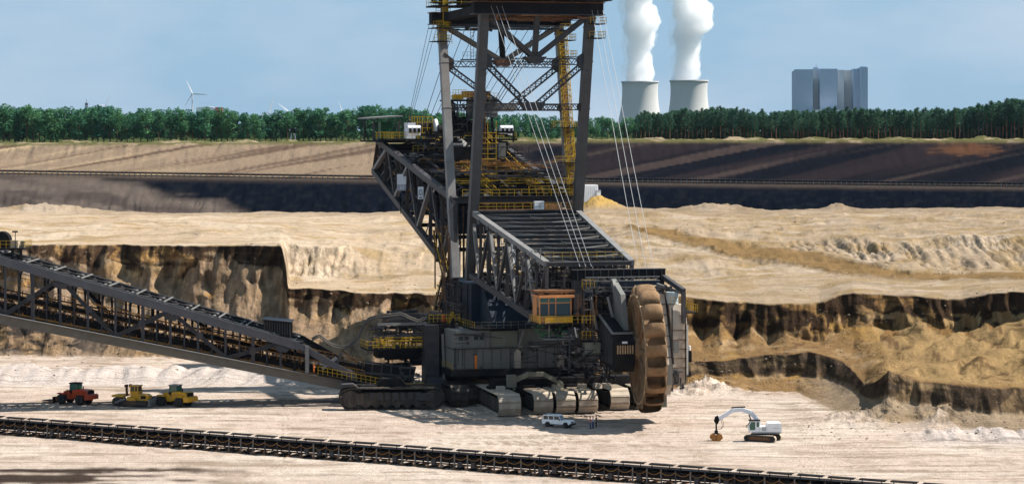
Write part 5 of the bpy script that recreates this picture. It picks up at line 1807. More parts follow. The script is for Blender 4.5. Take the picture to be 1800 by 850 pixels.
# the bucket wheel
wheel = MB()
WR, WW = 8.3, 3.1
wheel.lathe([(2.0, -WW * 0.40), (WR - 2.6, -WW * 0.36), (WR - 0.2, -WW * 0.5), (WR, -WW * 0.5), (WR, -WW * 0.43), (WR - 0.9, -WW * 0.40), (WR - 0.9, WW * 0.40), (WR, WW * 0.43), (WR, WW * 0.5), (WR - 0.2, WW * 0.5), (WR - 2.6, WW * 0.36), (2.0, WW * 0.40)], 72, (0, 0, 0), 'y')
wo_ = wheel.build('bucket_wheel', 'wheel_mud', bwe, True)
wo_.matrix_local = Matrix.Translation(WC) @ Matrix.Rotation(math.radians(-8.0), 4, 'Z') @ Matrix.Rotation(math.radians(2.0), 4, 'X')
MB().lathe([(0.3, -2.3), (1.6, -2.2), (2.1, -1.4), (2.1, 1.4), (1.6, 2.2), (0.3, 2.3)], 24, (0, 0, 0), 'y').build('hub', 'wheel_mud', wo_, True)
MB().lathe([(WR - 0.05, -WW * 0.54), (WR + 0.22, -WW * 0.54), (WR + 0.22, -WW * 0.46), (WR - 0.05, -WW * 0.46)], 72, (0, 0, 0), 'y', cap=False).build('rim_ring', 'wheel_worn', wo_)
MB().lathe([(WR - 0.05, WW * 0.46), (WR + 0.22, WW * 0.46), (WR + 0.22, WW * 0.54), (WR - 0.05, WW * 0.54)], 72, (0, 0, 0), 'y', cap=False).build('rim_ring', 'wheel_worn', wo_)
for k in range(12):
    a = 2 * math.pi * k / 12
    beam('spoke_rib', (math.cos(a) * 2.0, -WW * 0.42, math.sin(a) * 2.0), (math.cos(a) * (WR - 1), -WW * 0.44, math.sin(a) * (WR - 1)), 0.25, 0.5, 'wheel_mud', wo_, up=(0, 1, 0))
NB = 18


YF = (-1.0, -0.93, -0.7, -0.3, 0.3, 0.7, 0.93, 1.0)


def crown(f):
    return 1.0 - 0.34 * abs(f) ** 5


BPROF = [(-1.45, -0.05), (-1.40, 0.55), (-1.15, 1.05), (-0.65, 1.42), (0.0, 1.62), (0.3, 1.66)]


def bucket_mesh():
    """open scoop with crowned back and closed cheeks; x tangential (cutting direction), y across, z outward from the rim"""
    b = MB()
    W = WW * 0.5
    n_ = len(YF)
    for th, flip in ((0.0, False), (0.13, True)):
        vs = [(x + th * 0.6, f * (W - th), max(-0.05, z * crown(f) - th)) for x, z in BPROF for f in YF]
        fs = []
        for i in range(len(BPROF) - 1):
            for j in range(n_ - 1):
                q = (i * n_ + j, i * n_ + j + 1, (i + 1) * n_ + j + 1, (i + 1) * n_ + j)
                fs.append(q[::-1] if flip else q)
        b.add(vs, fs)
    for s in (-1, 1):
        poly = [(x, z * crown(1)) for x, z in BPROF] + [(0.72, 0.75), (1.25, -0.05)]
        k = len(poly)
        ya, yb = s * (W - 0.13), s * W
        vs = [(p[0], ya, p[1]) for p in poly] + [(p[0], yb, p[1]) for p in poly]
        b.add(vs, [tuple(range(k)), tuple(range(2 * k - 1, k - 1, -1))] + [(i, (i + 1) % k, k + (i + 1) % k, k + i) for i in range(k)])
    me = b.mesh('bucket', 'wheel_mud', True)
    return me


def lip_mesh():
    b = MB()
    W = WW * 0.5
    x, z = BPROF[-1]
    pts = [(1.27, -W, 0.0), (0.74, -W, 0.78)] + [(x + 0.05, f * W, z * crown(f) + 0.02) for f in YF] + [(0.74, W, 0.78), (1.27, W, 0.0)]
    b.tube(pts, 0.11, 6)
    for f in (-0.7, -0.35, 0, 0.35, 0.7):
        b.bar((x, f * W, z * crown(f) + 0.03), (x + 0.42, f * W, z * crown(f) + 0.08), 0.2, 0.12)
    return b.mesh('bucket_lip', 'wheel_worn')


bme, lme = bucket_mesh(), lip_mesh()
for k in range(NB):
    a = 2 * math.pi * (k + 0.3) / NB
    rad = Vector((math.cos(a), 0, math.sin(a)))
    tan = Vector((-math.sin(a), 0, math.cos(a)))                 # the front of the wheel moves up
    M = Matrix((tan, rad.cross(tan), rad)).transposed().to_4x4()
    o = link('bucket', bme, wo_)
    o.matrix_local = Matrix.Translation(rad * WR) @ M
    o2 = link('bucket_lip', lme, wo_)
    o2.matrix_local = o.matrix_local

# ---- counterweight boom
CUW = [Vector((-3.0, 0, 33.4)), Vector((-62, 0, 43.6))]
CLW = [Vector((-3.0, 0, 20.0)), Vector((-66, 0, 37.6))]


def cv(f):
    return 10.6 + 1.2 * f


NC = 7
for s in (-1, 1):
    up_ = [Vector((CUW[0].lerp(CUW[1], i / NC).x, s * cv(i / NC), CUW[0].lerp(CUW[1], i / NC).z)) for i in range(NC + 1)]
    lo_ = [Vector((CLW[0].lerp(CLW[1], i / NC).x, s * cv(i / NC), CLW[0].lerp(CLW[1], i / NC).z)) for i in range(NC + 1)]
    for i in range(NC):
        beam('counter_chord', up_[i], up_[i + 1], 1.0, 1.1, 'steel', bwe)
        beam('counter_chord', lo_[i], lo_[i + 1], 1.0, 1.1, 'steel', bwe)
    for i in range(NC + 1):
        beam('counter_post', lo_[i], up_[i], 0.6, 0.55, 'steel', bwe, 'i', (1, 0, 0))
    for i in range(NC):
        if i % 2:
            beam('counter_diagonal', lo_[i], up_[i + 1], 0.45, 0.6, 'steel', bwe)
        else:
            beam('counter_diagonal', up_[i], lo_[i + 1], 0.75, 0.75, 'steel_light', bwe)
for i in range(10):
    f = i / 9
    c = CUW[0].lerp(CUW[1], f)
    v = cv(f)
    beam('counter_cross_beam', (c.x, -v, c.z), (c.x, v, c.z), 0.7, 0.95, 'steel', bwe, 'i')
    cl_ = CLW[0].lerp(CLW[1], f)
    if i > 1:
        beam('counter_cross_beam', (cl_.x, -v, cl_.z + 0.3), (cl_.x, v, cl_.z + 0.3), 0.6, 0.7, 'steel_dark', bwe)
    if i < 9:
        c2 = CUW[0].lerp(CUW[1], (i + 1) / 9)
        for s in (-1, 1):
            beam('wind_strut', (c.x, s * v, c.z - 0.2), (c2.x, 0, c2.z - 0.2), 0.22, 0.3, 'steel', bwe)
for s in (-1, 1):
    for i in range(NC * 2):
        f0_, f1_ = i / (NC * 2), (i + 1) / (NC * 2)
        a, b_ = CUW[0].lerp(CUW[1], f0_), CUW[0].lerp(CUW[1], f1_)
        e, g = CLW[0].lerp(CLW[1], f0_), CLW[0].lerp(CLW[1], f1_)
        v0, v1 = s * (cv(f0_) - 0.2), s * (cv(f1_) - 0.2)
        m0_, m1_ = (a + e) / 2, (b_ + g) / 2
        beam('side_strut', (m0_.x, v0, m0_.z), (b_.x, v1, b_.z), 0.16, 0.16, 'steel', bwe)
        beam('side_strut', (m0_.x, v0, m0_.z), (g.x, v1, g.z), 0.16, 0.16, 'steel_light' if i % 3 == 0 else 'steel', bwe)
        beam('side_rail', (m0_.x, v0, m0_.z), (m1_.x, v1, m1_.z), 0.14, 0.2, 'rail_rust' if i % 3 == 1 else 'steel', bwe)
# floors, ballast and inner frames: dark machinery inside the truss
cp = MB()
cp.prism([(-60, 38.0), (-22, 28.4), (-22, 33.5), (-60, 40.6)], 'y', -9.4, 9.4)
cp.build('ballast_box', 'steel_dark', bwe)
MB().prism([(-66.5, 37.7), (-54, 34.6), (-54, 42.0), (-63, 42.6), (-66.5, 41.5)], 'y', -11.0, 11.0).build('counterweight', 'steel_dark', bwe)
MB().box((-22, -9.0, 27.0), (-16, 9.6, 31.8)).build('electric_house', 'navy', bwe)
MB().box((-14, 0.5, 28.0), (-10, 9.6, 33.0)).build('electric_house', 'steel_dark', bwe)
clutter('pipework', (-50, -10, 37), (-6, 10, 38.5), 150, 'steel', bwe, 71, 0.06, 0.16, (2, 3, 0.6))
clutter('pipework', (-34, -10, 33), (-6, 10, 36.0), 160, 'steel_dark', bwe, 72, 0.06, 0.2, (2, 3, 1))
clutter('pipework', (-20, -3, 32), (-5, 9, 35), 70, 'steel_light', bwe, 73, 0.04, 0.09, (2, 3, 1))
clutter('pipework', (-24, -10, 24), (-4, -8.5, 33), 50, 'steel_dark', bwe, 74, 0.06, 0.12, (1, 1, 4))
clutter('pipework', (-58, -11.2, 36), (-30, -9.8, 41), 40, 'steel', bwe, 75, 0.05, 0.12, (1, 1, 3))
clutter('pipework', (-48, -9, 40.5), (-8, 9.5, 42.5), 70, 'rail_rust', bwe, 76, 0.05, 0.1, (3, 2, 0.3)).location.z = -2.2
clutter('pipework', (-30, -9, 35.5), (-6, 9.5, 38.0), 60, 'yellow', bwe, 77, 0.035, 0.06, (2, 2, 1.5))
clutter('pipework', (-46, -10, 39.5), (-28, 10, 43.6), 110, 'steel', bwe, 78, 0.05, 0.12, (2, 3, 1.5))
clutter('pipework', (-46, -8, 40), (-26, 8, 45.5), 60, 'steel_dark', bwe, 79, 0.1, 0.25, (2, 2, 1.5))
clutter('pipework', (-13, -12.6, 13), (-3, -10.4, 29), 34, 'rust', bwe, 83, 0.04, 0.09, (1, 1, 4))
clutter('pipework', (-14, -12.2, 12.8), (4, -10.2, 20), 50, 'steel', bwe, 84, 0.05, 0.12, (2, 1, 2))
clutter('pipework', (44, -6, 8), (49, 0.4, 15), 60, 'steel', bwe, 85, 0.05, 0.12)
clutter('pipework', (43, -6.5, 7), (50, 3, 12), 60, 'steel_dark', bwe, 86, 0.05, 0.1)
clutter('pipework', (28, 4, 5), (40, 12, 13), 70, 'steel', bwe, 87, 0.06, 0.14)
# light-coloured cabinets among the frames
for u, v, z_, s in ((-14, 5.6, 33.4, 1.0), (-7, -4.6, 32.6, 0.9), (-7.5, 6.2, 32.8, 0.9), (-30, 0.6, 37.6, 1.0), (-26, 7.6, 37.0, 0.8), (-11, 2.2, 33.0, 0.7), (-52, 1.0, 43.9, 0.9)):
    MB().box((u, v, z_), (u + s, v + s * 1.1, z_ + s * 2.0)).build('cabinet', 'cream', bwe)
for i in range(9):
    f, f2 = i / 9, (i + 1) / 9
    c, c2 = CUW[0].lerp(CUW[1], f), CUW[0].lerp(CUW[1], f2)
    for k in range(4):
        v0 = -cv(f) + (2 * cv(f)) * k / 4
        v1 = -cv(f) + (2 * cv(f)) * (k + 1) / 4
        if (i + k) % 2:
            v0, v1 = v1, v0
        beam('deck_brace', (c.x, v0, c.z - 0.5), (c2.x, v1, c2.z - 0.5), 0.2, 0.24, 'steel_light' if (i * 3 + k) % 4 == 0 else 'steel', bwe)
        m_ = Vector((c.x, (v0 + v1) / 2, c.z - 0.4)).lerp(Vector((c2.x, (v0 + v1) / 2, c2.z - 0.4)), 0.5)
        if (i + k) % 3 == 0:
            MB().box((m_.x - 0.7, m_.y - 0.5, m_.z), (m_.x + 0.6, m_.y + 0.6, m_.z + 0.9)).build('valve_box', 'steel' if k % 2 else 'house_grey', bwe)
for v in (-7.2, 1.6, 8.8):
    beam('cable_tray', (-5, v, 34.2), (-46, v, 41.2), 0.7, 0.14, 'steel', bwe)
# walkway at the mast foot and stairs up the deck
MB().box((-4.6, -9.8, 33.9), (-2.0, 10.6, 34.1)).build('walkway', 'steel_dark', bwe)
railing('walkway_railing', [(-2.0, -9.6, 34.1), (-2.0, 10.4, 34.1)], bwe, 'yellow', 1.2, 1.3, 0.07)
railing('walkway_railing', [(-4.4, 3.0, 34.6), (-4.4, 10.4, 34.6)], bwe, 'yellow', 1.2, 1.3, 0.07)
MB().box((0.4, -8.0, 31.75), (1.6, 9.6, 31.95)).build('walkway', 'rust', bwe)
railing('walkway_railing', [(1.6, -7.6, 31.95), (1.6, 9.6, 31.95)], bwe, 'rust', 1.2, 1.3, 0.08)
stair('stairway', (-6, 6.0, 34.0), (-50, 6.6, 43.8), 1.5, bwe, (0, 1, 0), 'rust', 'yellow', 0.09)
stair('stairway', (-6, -2.8, 34.0), (-50, -3.0, 43.8), 1.4, bwe, (0, 1, 0), 'rust', 'yellow', 0.075)
# rear platform with winches
MB().box((-64, -12.2, 43.6), (-47, 12.4, 43.95)).build('winch_platform', 'steel_dark', bwe)
railing('platform_railing', [(-47, -12.0, 43.95), (-47, 12.2, 43.95)], bwe, 'yellow', 1.2, 1.2, 0.085)
railing('platform_railing', [(-64, -12.1, 43.95), (-47, -12.1, 43.95)], bwe, 'yellow', 1.2, 1.4, 0.085)
railing('platform_railing', [(-52, -11.0, 43.95), (-52, -3.0, 43.95)], bwe, 'yellow', 1.2, 1.0, 0.085)
railing('platform_railing', [(-52, 5.0, 43.95), (-52, 11.5, 43.95)], bwe, 'yellow', 1.2, 1.0, 0.085)
for v0, v1 in ((-6.6, -1.6), (3.2, 5.6)):
    MB().lathe([(0.4, v0 - 0.3), (1.5, v0 - 0.28), (1.5, v0), (1.15, v0 + 0.02), (1.15, v1 - 0.02), (1.5, v1), (1.5, v1 + 0.28), (0.4, v1 + 0.3)], 28, (-56, 0, 46.0), 'y').build('winch_drum', 'steel_dark', bwe, True)
    MB().box((-57, v0, 43.96), (-55, v0 + 0.5, 46)).build('drum_bearing', 'steel_dark', bwe)
    MB().box((-57, v1 - 0.5, 43.96), (-55, v1, 46)).build('drum_bearing', 'steel_dark', bwe)
MB().lathe([(0.4, -0.95), (1.75, -0.9), (1.75, -0.4), (0.4, -0.35)], 24, (-54.6, -1.4, 46.0), 'y').build('brake_disc', 'sign_white', bwe)
MB().lathe([(0.4, 2.0), (1.0, 2.05), (1.0, 7.2), (0.4, 7.3)], 20, (-53, -4, 45.6), 'y').build('winch_drum', 'steel_dark', bwe, True)
for c, w in (((-55, -6.8), 4.0), ((-54.6, 5.2), 3.0)):
    mb = MB()
    for k in range(5):
        for du in (-1.2, 1.2):
            mb.bar((c[0] + du, c[1] + k * w / 4, 43.95), (c[0] + du, c[1] + k * w / 4, 48.2), 0.13)
    for zz in (46.0, 47.1, 48.2):
        for du in (-1.2, 1.2):
            mb.bar((c[0] + du, c[1], zz), (c[0] + du, c[1] + w, zz), 0.11)
        for dv in (0, w):
            mb.bar((c[0] - 1.2, c[1] + dv, zz), (c[0] + 1.2, c[1] + dv, zz), 0.11)
    mb.build('guard_cage', 'yellow', bwe)
for v0 in (-9.0, 9.3):
    for k in range(3):
        v = v0 + k * 0.85
        b1 = MB().prism([(-48.6, 44.9), (-47.4, 44.9), (-47.4, 46.1), (-48.0, 46.5), (-48.6, 46.5)], 'y', v, v + 0.74).build('floodlight', 'sign_white', bwe)
        MB().box((-47.39, v + 0.12, 45.05), (-47.3, v + 0.6, 45.95)).build('lamp_glass', 'black', b1)
    MB().box((-48.7, v0 - 0.1, 44.55), (-47.3, v0 + 2.6, 44.88)).build('floodlight_bracket', 'sign_white', bwe)
# roofed shelter at the left rear corner
for u, v in ((-63, -14.4), (-63, -9.6), (-54, -14.4), (-54, -9.4)):
    beam('shelter_post', (u, v, 43.7), (u, v + 0.15, 47.7), 0.32, 0.32, 'steel', bwe)
MB().prism([(-15.4, 47.75), (-8.8, 48.2), (-8.8, 48.45), (-15.4, 48.0)], 'x', -64.5, -53).build('shelter_roof', 'steel_light', bwe)
MB().box((-64, -15.0, 43.3), (-53, -12.2, 43.6)).build('shelter_floor', 'steel_dark', bwe)
railing('shelter_railing', [(-53, -14.0, 43.9), (-53, -9.5, 43.9)], bwe, 'yellow', 1.3, 0.7, 0.09)
MB().box((-60, -12.2, 43.96), (-57.5, -10.2, 47.2)).build('pump_unit', 'green_machine', bwe)
MB().box((-52, -8.8, 43.96), (-50, -7.0, 47.0)).build('cabinet', 'sign_white', bwe)
# A-frame house with cranes in the middle of the rear boom
gb = Vector((-37, 0.4, 0))
for su in (-3.0, 3.0):
    for sv in (-3.2, 3.6):
        beam('gantry_post', (gb.x + su * 1.2, sv * 1.3, 40), (gb.x + su, sv, 50.6), 0.42, 0.42, 'steel_dark', bwe)
MB().box((gb.x - 3.4, 0.6, 48.0), (gb.x + 3.4, 5.0, 51.7)).build('crane_house', 'house_grey', bwe)
MB().box((gb.x + 3.42, 0.7, 48.5), (gb.x + 3.55, 4.9, 48.7)).build('house_band', 'steel', bwe)
for k in range(4):
    MB().box((gb.x + 3.42, 0.9 + k * 1.03, 48.9), (gb.x + 3.5, 0.98 + k * 1.03, 51.5)).build('house_rib', 'steel', bwe)
MB().box((gb.x - 4, -4.4, 51.0), (gb.x + 4, 5.2, 51.3)).build('crane_deck', 'steel_dark', bwe)
MB().box((gb.x - 3, -3.6, 47.2), (gb.x + 3, 0.4, 47.5)).build('crane_deck', 'steel_dark', bwe)
MB().box((gb.x - 2, -0.6, 51.72), (gb.x + 2, 4.0, 52.9)).build('hoist_unit', 'rust', bwe)
MB().box((gb.x + 0.5, -3.2, 51.35), (gb.x + 2.5, -1.4, 52.2)).build('hoist_unit', 'yellow', bwe)
railing('crane_railing', [(gb.x + 2.6, -3.4, 51.3), (gb.x + 2.6, -0.8, 51.3)], bwe, 'yellow', 1.8, 0.5, 0.08)
railing('crane_railing', [(gb.x + 4, -4.3, 51.3), (gb.x + 4, 5.1, 51.3)], bwe, 'yellow', 1.2, 0.9, 0.07)
clutter('pipework', (gb.x - 3, -4.2, 44.6), (gb.x + 3, 0.2, 51), 70, 'steel', bwe, 81, 0.05, 0.13, (1, 1, 3))
clutter('pipework', (gb.x - 3, -4.2, 44.6), (gb.x + 3, 4.2, 48), 60, 'steel_dark', bwe, 82, 0.08, 0.2, (1, 2, 2))
MB().lathe([(1.7, 42.6), (1.7, 42.9), (0.2, 44.0)], 4, (-29, -3.2, 0)).build('hopper_cover', 'steel_light', bwe)
MB().box((-31, -5.2, 39.6), (-27, -1.2, 42.55)).build('transfer_box', 'steel_dark', bwe)
MB().box((-33, 4.2, 40.4), (-30, 5.6, 43.2)).build('transfer_box', 'house_grey', bwe)
# yellow ladder scaffold in front of it
mb = MB()
for k in range(9):
    zz = 37.5 + k * 0.95
    mb.bar((-24, -1.6, zz), (-24, 2.2, zz), 0.09)
    if k % 3 == 0:
        mb.box((-25.6, -1.7, zz - 0.05), (-24, 2.3, zz + 0.05))
for v in (-1.6, -0.6, 0.6, 2.2):
    mb.bar((-24, v, 37.0), (-24, v, 47.2 if v > -1 else 45.5), 0.11)
mb.build('scaffold', 'yellow', bwe)
mb = MB()
for v in (-0.5, 0.5):
    mb.bar((-25.5, v, 38.0), (-25.5, v, 51.0), 0.13)
for k in range(20):
    mb.bar((-25.5, -0.5, 38.3 + k * 0.64), (-25.5, 0.5, 38.3 + k * 0.64), 0.08)
mb.build('ladder', 'rust', bwe)
MB().box((-48, 3.0, 40.9), (-44, 9.8, 43.5)).build('ballast_crate', 'steel_dark', bwe)
railing('upper_railing', [(-44, 1.0, 43.9), (-44, 9.8, 43.9)], bwe, 'yellow', 1.2, 1.0, 0.085)
railing('upper_railing', [(-40, -9.8, 41.5), (-40, -4.8, 41.5)], bwe, 'yellow', 1.2, 1.0, 0.085)
# signs on the left face
sp = LU(710, 322, -41)
s1 = MB().box((-1.3, -0.08, -1.5), (1.3, 0.08, 1.6)).build('sign_board', 'sign_white', bwe)
s1.matrix_local = Matrix.Translation(LU(710, 321, -40)) @ Matrix.Rotation(math.radians(75), 4, 'Z')
MB().box((-1.3, -0.10, -1.5), (1.3, -0.081, -0.35)).build('sign_band', 'sign_grey', s1)
for r_ in range(3):
    for k in range(5 if r_ < 2 else 3):
        MB().box((-0.75 + k * 0.3, -0.13, -0.75 - r_ * 0.22), (-0.75 + k * 0.3 + 0.2, -0.101, -0.62 - r_ * 0.22)).build('sign_mark', 'sign_white', s1)
for k in range(2):
    MB().box((0.35 + k * 0.25, -0.10, 0.75), (0.52 + k * 0.25, -0.081, 0.85)).build('sign_mark', 'sign_grey', s1)
beam('sign_post', LU(704, 338, -39.8), LU(704, 375, -39.0), 0.14, 0.14, 'steel_dark', bwe)
beam('sign_post', LU(716, 338, -39.8), LU(716, 375, -39.0), 0.14, 0.14, 'steel_dark', bwe)
s2 = MB().box((-0.5, -0.06, -1.12), (0.5, 0.06, 1.12)).build('sign_board', 'sign_white', bwe)
s2.matrix_local = Matrix.Translation(LU(739.5, 339, -22)) @ Matrix.Rotation(math.radians(75), 4, 'Z')
arch = MB()
for s in (-1, 1):
    pts = [(s * 0.3, -0.085, -0.45), (s * 0.27, -0.085, 0.15), (s * 0.14, -0.085, 0.5), (0, -0.085, 0.66)]
    for a, b_ in zip(pts[:-1], pts[1:]):
        arch.bar(a, b_, 0.13, 0.05, (0, 1, 0))
arch.build('sign_mark', 'sign_ink', s2)
MB().box((-0.28, -0.09, -0.95), (0.28, -0.061, -0.72)).build('sign_mark', 'sign_ink', s2)
MB().box((-0.1, -0.09, -0.4), (0.1, -0.061, -0.1)).build('sign_mark', 'sign_ink', s2)
# vertical pipes and ladders dropping from the rear boom to the tower
for k in range(9):
    v = -10.2 + k * 0.45
    beam('riser_pipe', (-10 + (k % 3) * 1.3, v, 19.6), (-10 + (k % 3) * 1.3, v, 33), 0.16, 0.16, 'rust' if k % 3 == 0 else 'steel_dark', bwe)
for k in range(8):
    zz = 21 + k * 1.5
    beam('tie_rod', (-14, -10.2, zz), (-4, -9.8, zz), 0.1, 0.1, 'steel', bwe)
stair('stairway', (-13.5, -11.6, 12.8), (-6, -11.6, 20.6), 1.0, bwe, (0, 1, 0), 'steel_dark', 'yellow', 0.07)
stair('stairway', (-6, -11.8, 20.6), (-13, -11.8, 27.0), 1.0, bwe, (0, 1, 0), 'steel_dark', 'yellow', 0.07)

# ---- left transfer arm: platform, pipes and chute reaching the bridge
pa, pe = LU(640, 612, 6), LU(800, 612, 6)
zp = 9.0
MB().box((3.0, pa.y, zp - 0.3), (9.0, pe.y, zp)).build('transfer_platform', 'steel_dark', bwe)
railing('platform_railing', [(9.0, pa.y, zp), (9.0, pe.y, zp)], bwe, 'yellow', 1.25, 0.95, 0.085)
railing('platform_railing', [(3.0, pa.y, zp), (9.0, pa.y, zp)], bwe, 'yellow', 1.25, 0.95, 0.085)
railing('platform_railing', [(6.2, pa.y + 1.2, zp + 1.5), (6.2, pa.y + 8, zp + 1.5)], bwe, 'yellow', 1.25, 0.95, 0.085)
MB().box((4.0, pa.y + 2, zp - 1.6), (8.0, pe.y - 2, zp - 0.32)).build('transfer_girder', 'steel_dark', bwe)
beam('transfer_pipe', (7.6, pa.y + 2, zp + 4.0), (7.6, pe.y, zp + 4.0), 0.45, 0.45, 'steel_light', bwe)
for v in (pa.y + 2.5, pa.y + 5, pa.y + 8, pa.y + 11):
    beam('transfer_post', (7.0, v, zp), (7.0, v + 0.7, zp + 5.2), 0.3, 0.3, 'steel', bwe)
clutter('pipework', (4, pa.y + 1, zp + 0.1), (8.6, pe.y - 2, zp + 3.6), 110, 'steel', bwe, 91, 0.06, 0.16)
clutter('pipework', (4, pa.y + 3, zp + 4.2), (8.0, pe.y, zp + 6.0), 70, 'steel', bwe, 92, 0.06, 0.18, (1, 4, 1))
clutter('pipework', (3.5, pa.y + 4, zp - 3), (8.0, pe.y, zp - 0.4), 50, 'steel_dark', bwe, 93, 0.1, 0.3)
clutter('pipework', (8.6, pa.y + 1, zp + 0.2), (8.9, pe.y - 3, zp + 2.0), 26, 'yellow', bwe, 94, 0.05, 0.09, (0, 2, 2))
stair('stairway', (9.6, LU(768, 608, 9.6).y, zp), (9.6, LU(796, 556, 9.6).y, 14.0), 1.1, bwe, (1, 0, 0), 'steel_dark', 'yellow', 0.085)
MB().box((5.0, LU(755, 570, 9).y, 13.2), (10, LU(805, 570, 9).y, 13.35)).build('stair_landing', 'steel_dark', bwe)
railing('landing_railing', [(10, LU(752, 570, 9).y, 13.35), (10, LU(805, 570, 9).y, 13.35)], bwe, 'yellow', 1.25, 0.8, 0.085)
MB().box((9.2, LU(776, 560, 9.5).y, 13.4), (9.8, LU(776, 560, 9.5).y + 0.55, 14.6)).build('fire_box', 'red_paint', bwe)
# transfer column
cq = LU(757, 640, 10)
MB().prism([(8.0, cq.y - 1.1), (11.5, cq.y - 1.3), (11.5, cq.y + 1.1), (8.0, cq.y + 1.3)], 'z', 2.2, 13.0).build('transfer_column', 'steel', bwe)
MB().box((6.0, cq.y + 1.3, 2.0), (11.0, cq.y + 4.0, 13.1)).build('transfer_shaft', 'steel_dark', bwe)
for k in range(6):
    MB().box((11.52, cq.y - 1.2, 3.0 + k * 1.7), (11.66, cq.y + 1.0, 3.16 + k * 1.7)).build('column_band', 'steel', bwe)
beam('column_pipe', (11.9, cq.y + 1.9, 2.6), (11.9, cq.y + 1.6, 11.5), 0.35, 0.35, 'steel_light', bwe)
MB().prism([(11.1, 2.0), (13.0, 2.0), (12.6, 3.6), (11.1, 4.4)], 'y', cq.y - 1.0, cq.y + 2.2).build('column_foot', 'steel', bwe)
MB().prism([(cq.y + 3.0, 8.0), (cq.y + 3.7, 6.6), (cq.y + 4.7, 6.2), (cq.y + 4.0, 9.4), (cq.y + 3.3, 9.8)], 'x', 11.2, 11.6).build('apron_flap', 'cream', bwe)

# ------------------------------------------------------------------ conveyor bridge running off to the left
def bd(px):
    return 414.0 + (px + 150) * (12.0 / 790.0)


def bt(px):
    return float(np.interp(px, [-480, 0, 525, 545, 625, 700], [313, 450, 600, 606, 657, 700]))


def bb(px):
    return float(np.interp(px, [-480, 0, 640, 760], [467, 560, 684, 706]))


BW = 11.5
b0 = G(690, 722)
bridge = empty('conveyor_bridge', (0, 0, 0), 0, 'long grey lattice conveyor bridge sloping down from the left edge to the excavator', 'conveyor bridge')


def NT(px, far=False, up=0.0):
    p = P(px, bt(px), bd(px))
    return Vector((p.x, p.y + (BW if far else 0), p.z + up))


def NB_(px, far=False, up=0.0):
    p = P(px, bb(px), bd(px))
    return Vector((p.x, p.y + (BW if far else 0), p.z + up))


X0 = -440.4
for far in (False, True):
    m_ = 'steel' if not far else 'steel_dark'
    pts = [X0, -285, -188, -90, 8, 105, 202, 300, 398, 495, 525]
    for a, b_ in zip(pts[:-1], pts[1:]):
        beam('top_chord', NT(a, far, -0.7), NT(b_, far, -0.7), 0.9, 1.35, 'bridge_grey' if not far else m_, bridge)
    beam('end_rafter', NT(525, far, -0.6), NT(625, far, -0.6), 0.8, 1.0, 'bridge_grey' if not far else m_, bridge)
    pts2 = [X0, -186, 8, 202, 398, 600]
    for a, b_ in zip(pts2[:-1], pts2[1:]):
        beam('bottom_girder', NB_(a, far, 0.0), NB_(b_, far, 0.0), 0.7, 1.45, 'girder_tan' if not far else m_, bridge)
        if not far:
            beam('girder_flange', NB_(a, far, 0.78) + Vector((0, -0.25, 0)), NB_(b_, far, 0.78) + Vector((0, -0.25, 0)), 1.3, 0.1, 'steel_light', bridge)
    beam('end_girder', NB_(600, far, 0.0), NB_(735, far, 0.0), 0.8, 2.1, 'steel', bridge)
    # posts every panel, big crossed diagonals
    k = 0
    px = X0 + 14.0
    while px < 530:
        w = 0.5 if k % 4 == 2 else 0.34
        beam('bridge_post', NB_(px, far, 0.75), NT(px, far, -1.35), w, w, 'bridge_grey' if not far else m_, bridge, 'i', (1, 0, 0))
        px += 48.4
        k += 1
    for top in (-285, -90, 105, 300, 495):
        for s in (-1, 1):
            bot = top + s * 97
            if bot > 560 or bot < X0:
                continue
            beam('bridge_diagonal', NT(top + s * 5, far, -1.3), NB_(bot, far, 0.8), 0.62, 0.62, m_, bridge, 'i')
        g = NT(top, far, -1.5)
        MB().prism([(g.x - 1.5, g.z + 0.3), (g.x + 1.5, g.z - 0.35), (g.x + 0.8, g.z - 1.1), (g.x - 0.8, g.z - 0.8)], 'y', g.y - 0.34, g.y + 0.34).build('gusset', m_, bridge)
        for s in (-1, 1):
            px_ = top + s * 50
            if X0 < px_ < 520:
                c = (NT(top + s * 5, far, -1.3) + NB_(top + s * 97, far, 0.8)) / 2
                MB().box((c.x - 0.5, c.y - 0.36, c.z - 0.55), (c.x + 0.5, c.y + 0.36, c.z + 0.55)).build('gusset', m_, bridge)
# lighter ladder bracing between the posts
for far in (False, True):
    px = X0 + 14.0
    while px + 48.4 < 530:
        q_ = px + 24.2
        beam('light_post', NB_(q_, far, 0.75), NT(q_, far, -1.35), 0.16, 0.16, 'steel', bridge)
        for f_ in (0.62, 0.82):
            a, b_ = NB_(px, far, 0).lerp(NT(px, far, 0), f_), NB_(px + 48.4, far, 0).lerp(NT(px + 48.4, far, 0), f_)
            beam('light_rail', a, b_, 0.09, 0.11, 'steel' if f_ > 0.7 else 'rail_rust', bridge)
        px += 48.4
# curved portal stays between the two trusses
for k in range(20):
    px = X0 + 38 + k * 48.4
    if px > 520:
        break
    a, b_ = NT(px, False, -1.2), NT(px, True, -1.2)
    for s, q in ((1, a), (-1, b_)):
        pts = [q + Vector((0, s * 0.3, -5.4)), q + Vector((0, s * 0.45, -3.0)), q + Vector((0, s * 1.2, -1.2)), q + Vector((0, s * 2.6, -0.2))]
        MB().tube(pts, 0.2, 5).build('portal_stay', 'steel_dark', bridge)
    beam('top_strut', NT(px, False, -0.15), NT(px, True, -0.15), 0.28, 0.3, 'steel_light', bridge)
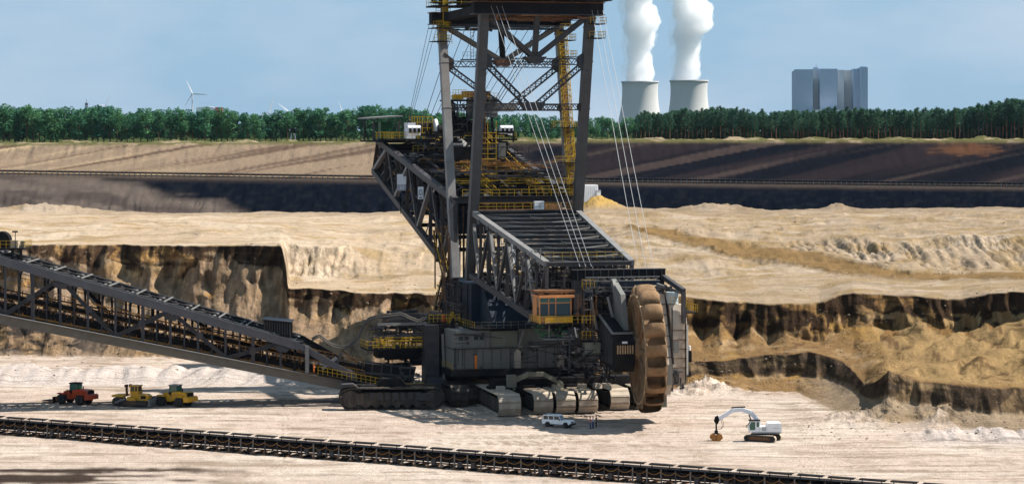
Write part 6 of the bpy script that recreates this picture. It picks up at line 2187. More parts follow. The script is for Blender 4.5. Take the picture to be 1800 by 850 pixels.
# open roof: grating strips, ribs and crossed rods between the top chords
px = float(X0)
while px < 520:
    a, b_ = px + 2, min(px + 46, 522)
    for e0_, e1_ in ((0.7, 1.9), (BW / 2 - 0.8, BW / 2 + 0.8), (BW - 1.9, BW - 0.7)):
        p = [NT(a, False, 0.1) + Vector((0, e0_, 0)), NT(b_, False, 0.1) + Vector((0, e0_, 0)), NT(b_, False, 0.1) + Vector((0, e1_, 0)), NT(a, False, 0.1) + Vector((0, e1_, 0))]
        vs = p + [q - Vector((0, 0, 0.1)) for q in p]
        MB().add(vs, [(0, 1, 2, 3), (7, 6, 5, 4), (0, 4, 5, 1), (1, 5, 6, 2), (2, 6, 7, 3), (3, 7, 4, 0)]).build('roof_grating', 'black', bridge)
    beam('roof_rib', NT(a, False, 0.2), NT(a, True, 0.2), 0.2, 0.2, 'steel_light', bridge)
    beam('roof_rod', NT(a, False, 0.0), NT(b_, True, 0.0), 0.18, 0.18, 'steel', bridge)
    beam('roof_rod', NT(a, True, -0.2), NT(b_, False, -0.2), 0.18, 0.18, 'steel', bridge)
    px += 48.4
beam('roof_rail', NT(X0, False, 0.15) + Vector((0, 0.6, 0)), NT(520, False, 0.15) + Vector((0, 0.6, 0)), 0.1, 0.12, 'steel_light', bridge)
beam('roof_rail', NT(X0, True, 0.15) - Vector((0, 0.6, 0)), NT(520, True, 0.15) - Vector((0, 0.6, 0)), 0.1, 0.12, 'steel_light', bridge)


def mid(px, f, y, up=0.0):
    a, b_ = NB_(px), NT(min(px, 520))
    z_ = a.z + f + up
    return Vector((a.x, a.y + y, z_))


# two belts carried through the truss, walkways with rust-yellow rails
for y, f in ((3.6, 4.1), (7.6, 2.2)):
    MB().bar(mid(X0, f, y), mid(640, f - 0.6, y), 2.0, 0.16).build('conveyor_belt', 'belt', bridge)
    for s in (-1, 1):
        beam('belt_stringer', mid(X0, f - 0.4, y + s * 1.2), mid(640, f - 1.0, y + s * 1.2), 0.22, 0.5, 'steel_dark', bridge)
    for i in range(42):
        c = mid(X0, f, y).lerp(mid(640, f - 0.6, y), (i + 0.5) / 42)
        MB().bar(c + Vector((0, -1.25, 0.25)), c + Vector((0, 1.25, 0.25)), 0.3, 0.3).build('idler_frame', 'steel_dark', bridge)
for y, f, m_ in ((1.1, 2.6, 'rail_rust'), (10.2, 2.6, 'rail_rust'), (1.2, 4.4, 'rail_rust')):
    beam('walkway', mid(X0, f, y), mid(640, f - 0.6, y), 0.9, 0.1, 'steel_dark', bridge)
    railing('walkway_railing', [mid(X0, f, y - 0.45), mid(640, f - 0.6, y - 0.45)], bridge, m_, 1.1, 1.35, 0.075)
for i in range(36):
    px = X0 + 20 + i * 29
    if px > 560:
        break
    beam('hanger', mid(px, 0.5, 2.0), mid(px, 4.4, 2.0), 0.16, 0.16, 'steel_dark', bridge)
    beam('hanger', mid(px + 12, 0.5, 6.4), mid(px + 12, 4.6, 6.4), 0.16, 0.16, 'rail_rust', bridge)
    beam('floor_beam', NB_(px, False, 0.5), NB_(px, True, 0.5), 0.3, 0.5, 'steel_dark', bridge)
# cable and pipe runs
for y, f, m_ in ((0.9, 1.4, 'rail_rust'), (0.9, 2.0, 'steel_dark'), (1.6, 3.6, 'steel_dark'), (6.8, 4.4, 'steel_dark'), (1.0, 5.0, 'black')):
    beam('cable_run', mid(X0, f, y), mid(600, f - 0.5, y), 0.22, 0.26, m_, bridge)
cl = MB()
Rb = random.Random(77)
for i in range(440):
    px = Rb.uniform(X0, 620)
    f = Rb.uniform(0.9, 5.0)
    y = Rb.uniform(0.7, 7.2)
    p = mid(px, f, y)
    if Rb.random() < 0.5:
        cl.bar(p, p + Vector((0, 0, Rb.uniform(-0.9, 0.9))), Rb.uniform(0.08, 0.2))
    else:
        L_ = Rb.uniform(0.5, 2.2)
        cl.bar(p, p + Vector((L_, 0, -0.22 * L_)), Rb.uniform(0.08, 0.2))
cl.build('fittings', 'steel_dark', bridge, kind='stuff')
# house riding on the bridge and the drive station at the far left
hb = NT(486, False, 0.2)
ho = MB().prism([(-2.2, 0.2), (2.2, -0.6), (2.2, 1.9), (-2.2, 2.3)], 'y', 0.2, 5.0).build('bridge_house', 'steel_dark', bridge)
ho.location = hb + Vector((0, 0.4, 0))
for k in range(11):
    q = MB().box((-2.1 + k * 0.42, 0.12, -0.2), (-1.98 + k * 0.42, 0.2, 2.0 - 0.035 * k)).build('corrugation', 'steel', ho)
MB().prism([(-2.4, 2.32), (2.4, 1.88), (2.4, 2.02), (-2.4, 2.46)], 'y', 0.0, 5.2).build('house_roof', 'steel', ho)
MB().box((-2.6, -0.2, -0.9), (4.4, 5.2, -0.7)).build('house_stage', 'steel_dark', ho).rotation_euler = (0, math.radians(9), 0)
db = NT(14, False, 0.2)
MB().box((-6, 0.4, 1.2), (2.4, 7.6, 1.45)).build('drive_stage', 'steel_dark', bridge).location = db
for x in (-3.0, 0.6, 2.0):
    beam('stage_leg', db + Vector((x, 0.6, -0.3)), db + Vector((x, 0.6, 1.2)), 0.4, 0.4, 'steel_dark', bridge)
MB().lathe([(0.3, -1.2), (1.5, -1.1), (1.5, 1.1), (0.3, 1.2)], 20, (0, 0, 0), 'y').build('drive_drum', 'black', bridge, True).location = db + Vector((-1.6, 3.0, 2.6))
MB().box((-0.2, 1.2, 1.46), (1.0, 2.2, 2.7)).build('drive_box', 'cream', bridge).location = db + Vector((0.4, 0, 0))
MB().box((1.6, 2.0, 1.46), (2.2, 3.2, 2.5)).build('drive_box', 'house_green', bridge).location = db
MB().box((-1.2, 1.6, 1.46), (-0.2, 3.2, 3.2)).build('drive_box', 'green_machine', bridge).location = db + Vector((-2.6, 0, 0))
beam('lamp_pole', db + Vector((1.0, 1.0, 1.4)), db + Vector((1.0, 1.0, 4.2)), 0.1, 0.1, 'steel_dark', bridge)
MB().box((0.5, 0.9, 4.0), (1.4, 1.2, 4.25)).build('lamp', 'steel_dark', bridge).location = db
railing('stage_railing', [db + Vector((-6, 0.45, 1.45)), db + Vector((2.4, 0.45, 1.45)), db + Vector((2.4, 7.5, 1.45))], bridge, 'yellow', 1.2, 0.9, 0.06)
# lower end: white post, sloping hood, hopper
wp = P(540, 640, bd(540) - 0.5)
beam('end_post', P(540, 655, bd(540) - 0.5), P(540, 607, bd(540) - 0.5), 0.75, 0.6, 'steel_light', bridge, up=(1, 0, 0))
beam('end_diagonal', P(566, 648, bd(566)), P(592, 628, bd(590)), 0.5, 0.5, 'steel_light', bridge)
beam('end_strut', P(592, 640, bd(592)), P(600, 620, bd(600)), 0.4, 0.4, 'steel', bridge)
beam('hood_edge', P(600, 614, bd(600) + 5), P(632, 640, bd(632) + 5), 1.6, 0.3, 'rust', bridge)
e0, e1 = NB_(560, False, 1.2), NB_(735, False, 1.15)
beam('end_walkway', e0 + Vector((0, -0.5, 0)), e1 + Vector((0, -0.5, 0)), 1.4, 0.12, 'steel_dark', bridge)
railing('end_railing', [e0 + Vector((0, -1.1, 0)), e1 + Vector((0, -1.1, 0))], bridge, 'yellow', 1.25, 0.8, 0.085)
railing('end_railing', [e0 + Vector((0, 6.5, 0.4)), e1 + Vector((0, 6.5, 0.4))], bridge, 'yellow', 1.25, 0.8, 0.085)
tp = P(700, 690, bd(700))
MB().box((tp.x - 4.0, tp.y - 3.2, tp.z + 0.4), (tp.x + 4.2, tp.y - 0.7, tp.z + 0.62)).build('end_stage', 'steel_light', bridge)
railing('end_railing', [(tp.x - 4.0, tp.y - 3.1, tp.z + 0.6), (tp.x + 4.2, tp.y - 3.1, tp.z + 0.6), (tp.x + 4.2, tp.y - 0.8, tp.z + 0.6)], bridge, 'yellow', 1.3, 0.7, 0.09)
hp0, hp1 = P(625, 662, bd(625) + 3), P(725, 668, bd(725) + 3)
MB().prism([(hp0.x, hp0.z - 0.5), (hp1.x, hp1.z - 0.6), (hp1.x + 0.6, hp1.z + 2.2), (hp0.x + 1.0, hp0.z + 2.5)], 'y', hp0.y - 1.5, hp0.y + 2.5).build('hopper', 'steel_dark', bridge)
for k in range(6):
    x = hp0.x + 1.0 + k * 1.6
    MB().bar((x, hp0.y - 1.62, hp0.z - 0.4), (x + 0.35, hp0.y - 1.62, hp0.z + 2.3), 0.2).build('hopper_rib', 'steel', bridge)
beam('hopper_rail', (hp0.x, hp0.y - 1.66, hp0.z + 1.0), (hp1.x, hp0.y - 1.66, hp1.z + 0.9), 0.2, 0.35, 'steel', bridge)
clutter('fittings', (hp1.x - 2.4, hp0.y - 2.4, hp1.z - 0.5), (hp1.x + 1.2, hp0.y - 0.4, hp1.z + 2.6), 30, 'steel', bridge, 95)
# hanging cable loop between bridge and excavator
cpts = [(548, 598), (556, 593), (563, 592), (570, 598), (580, 606), (592, 611), (605, 612), (617, 608), (627, 598), (634, 585), (640, 572), (648, 562), (660, 558), (680, 556), (705, 553), (720, 560), (735, 566), (750, 560)]
for dz in (0.0, 0.3):
    MB().tube([P(a, b_, 424) + Vector((0, dz, dz)) for a, b_ in cpts], 0.15, 8).build('cable_loop', 'cable_grey', bridge, True)

# ------------------------------------------------------------------ crawler carriage under the bridge end
cc = G(688, 716)
car = empty('bridge_crawler', (cc.x, cc.y, 0), math.radians(4), 'black crawler carriage carrying the lower end of the conveyor bridge', 'crawler carriage')
for v in (-2.4, 3.4):
    crawler(car, (0, v, 0.12), 0, 17.0, 3.4, 2.6, v < 0, 'track_dark')
MB().box((-5, -0.9, 2.2), (5.5, 2.0, 3.7)).build('carriage_beam', 'steel_dark', car)
MB().prism([(-2.5, 3.7), (2.5, 3.7), (1.5, 4.9), (-1.5, 4.9)], 'y', -1.4, 2.4).build('carriage_pedestal', 'steel_dark', car)
MB().prism([(-8.6, 3.8), (-5.6, 3.8), (-6.4, 4.3), (-8.2, 4.2)], 'y', -3.6, -1.2).build('fender', 'steel', car)
for k in range(7):
    MB().box((-3.6 + k * 1.25, -3.76, 1.7), (-2.8 + k * 1.25, -3.6, 2.9)).build('frame_web', 'steel', car)
MB().box((4.6, -4.1, 1.6), (6.8, -3.0, 2.7)).build('drive_motor', 'steel', car)

# ------------------------------------------------------------------ belt conveyor crossing the foreground
CA, CB = G(-60, 756), G(1760, 895)
CA = CA - (CB - CA).normalized() * 58.0
CB = CB + (CB - CA).normalized() * 20.0
cdir = (CB - CA).normalized()
cnor = Vector((-cdir.y, cdir.x, 0))
L_all = (CB - CA).length
fc = empty('belt_conveyor', CA, math.atan2(cdir.y, cdir.x), 'low dark belt conveyor crossing the whole foreground of the pit floor', 'conveyor')
MODL = 4.15
nmod = int(L_all / MODL)


def shared(name, mb, m):
    return mb.mesh(name, m)


post = MB()
post.bar((0, -1.05, 0.15), (0, -1.05, 2.0), 0.15, 0.17)
post_me = shared('post', post, 'steel_light')
post_me2 = shared('post', post, 'steel')
cover = MB()
cover.prism([(-0.95, 2.56), (-0.55, 2.66), (-0.1, 2.66), (-0.1, 2.58), (-0.55, 2.58), (-0.95, 2.46)], 'x', 0.25, MODL - 0.45)
for x_ in (0.7, MODL - 0.9):
    cover.bar((x_, -0.9, 1.9), (x_, -0.9, 2.5), 0.09)
cover_me = shared('cover_plate', cover, 'black')
frame = MB()
for y in (-1.0, 1.0):
    frame.bar((0, y, 1.55), (MODL - 0.06, y, 1.55), 0.14, 0.28)
    frame.bar((0, y, 0.62), (MODL - 0.06, y, 0.62), 0.1, 0.18)
frame.box((0.02, -0.93, 0.8), (MODL - 0.08, -0.9, 1.45))
frame.box((0.02, 0.9, 0.5), (MODL - 0.08, 0.93, 1.45))
frame_me = shared('side_frame', frame, 'steel_dark')
brace = MB()
brace.bar((0.1, -1.0, 0.4), (MODL / 2, -1.0, 1.5), 0.09)
brace.bar((MODL / 2, -1.0, 1.5), (MODL - 0.1, -1.0, 0.4), 0.09)
brace_me = shared('brace', brace, 'steel_dark')
idl = MB()
idl.bar((0, -1.05, 1.95), (0, -0.4, 1.74), 0.16)
idl.bar((0, -0.4, 1.74), (0, 0.4, 1.74), 0.16)
idl.bar((0, 0.4, 1.74), (0, 1.05, 1.95), 0.16)
idl.bar((0, -1.15, 2.02), (0, -1.0, 2.02), 0.3, 0.2)
idler_me = shared('idler', idl, 'steel_dark')
slp = MB()
slp.prism([(-1.75, 0.02), (1.75, 0.02), (1.6, 0.22), (-1.6, 0.22)], 'x', -0.28, 0.28)
sleeper_me = shared('sleeper', slp, 'rust')
cbl = MB()
for h in (0, 1):
    x0_ = h * MODL / 2
    pts = [(x0_ + MODL / 2 * i / 6, -1.16, 1.72 - 0.42 * 4 * (i / 6) * (1 - i / 6)) for i in range(7)]
    cbl.tube(pts, 0.045, 4)
cable_me = shared('hanging_cable', cbl, 'rail_rust')
cab2 = MB()
cab2.box((-0.3, -1.3, 0.3), (0.35, -1.02, 1.1))
jb_me = shared('junction_box', cab2, 'steel')
Rc = random.Random(3)
for k in range(nmod):
    x = k * MODL
    for me, nm, dx in ((cover_me, 'cover_plate', 0), (frame_me, 'side_frame', 0), (brace_me, 'brace', 0), (cable_me, 'hanging_cable', 0)):
        o = link(nm, me, fc)
        o.location = (x + dx, 0, Rc.uniform(-0.03, 0.03) if nm == 'cover_plate' else 0)
        if nm == 'cover_plate':
            o.rotation_euler = (0, Rc.uniform(-0.008, 0.008), 0)
    for h in (0, 1):
        o = link('post', post_me if Rc.random() < 0.55 else post_me2, fc)
        o.location = (x + h * MODL / 2 + 0.05, 0, 0)
        o.rotation_euler = (0, Rc.uniform(-0.03, 0.03), 0)
        o = link('sleeper', sleeper_me, fc)
        o.location = (x + h * MODL / 2 + 0.3, Rc.uniform(-0.2, 0.2), 0)
        o = link('idler', idler_me, fc)
        o.location = (x + h * MODL / 2 + 0.7, 0, 0)
        if Rc.random() < 0.3:
            o = link('junction_box', jb_me, fc)
            o.location = (x + h * MODL / 2 + 1.0, 0, Rc.uniform(-0.1, 0.2))
MB().add([(0, -0.95, 2.08), (0, -0.4, 1.86), (0, 0.4, 1.86), (0, 0.95, 2.08), (L_all, -0.95, 2.08), (L_all, -0.4, 1.86), (L_all, 0.4, 1.86), (L_all, 0.95, 2.08)],
         [(0, 1, 5, 4), (1, 2, 6, 5), (2, 3, 7, 6)]).build('carrying_belt', 'belt', fc)
MB().box((0, -0.9, 0.78), (L_all, 0.9, 0.84)).build('return_belt', 'belt', fc)
sp_ = MB()
for k in range(900):
    x, y = Rc.uniform(0, L_all), Rc.choice((-1, 1)) * Rc.uniform(0.3, 1.9)
    s = Rc.uniform(0.08, 0.3)
    sp_.add([(x - s, y - s, 0), (x + s, y - s * 0.7, 0), (x + s * 0.8, y + s, 0), (x - s * 0.9, y + s, 0), (x + s * 0.1, y, s * 1.1)], [(0, 1, 4), (1, 2, 4), (2, 3, 4), (3, 0, 4), (3, 2, 1, 0)])
tag(sp_.build('conveyor_spill', 'black', None, kind='stuff'), 'dark lumps spilled under the foreground conveyor', 'spill')
bpy.data.objects['conveyor_spill'].location = CA
bpy.data.objects['conveyor_spill'].rotation_euler = (0, 0, math.atan2(cdir.y, cdir.x))

# ------------------------------------------------------------------ far conveyor on the berm
fp = [(-200, 1306), (0, 1304), (650, 1281), (1060, 1262), (1800, 1246), (1990, 1243)]
zb = [(-200, 22.6), (0, 22.0), (650, 19.6), (1060, 18.7), (1800, 16.7), (1990, 16.4)]


def far_pt(px, up=0.0, dy=0.0):
    d = float(np.interp(px, [q[0] for q in fp], [q[1] for q in fp])) + dy
    z_ = float(np.interp(px, [q[0] for q in zb], [q[1] for q in zb]))
    return Vector(((px - 900) / F * d, d, z_ + up))


fa = empty('far_conveyor', far_pt(0), 0, 'thin black conveyor line along the berm of the far slope', 'conveyor')
off = -far_pt(0)
for a, b_ in zip([q[0] for q in fp][:-1], [q[0] for q in fp][1:]):
    beam('carrying_belt', far_pt(a, 2.2) + off, far_pt(b_, 2.2) + off, 2.2, 0.7, 'black', fa)
    beam('return_belt', far_pt(a, 0.9) + off, far_pt(b_, 0.9) + off, 2.0, 0.5, 'black', fa)
    beam('cover', far_pt(a, 2.8) + off, far_pt(b_, 2.8) + off, 1.6, 0.16, 'steel', fa)
ps = MB()
px = -190.0
while px < 1980:
    for dy in (-1.1,):
        ps.bar(far_pt(px, -0.3, dy) + off, far_pt(px, 2.3, dy) + off, 0.4, 0.3)
    px += 9.7
ps.build('posts', 'steel_light', fa, kind='stuff')

# ------------------------------------------------------------------ wheel loaders, dozer, car, grab excavator
def wheel_part(parent, c, r, w, hub='steel_light', name='wheel'):
    t = MB().lathe([(r * 0.5, -w / 2), (r * 0.93, -w / 2), (r, -w * 0.34), (r, w * 0.34), (r * 0.93, w / 2), (r * 0.5, w / 2)], 20, (0, 0, 0), 'y').build(name, 'rubber', parent, True)
    t.location = c
    MB().lathe([(0.1, -w * 0.42), (r * 0.5, -w * 0.4), (r * 0.52, -w * 0.3), (r * 0.52, w * 0.3), (r * 0.5, w * 0.4), (0.1, w * 0.42)], 16, (0, 0, 0), 'y').build('rim', hub, t)
    tr = MB()
    if r > 0.6:
        for k in range(18):
            a = 2 * math.pi * k / 18
            q = Vector((math.cos(a), 0, math.sin(a))) * (r + 0.02)
            tr.bar(q + Vector((0, -w * 0.45, 0)), q + Vector((0, w * 0.45, 0)), 0.12, 0.08)
        tr.build('tread', 'rubber', t, kind='stuff')
    return t


def loader(loc, rz, paint, label, fork):
    r = empty('wheel_loader', loc, rz, label, 'wheel loader', 'wheel loaders on the pit floor')
    # rear frame with engine hood and counterweight
    MB().prism([(-3.3, 1.15), (-0.2, 1.0), (-0.2, 2.35), (-1.2, 2.55), (-3.0, 2.45), (-3.4, 2.1)], 'y', -0.95, 0.95).build('engine_hood', paint, r)
    MB().prism([(-4.0, 0.95), (-3.0, 0.85), (-3.0, 1.75), (-3.7, 1.8), (-4.0, 1.6)], 'y', -1.3, 1.3).build('counterweight', paint, r)
    MB().box((-3.52, -0.75, 1.82), (-3.36, 0.75, 2.4)).build('grille', 'black', r)
    MB().prism([(-0.1, 0.8), (1.6, 0.8), (2.1, 1.2), (1.7, 2.1), (0.9, 2.3), (-0.1, 1.5)], 'y', -0.7, 0.7).build('front_frame', paint, r)
    for s in (-1, 1):
        MB().prism([(-2.9, 1.62), (-1.0, 1.62), (-1.2, 1.85), (-2.7, 1.85)], 'y', s * 0.96, s * 1.38).build('fender', paint, r)
        MB().prism([(0.9, 1.64), (2.7, 1.64), (2.5, 1.86), (1.1, 1.86)], 'y', s * 0.72, s * 1.38).build('fender', paint, r)
        wheel_part(r, (-1.95, s * 1.12, 0.82), 0.82, 0.68, paint)
        wheel_part(r, (1.8, s * 1.12, 0.82), 0.82, 0.68, paint)
        beam('lift_arm', (0.9, s * 0.55, 2.15), (3.6, s * 0.55, 0.55), 0.2, 0.5, paint, r)
    # cab
    MB().prism([(-1.1, 2.0), (0.5, 2.0), (0.5, 2.3), (-1.1, 2.58)], 'y', -0.78, 0.78).build('cab_base', 'black', r)
    for x, y in ((-1.05, -0.74), (-1.05, 0.74), (0.42, -0.74), (0.42, 0.74)):
        MB().bar((x, y, 2.3), (x * 0.92, y * 0.94, 3.42), 0.1).build('cab_post', 'grey_plastic', r)
    MB().prism([(-1.0, 2.56), (0.4, 2.32), (0.36, 3.4), (-0.96, 3.4)], 'y', -0.70, 0.70).build('cab_glass', 'glass_green', r)
    MB().prism([(-1.15, 3.42), (0.6, 3.42), (0.5, 3.58), (-1.05, 3.58)], 'y', -0.85, 0.85).build('cab_roof', 'black' if 'red' in paint else 'grey_plastic', r)
    MB().tube([(-2.2, 0.5, 2.5), (-2.2, 0.5, 3.1)], 0.08, 8).build('exhaust', 'black', r)
    MB().bar((0.5, -0.9, 3.0), (0.9, -1.15, 2.9), 0.05).build('mirror_arm', 'black', r)
    MB().box((0.85, -1.3, 2.6), (0.92, -1.08, 3.0)).build('mirror', 'black', r)
    if fork:
        MB().box((3.5, -1.2, 0.1), (3.7, 1.2, 1.1)).build('fork_carriage', 'steel_dark', r)
        for y in (-0.8, 0.8):
            MB().prism([(3.7, 0.06), (6.2, 0.06), (6.2, 0.12), (3.7, 0.24)], 'y', y - 0.12, y + 0.12).build('fork', 'rust', r)
        MB().box((4.2, -1.0, 0.25), (6.0, 1.0, 0.42)).build('pallet_beam', 'steel_dark', r)
    else:
        MB().prism([(3.4, 0.08), (4.7, 0.08), (4.75, 0.16), (3.75, 0.5), (3.6, 1.25), (3.9, 1.5), (3.7, 1.55), (3.35, 1.2)], 'y', -1.45, 1.45).build('bucket', 'steel', r)
    return r


ld = G(131, 709)
loader((ld.x, ld.y, 0), math.radians(180 - 28), 'red_paint', 'red wheel loader with forks lowered standing alone on the left', True)
ld = G(306, 713)
loader((ld.x, ld.y, 0), math.radians(180 - 32), 'yellow_paint', 'yellow wheel loader parked behind the yellow bulldozer', False)

dz_ = G(241, 713)
dz = empty('bulldozer', (dz_.x, dz_.y, 0), math.radians(-16), 'yellow tracked bulldozer with flat rear deck beside the yellow loader', 'bulldozer')
for s in (-1, 1):
    cf = MB()
    n_ = 12
    prof = [(1.9 + math.cos(a) * 0.5, 0.5 + math.sin(a) * 0.5) for a in [(-math.pi / 2 + math.pi * i / 8) for i in range(9)]] + \
           [(-1.9 + math.cos(a) * 0.5, 0.5 + math.sin(a) * 0.5) for a in [(math.pi / 2 + math.pi * i / 8) for i in range(9)]]
    cf.prism(prof, 'y', s * 0.85, s * 1.45)
    tb = cf.build('track_belt', 'track_dark', dz)
    MB().prism([(-1.7, 0.28), (1.7, 0.28), (1.5, 0.72), (-1.5, 0.72)], 'y', s * 1.46, s * 1.5).build('track_frame', 'rust', tb)
    for k in range(5):
        MB().lathe([(0.05, s * 1.505), (0.2, s * 1.51), (0.2, s * 1.55), (0.05, s * 1.56)], 12, (-1.4 + k * 0.7, 0, 0.4), 'y').build('roller', 'steel', tb)
MB().prism([(-0.9, 1.0), (2.3, 1.0), (2.4, 1.75), (1.9, 2.05), (-0.9, 2.2)], 'y', -0.75, 0.75).build('engine_hood', 'yellow_paint', dz)
MB().prism([(-1.2, 1.0), (0.3, 1.0), (0.3, 1.5), (-1.2, 1.6)], 'y', -1.4, 1.4).build('side_tank', 'yellow_paint', dz)
MB().prism([(-0.9, 2.22), (0.6, 2.1), (0.6, 2.5), (-0.9, 2.5)], 'y', -0.8, 0.8).build('cab_base', 'yellow_paint', dz)
MB().prism([(-0.85, 2.51), (0.52, 2.51), (0.42, 3.3), (-0.8, 3.3)], 'y', -0.72, 0.72).build('cab_glass', 'glass', dz)
for x in (-0.86, -0.1, 0.46):
    for s in (-1, 1):
        MB().bar((x, s * 0.76, 2.5), (x * 0.95, s * 0.74, 3.32), 0.12).build('cab_post', 'yellow_paint', dz)
MB().box((-1.0, -0.88, 3.33), (0.65, 0.88, 3.47)).build('cab_roof', 'yellow_paint', dz)
MB().box((-1.35, -0.3, 3.1), (-1.05, 0.3, 3.6)).build('air_filter', 'black', dz)
MB().prism([(-4.0, 1.55), (-1.9, 1.55), (-1.9, 1.95), (-4.0, 1.85)], 'y', -1.3, 1.3).build('rear_deck', 'yellow_paint', dz)
MB().bar((-1.9, 0.2, 1.6), (-2.0, 0.2, 3.3), 0.3, 0.4).build('winch_mast', 'rust', dz)
MB().box((-2.3, 0.0, 3.1), (-1.75, 0.4, 3.5)).build('mast_head', 'rust', dz)
beam('push_arm', (-3.4, -1.2, 0.6), (-1.6, -1.2, 1.3), 0.25, 0.3, 'steel_light', dz)
beam('push_arm', (-2.8, -1.0, 1.4), (-1.4, -1.35, 0.6), 0.2, 0.2, 'steel_light', dz)
MB().lathe([(0.1, -1.3), (0.75, -1.28), (0.75, 1.28), (0.1, 1.3)], 18, (-3.2, 0, 0.77), 'y').build('roller_drum', 'track_dark', dz, True)
MB().prism([(2.6, 0.1), (2.85, 0.1), (3.0, 0.7), (2.85, 1.35), (2.65, 1.35), (2.75, 0.7)], 'y', -1.7, 1.7).build('blade', 'steel_light', dz)
beam('blade_arm', (0.4, -1.6, 0.5), (2.7, -1.55, 0.5), 0.2, 0.26, 'steel', dz)
beam('blade_arm', (0.4, 1.6, 0.5), (2.7, 1.55, 0.5), 0.2, 0.26, 'steel', dz)
MB().box((1.0, -0.765, 1.3), (1.9, -0.752, 1.8)).build('side_grille', 'black', dz)

sv = G(982, 750)
suv = empty('off_road_car', (sv.x, sv.y, 0), math.radians(-24), 'white off-road car parked in the shadow before the crawlers', 'car')
for s in (-1, 1):
    pass
MB().prism([(-2.4, 0.55), (-2.42, 1.0), (-2.38, 1.15), (0.75, 1.15), (2.15, 1.08), (2.3, 0.98), (2.32, 0.55), (1.95, 0.5), (1.75, 0.9), (1.25, 0.9), (1.0, 0.48), (-1.0, 0.48), (-1.2, 0.88), (-1.75, 0.88), (-1.98, 0.5)], 'y', -0.88, 0.88).build('body', 'white_paint', suv)
MB().prism([(-2.36, 1.152), (0.72, 1.152), (0.32, 1.82), (0.1, 1.92), (-2.15, 1.92), (-2.3, 1.85)], 'y', -0.80, 0.80).build('cabin', 'white_paint', suv)
for s in (-1, 1):
    for x0_, x1_ in ((-2.2, -1.45), (-1.32, -0.55), (-0.42, 0.28)):
        sl = 0.28 if x1_ > 0.2 else 0.0
        MB().prism([(x0_, 1.22), (x1_ + sl, 1.22), (x1_, 1.78), (x0_, 1.78)], 'y', s * 0.801, s * 0.812).build('side_window', 'glass', suv)
    wheel_part(suv, (-1.48, s * 0.78, 0.4), 0.4, 0.26, 'steel_light')
    wheel_part(suv, (1.5, s * 0.78, 0.4), 0.4, 0.26, 'steel_light')
    MB().box((0.5, s * 0.88, 1.15), (0.62, s * 1.06, 1.33)).build('mirror', 'black', suv)
    MB().lathe([(0.02, 2.31), (0.1, 2.315), (0.1, 2.34), (0.02, 2.345)], 12, (0, s * 0.62, 0.86), 'x').build('headlight', 'sign_white', suv)
    MB().prism([(-2.1, 0.46), (2.0, 0.46), (2.0, 0.55), (-2.1, 0.55)], 'y', s * 0.80, s * 0.90).build('sill', 'black', suv)
    MB().box((-2.44, s * 0.7, 0.9), (-2.41, s * 0.86, 1.12)).build('tail_lamp', 'red_paint', suv)
MB().add([(0.735, -0.72, 1.17), (0.735, 0.72, 1.17), (0.35, 0.68, 1.80), (0.35, -0.68, 1.80), (0.715, -0.72, 1.17), (0.715, 0.72, 1.17), (0.33, 0.68, 1.80), (0.33, -0.68, 1.80)],
         [(0, 1, 2, 3), (7, 6, 5, 4), (0, 4, 5, 1), (1, 5, 6, 2), (2, 6, 7, 3), (3, 7, 4, 0)]).build('windscreen', 'glass', suv)
MB().box((2.31, -0.48, 0.72), (2.35, 0.48, 1.0)).build('grille', 'grey_plastic', suv)
MB().prism([(2.2, 0.42), (2.5, 0.42), (2.5, 0.66), (2.2, 0.68)], 'y', -0.9, 0.9).build('bumper', 'black', suv)
for y in (-0.7, 0.7):
    MB().bar((-2.1, y, 1.97), (0.1, y, 1.97), 0.05).build('roof_rail', 'grey_plastic', suv)

# white excavator with a clamshell grab
ex_ = G(1341, 774)
ex = empty('grab_excavator', (ex_.x, ex_.y, 0), 0, 'white tracked excavator with orange clamshell grab at lower right', 'excavator')
for s, yy in ((-1, -1.35), (1, 1.35)):
    prof = [(1.95 + math.cos(a) * 0.45, 0.5 + math.sin(a) * 0.45) for a in [(-math.pi / 2 + math.pi * i / 8) for i in range(9)]] + \
           [(-1.95 + math.cos(a) * 0.45, 0.5 + math.sin(a) * 0.45) for a in [(math.pi / 2 + math.pi * i / 8) for i in range(9)]]
    holder = MB().prism(prof, 'y', yy - 0.33, yy + 0.33).build('track_belt', 'track_dark', ex)
    holder.rotation_euler = (0, 0, math.radians(-24))
    MB().prism([(-1.7, 0.3), (1.7, 0.3), (1.4, 0.72), (-1.4, 0.72)], 'y', yy - 0.37, yy - 0.335).build('track_frame', 'rust', holder)
    for k in range(10):
        MB().box((-1.9 + k * 0.4, yy - 0.34, 0.955), (-1.65 + k * 0.4, yy + 0.34, 1.0)).build('track_shoe', 'track_steel', holder)
    for e in range(4):
        a = -0.6 + e * 0.45
        MB().bar((1.95 + math.cos(a) * 0.47, yy - 0.33, 0.5 + math.sin(a) * 0.47), (1.95 + math.cos(a) * 0.47, yy + 0.33, 0.5 + math.sin(a) * 0.47), 0.3, 0.05, (math.cos(a), 0, math.sin(a))).build('track_shoe', 'track_steel', holder)
MB().lathe([(0.8, 0.85), (0.9, 0.9), (0.9, 1.15), (0.8, 1.2)], 20).build('turntable', 'black', ex)
MB().prism([(-1.6, -1.35), (1.9, -1.35), (2.6, -0.9), (2.6, 0.9), (1.9, 1.35), (-1.6, 1.35)], 'z', 1.2, 1.42).build('upper_deck', 'grey_plastic', ex)
MB().prism([(0.6, 1.425), (2.55, 1.425), (2.65, 1.7), (2.62, 2.55), (2.35, 2.78), (0.6, 2.7)], 'y', -1.32, 1.32).build('engine_house', 'white_paint', ex)
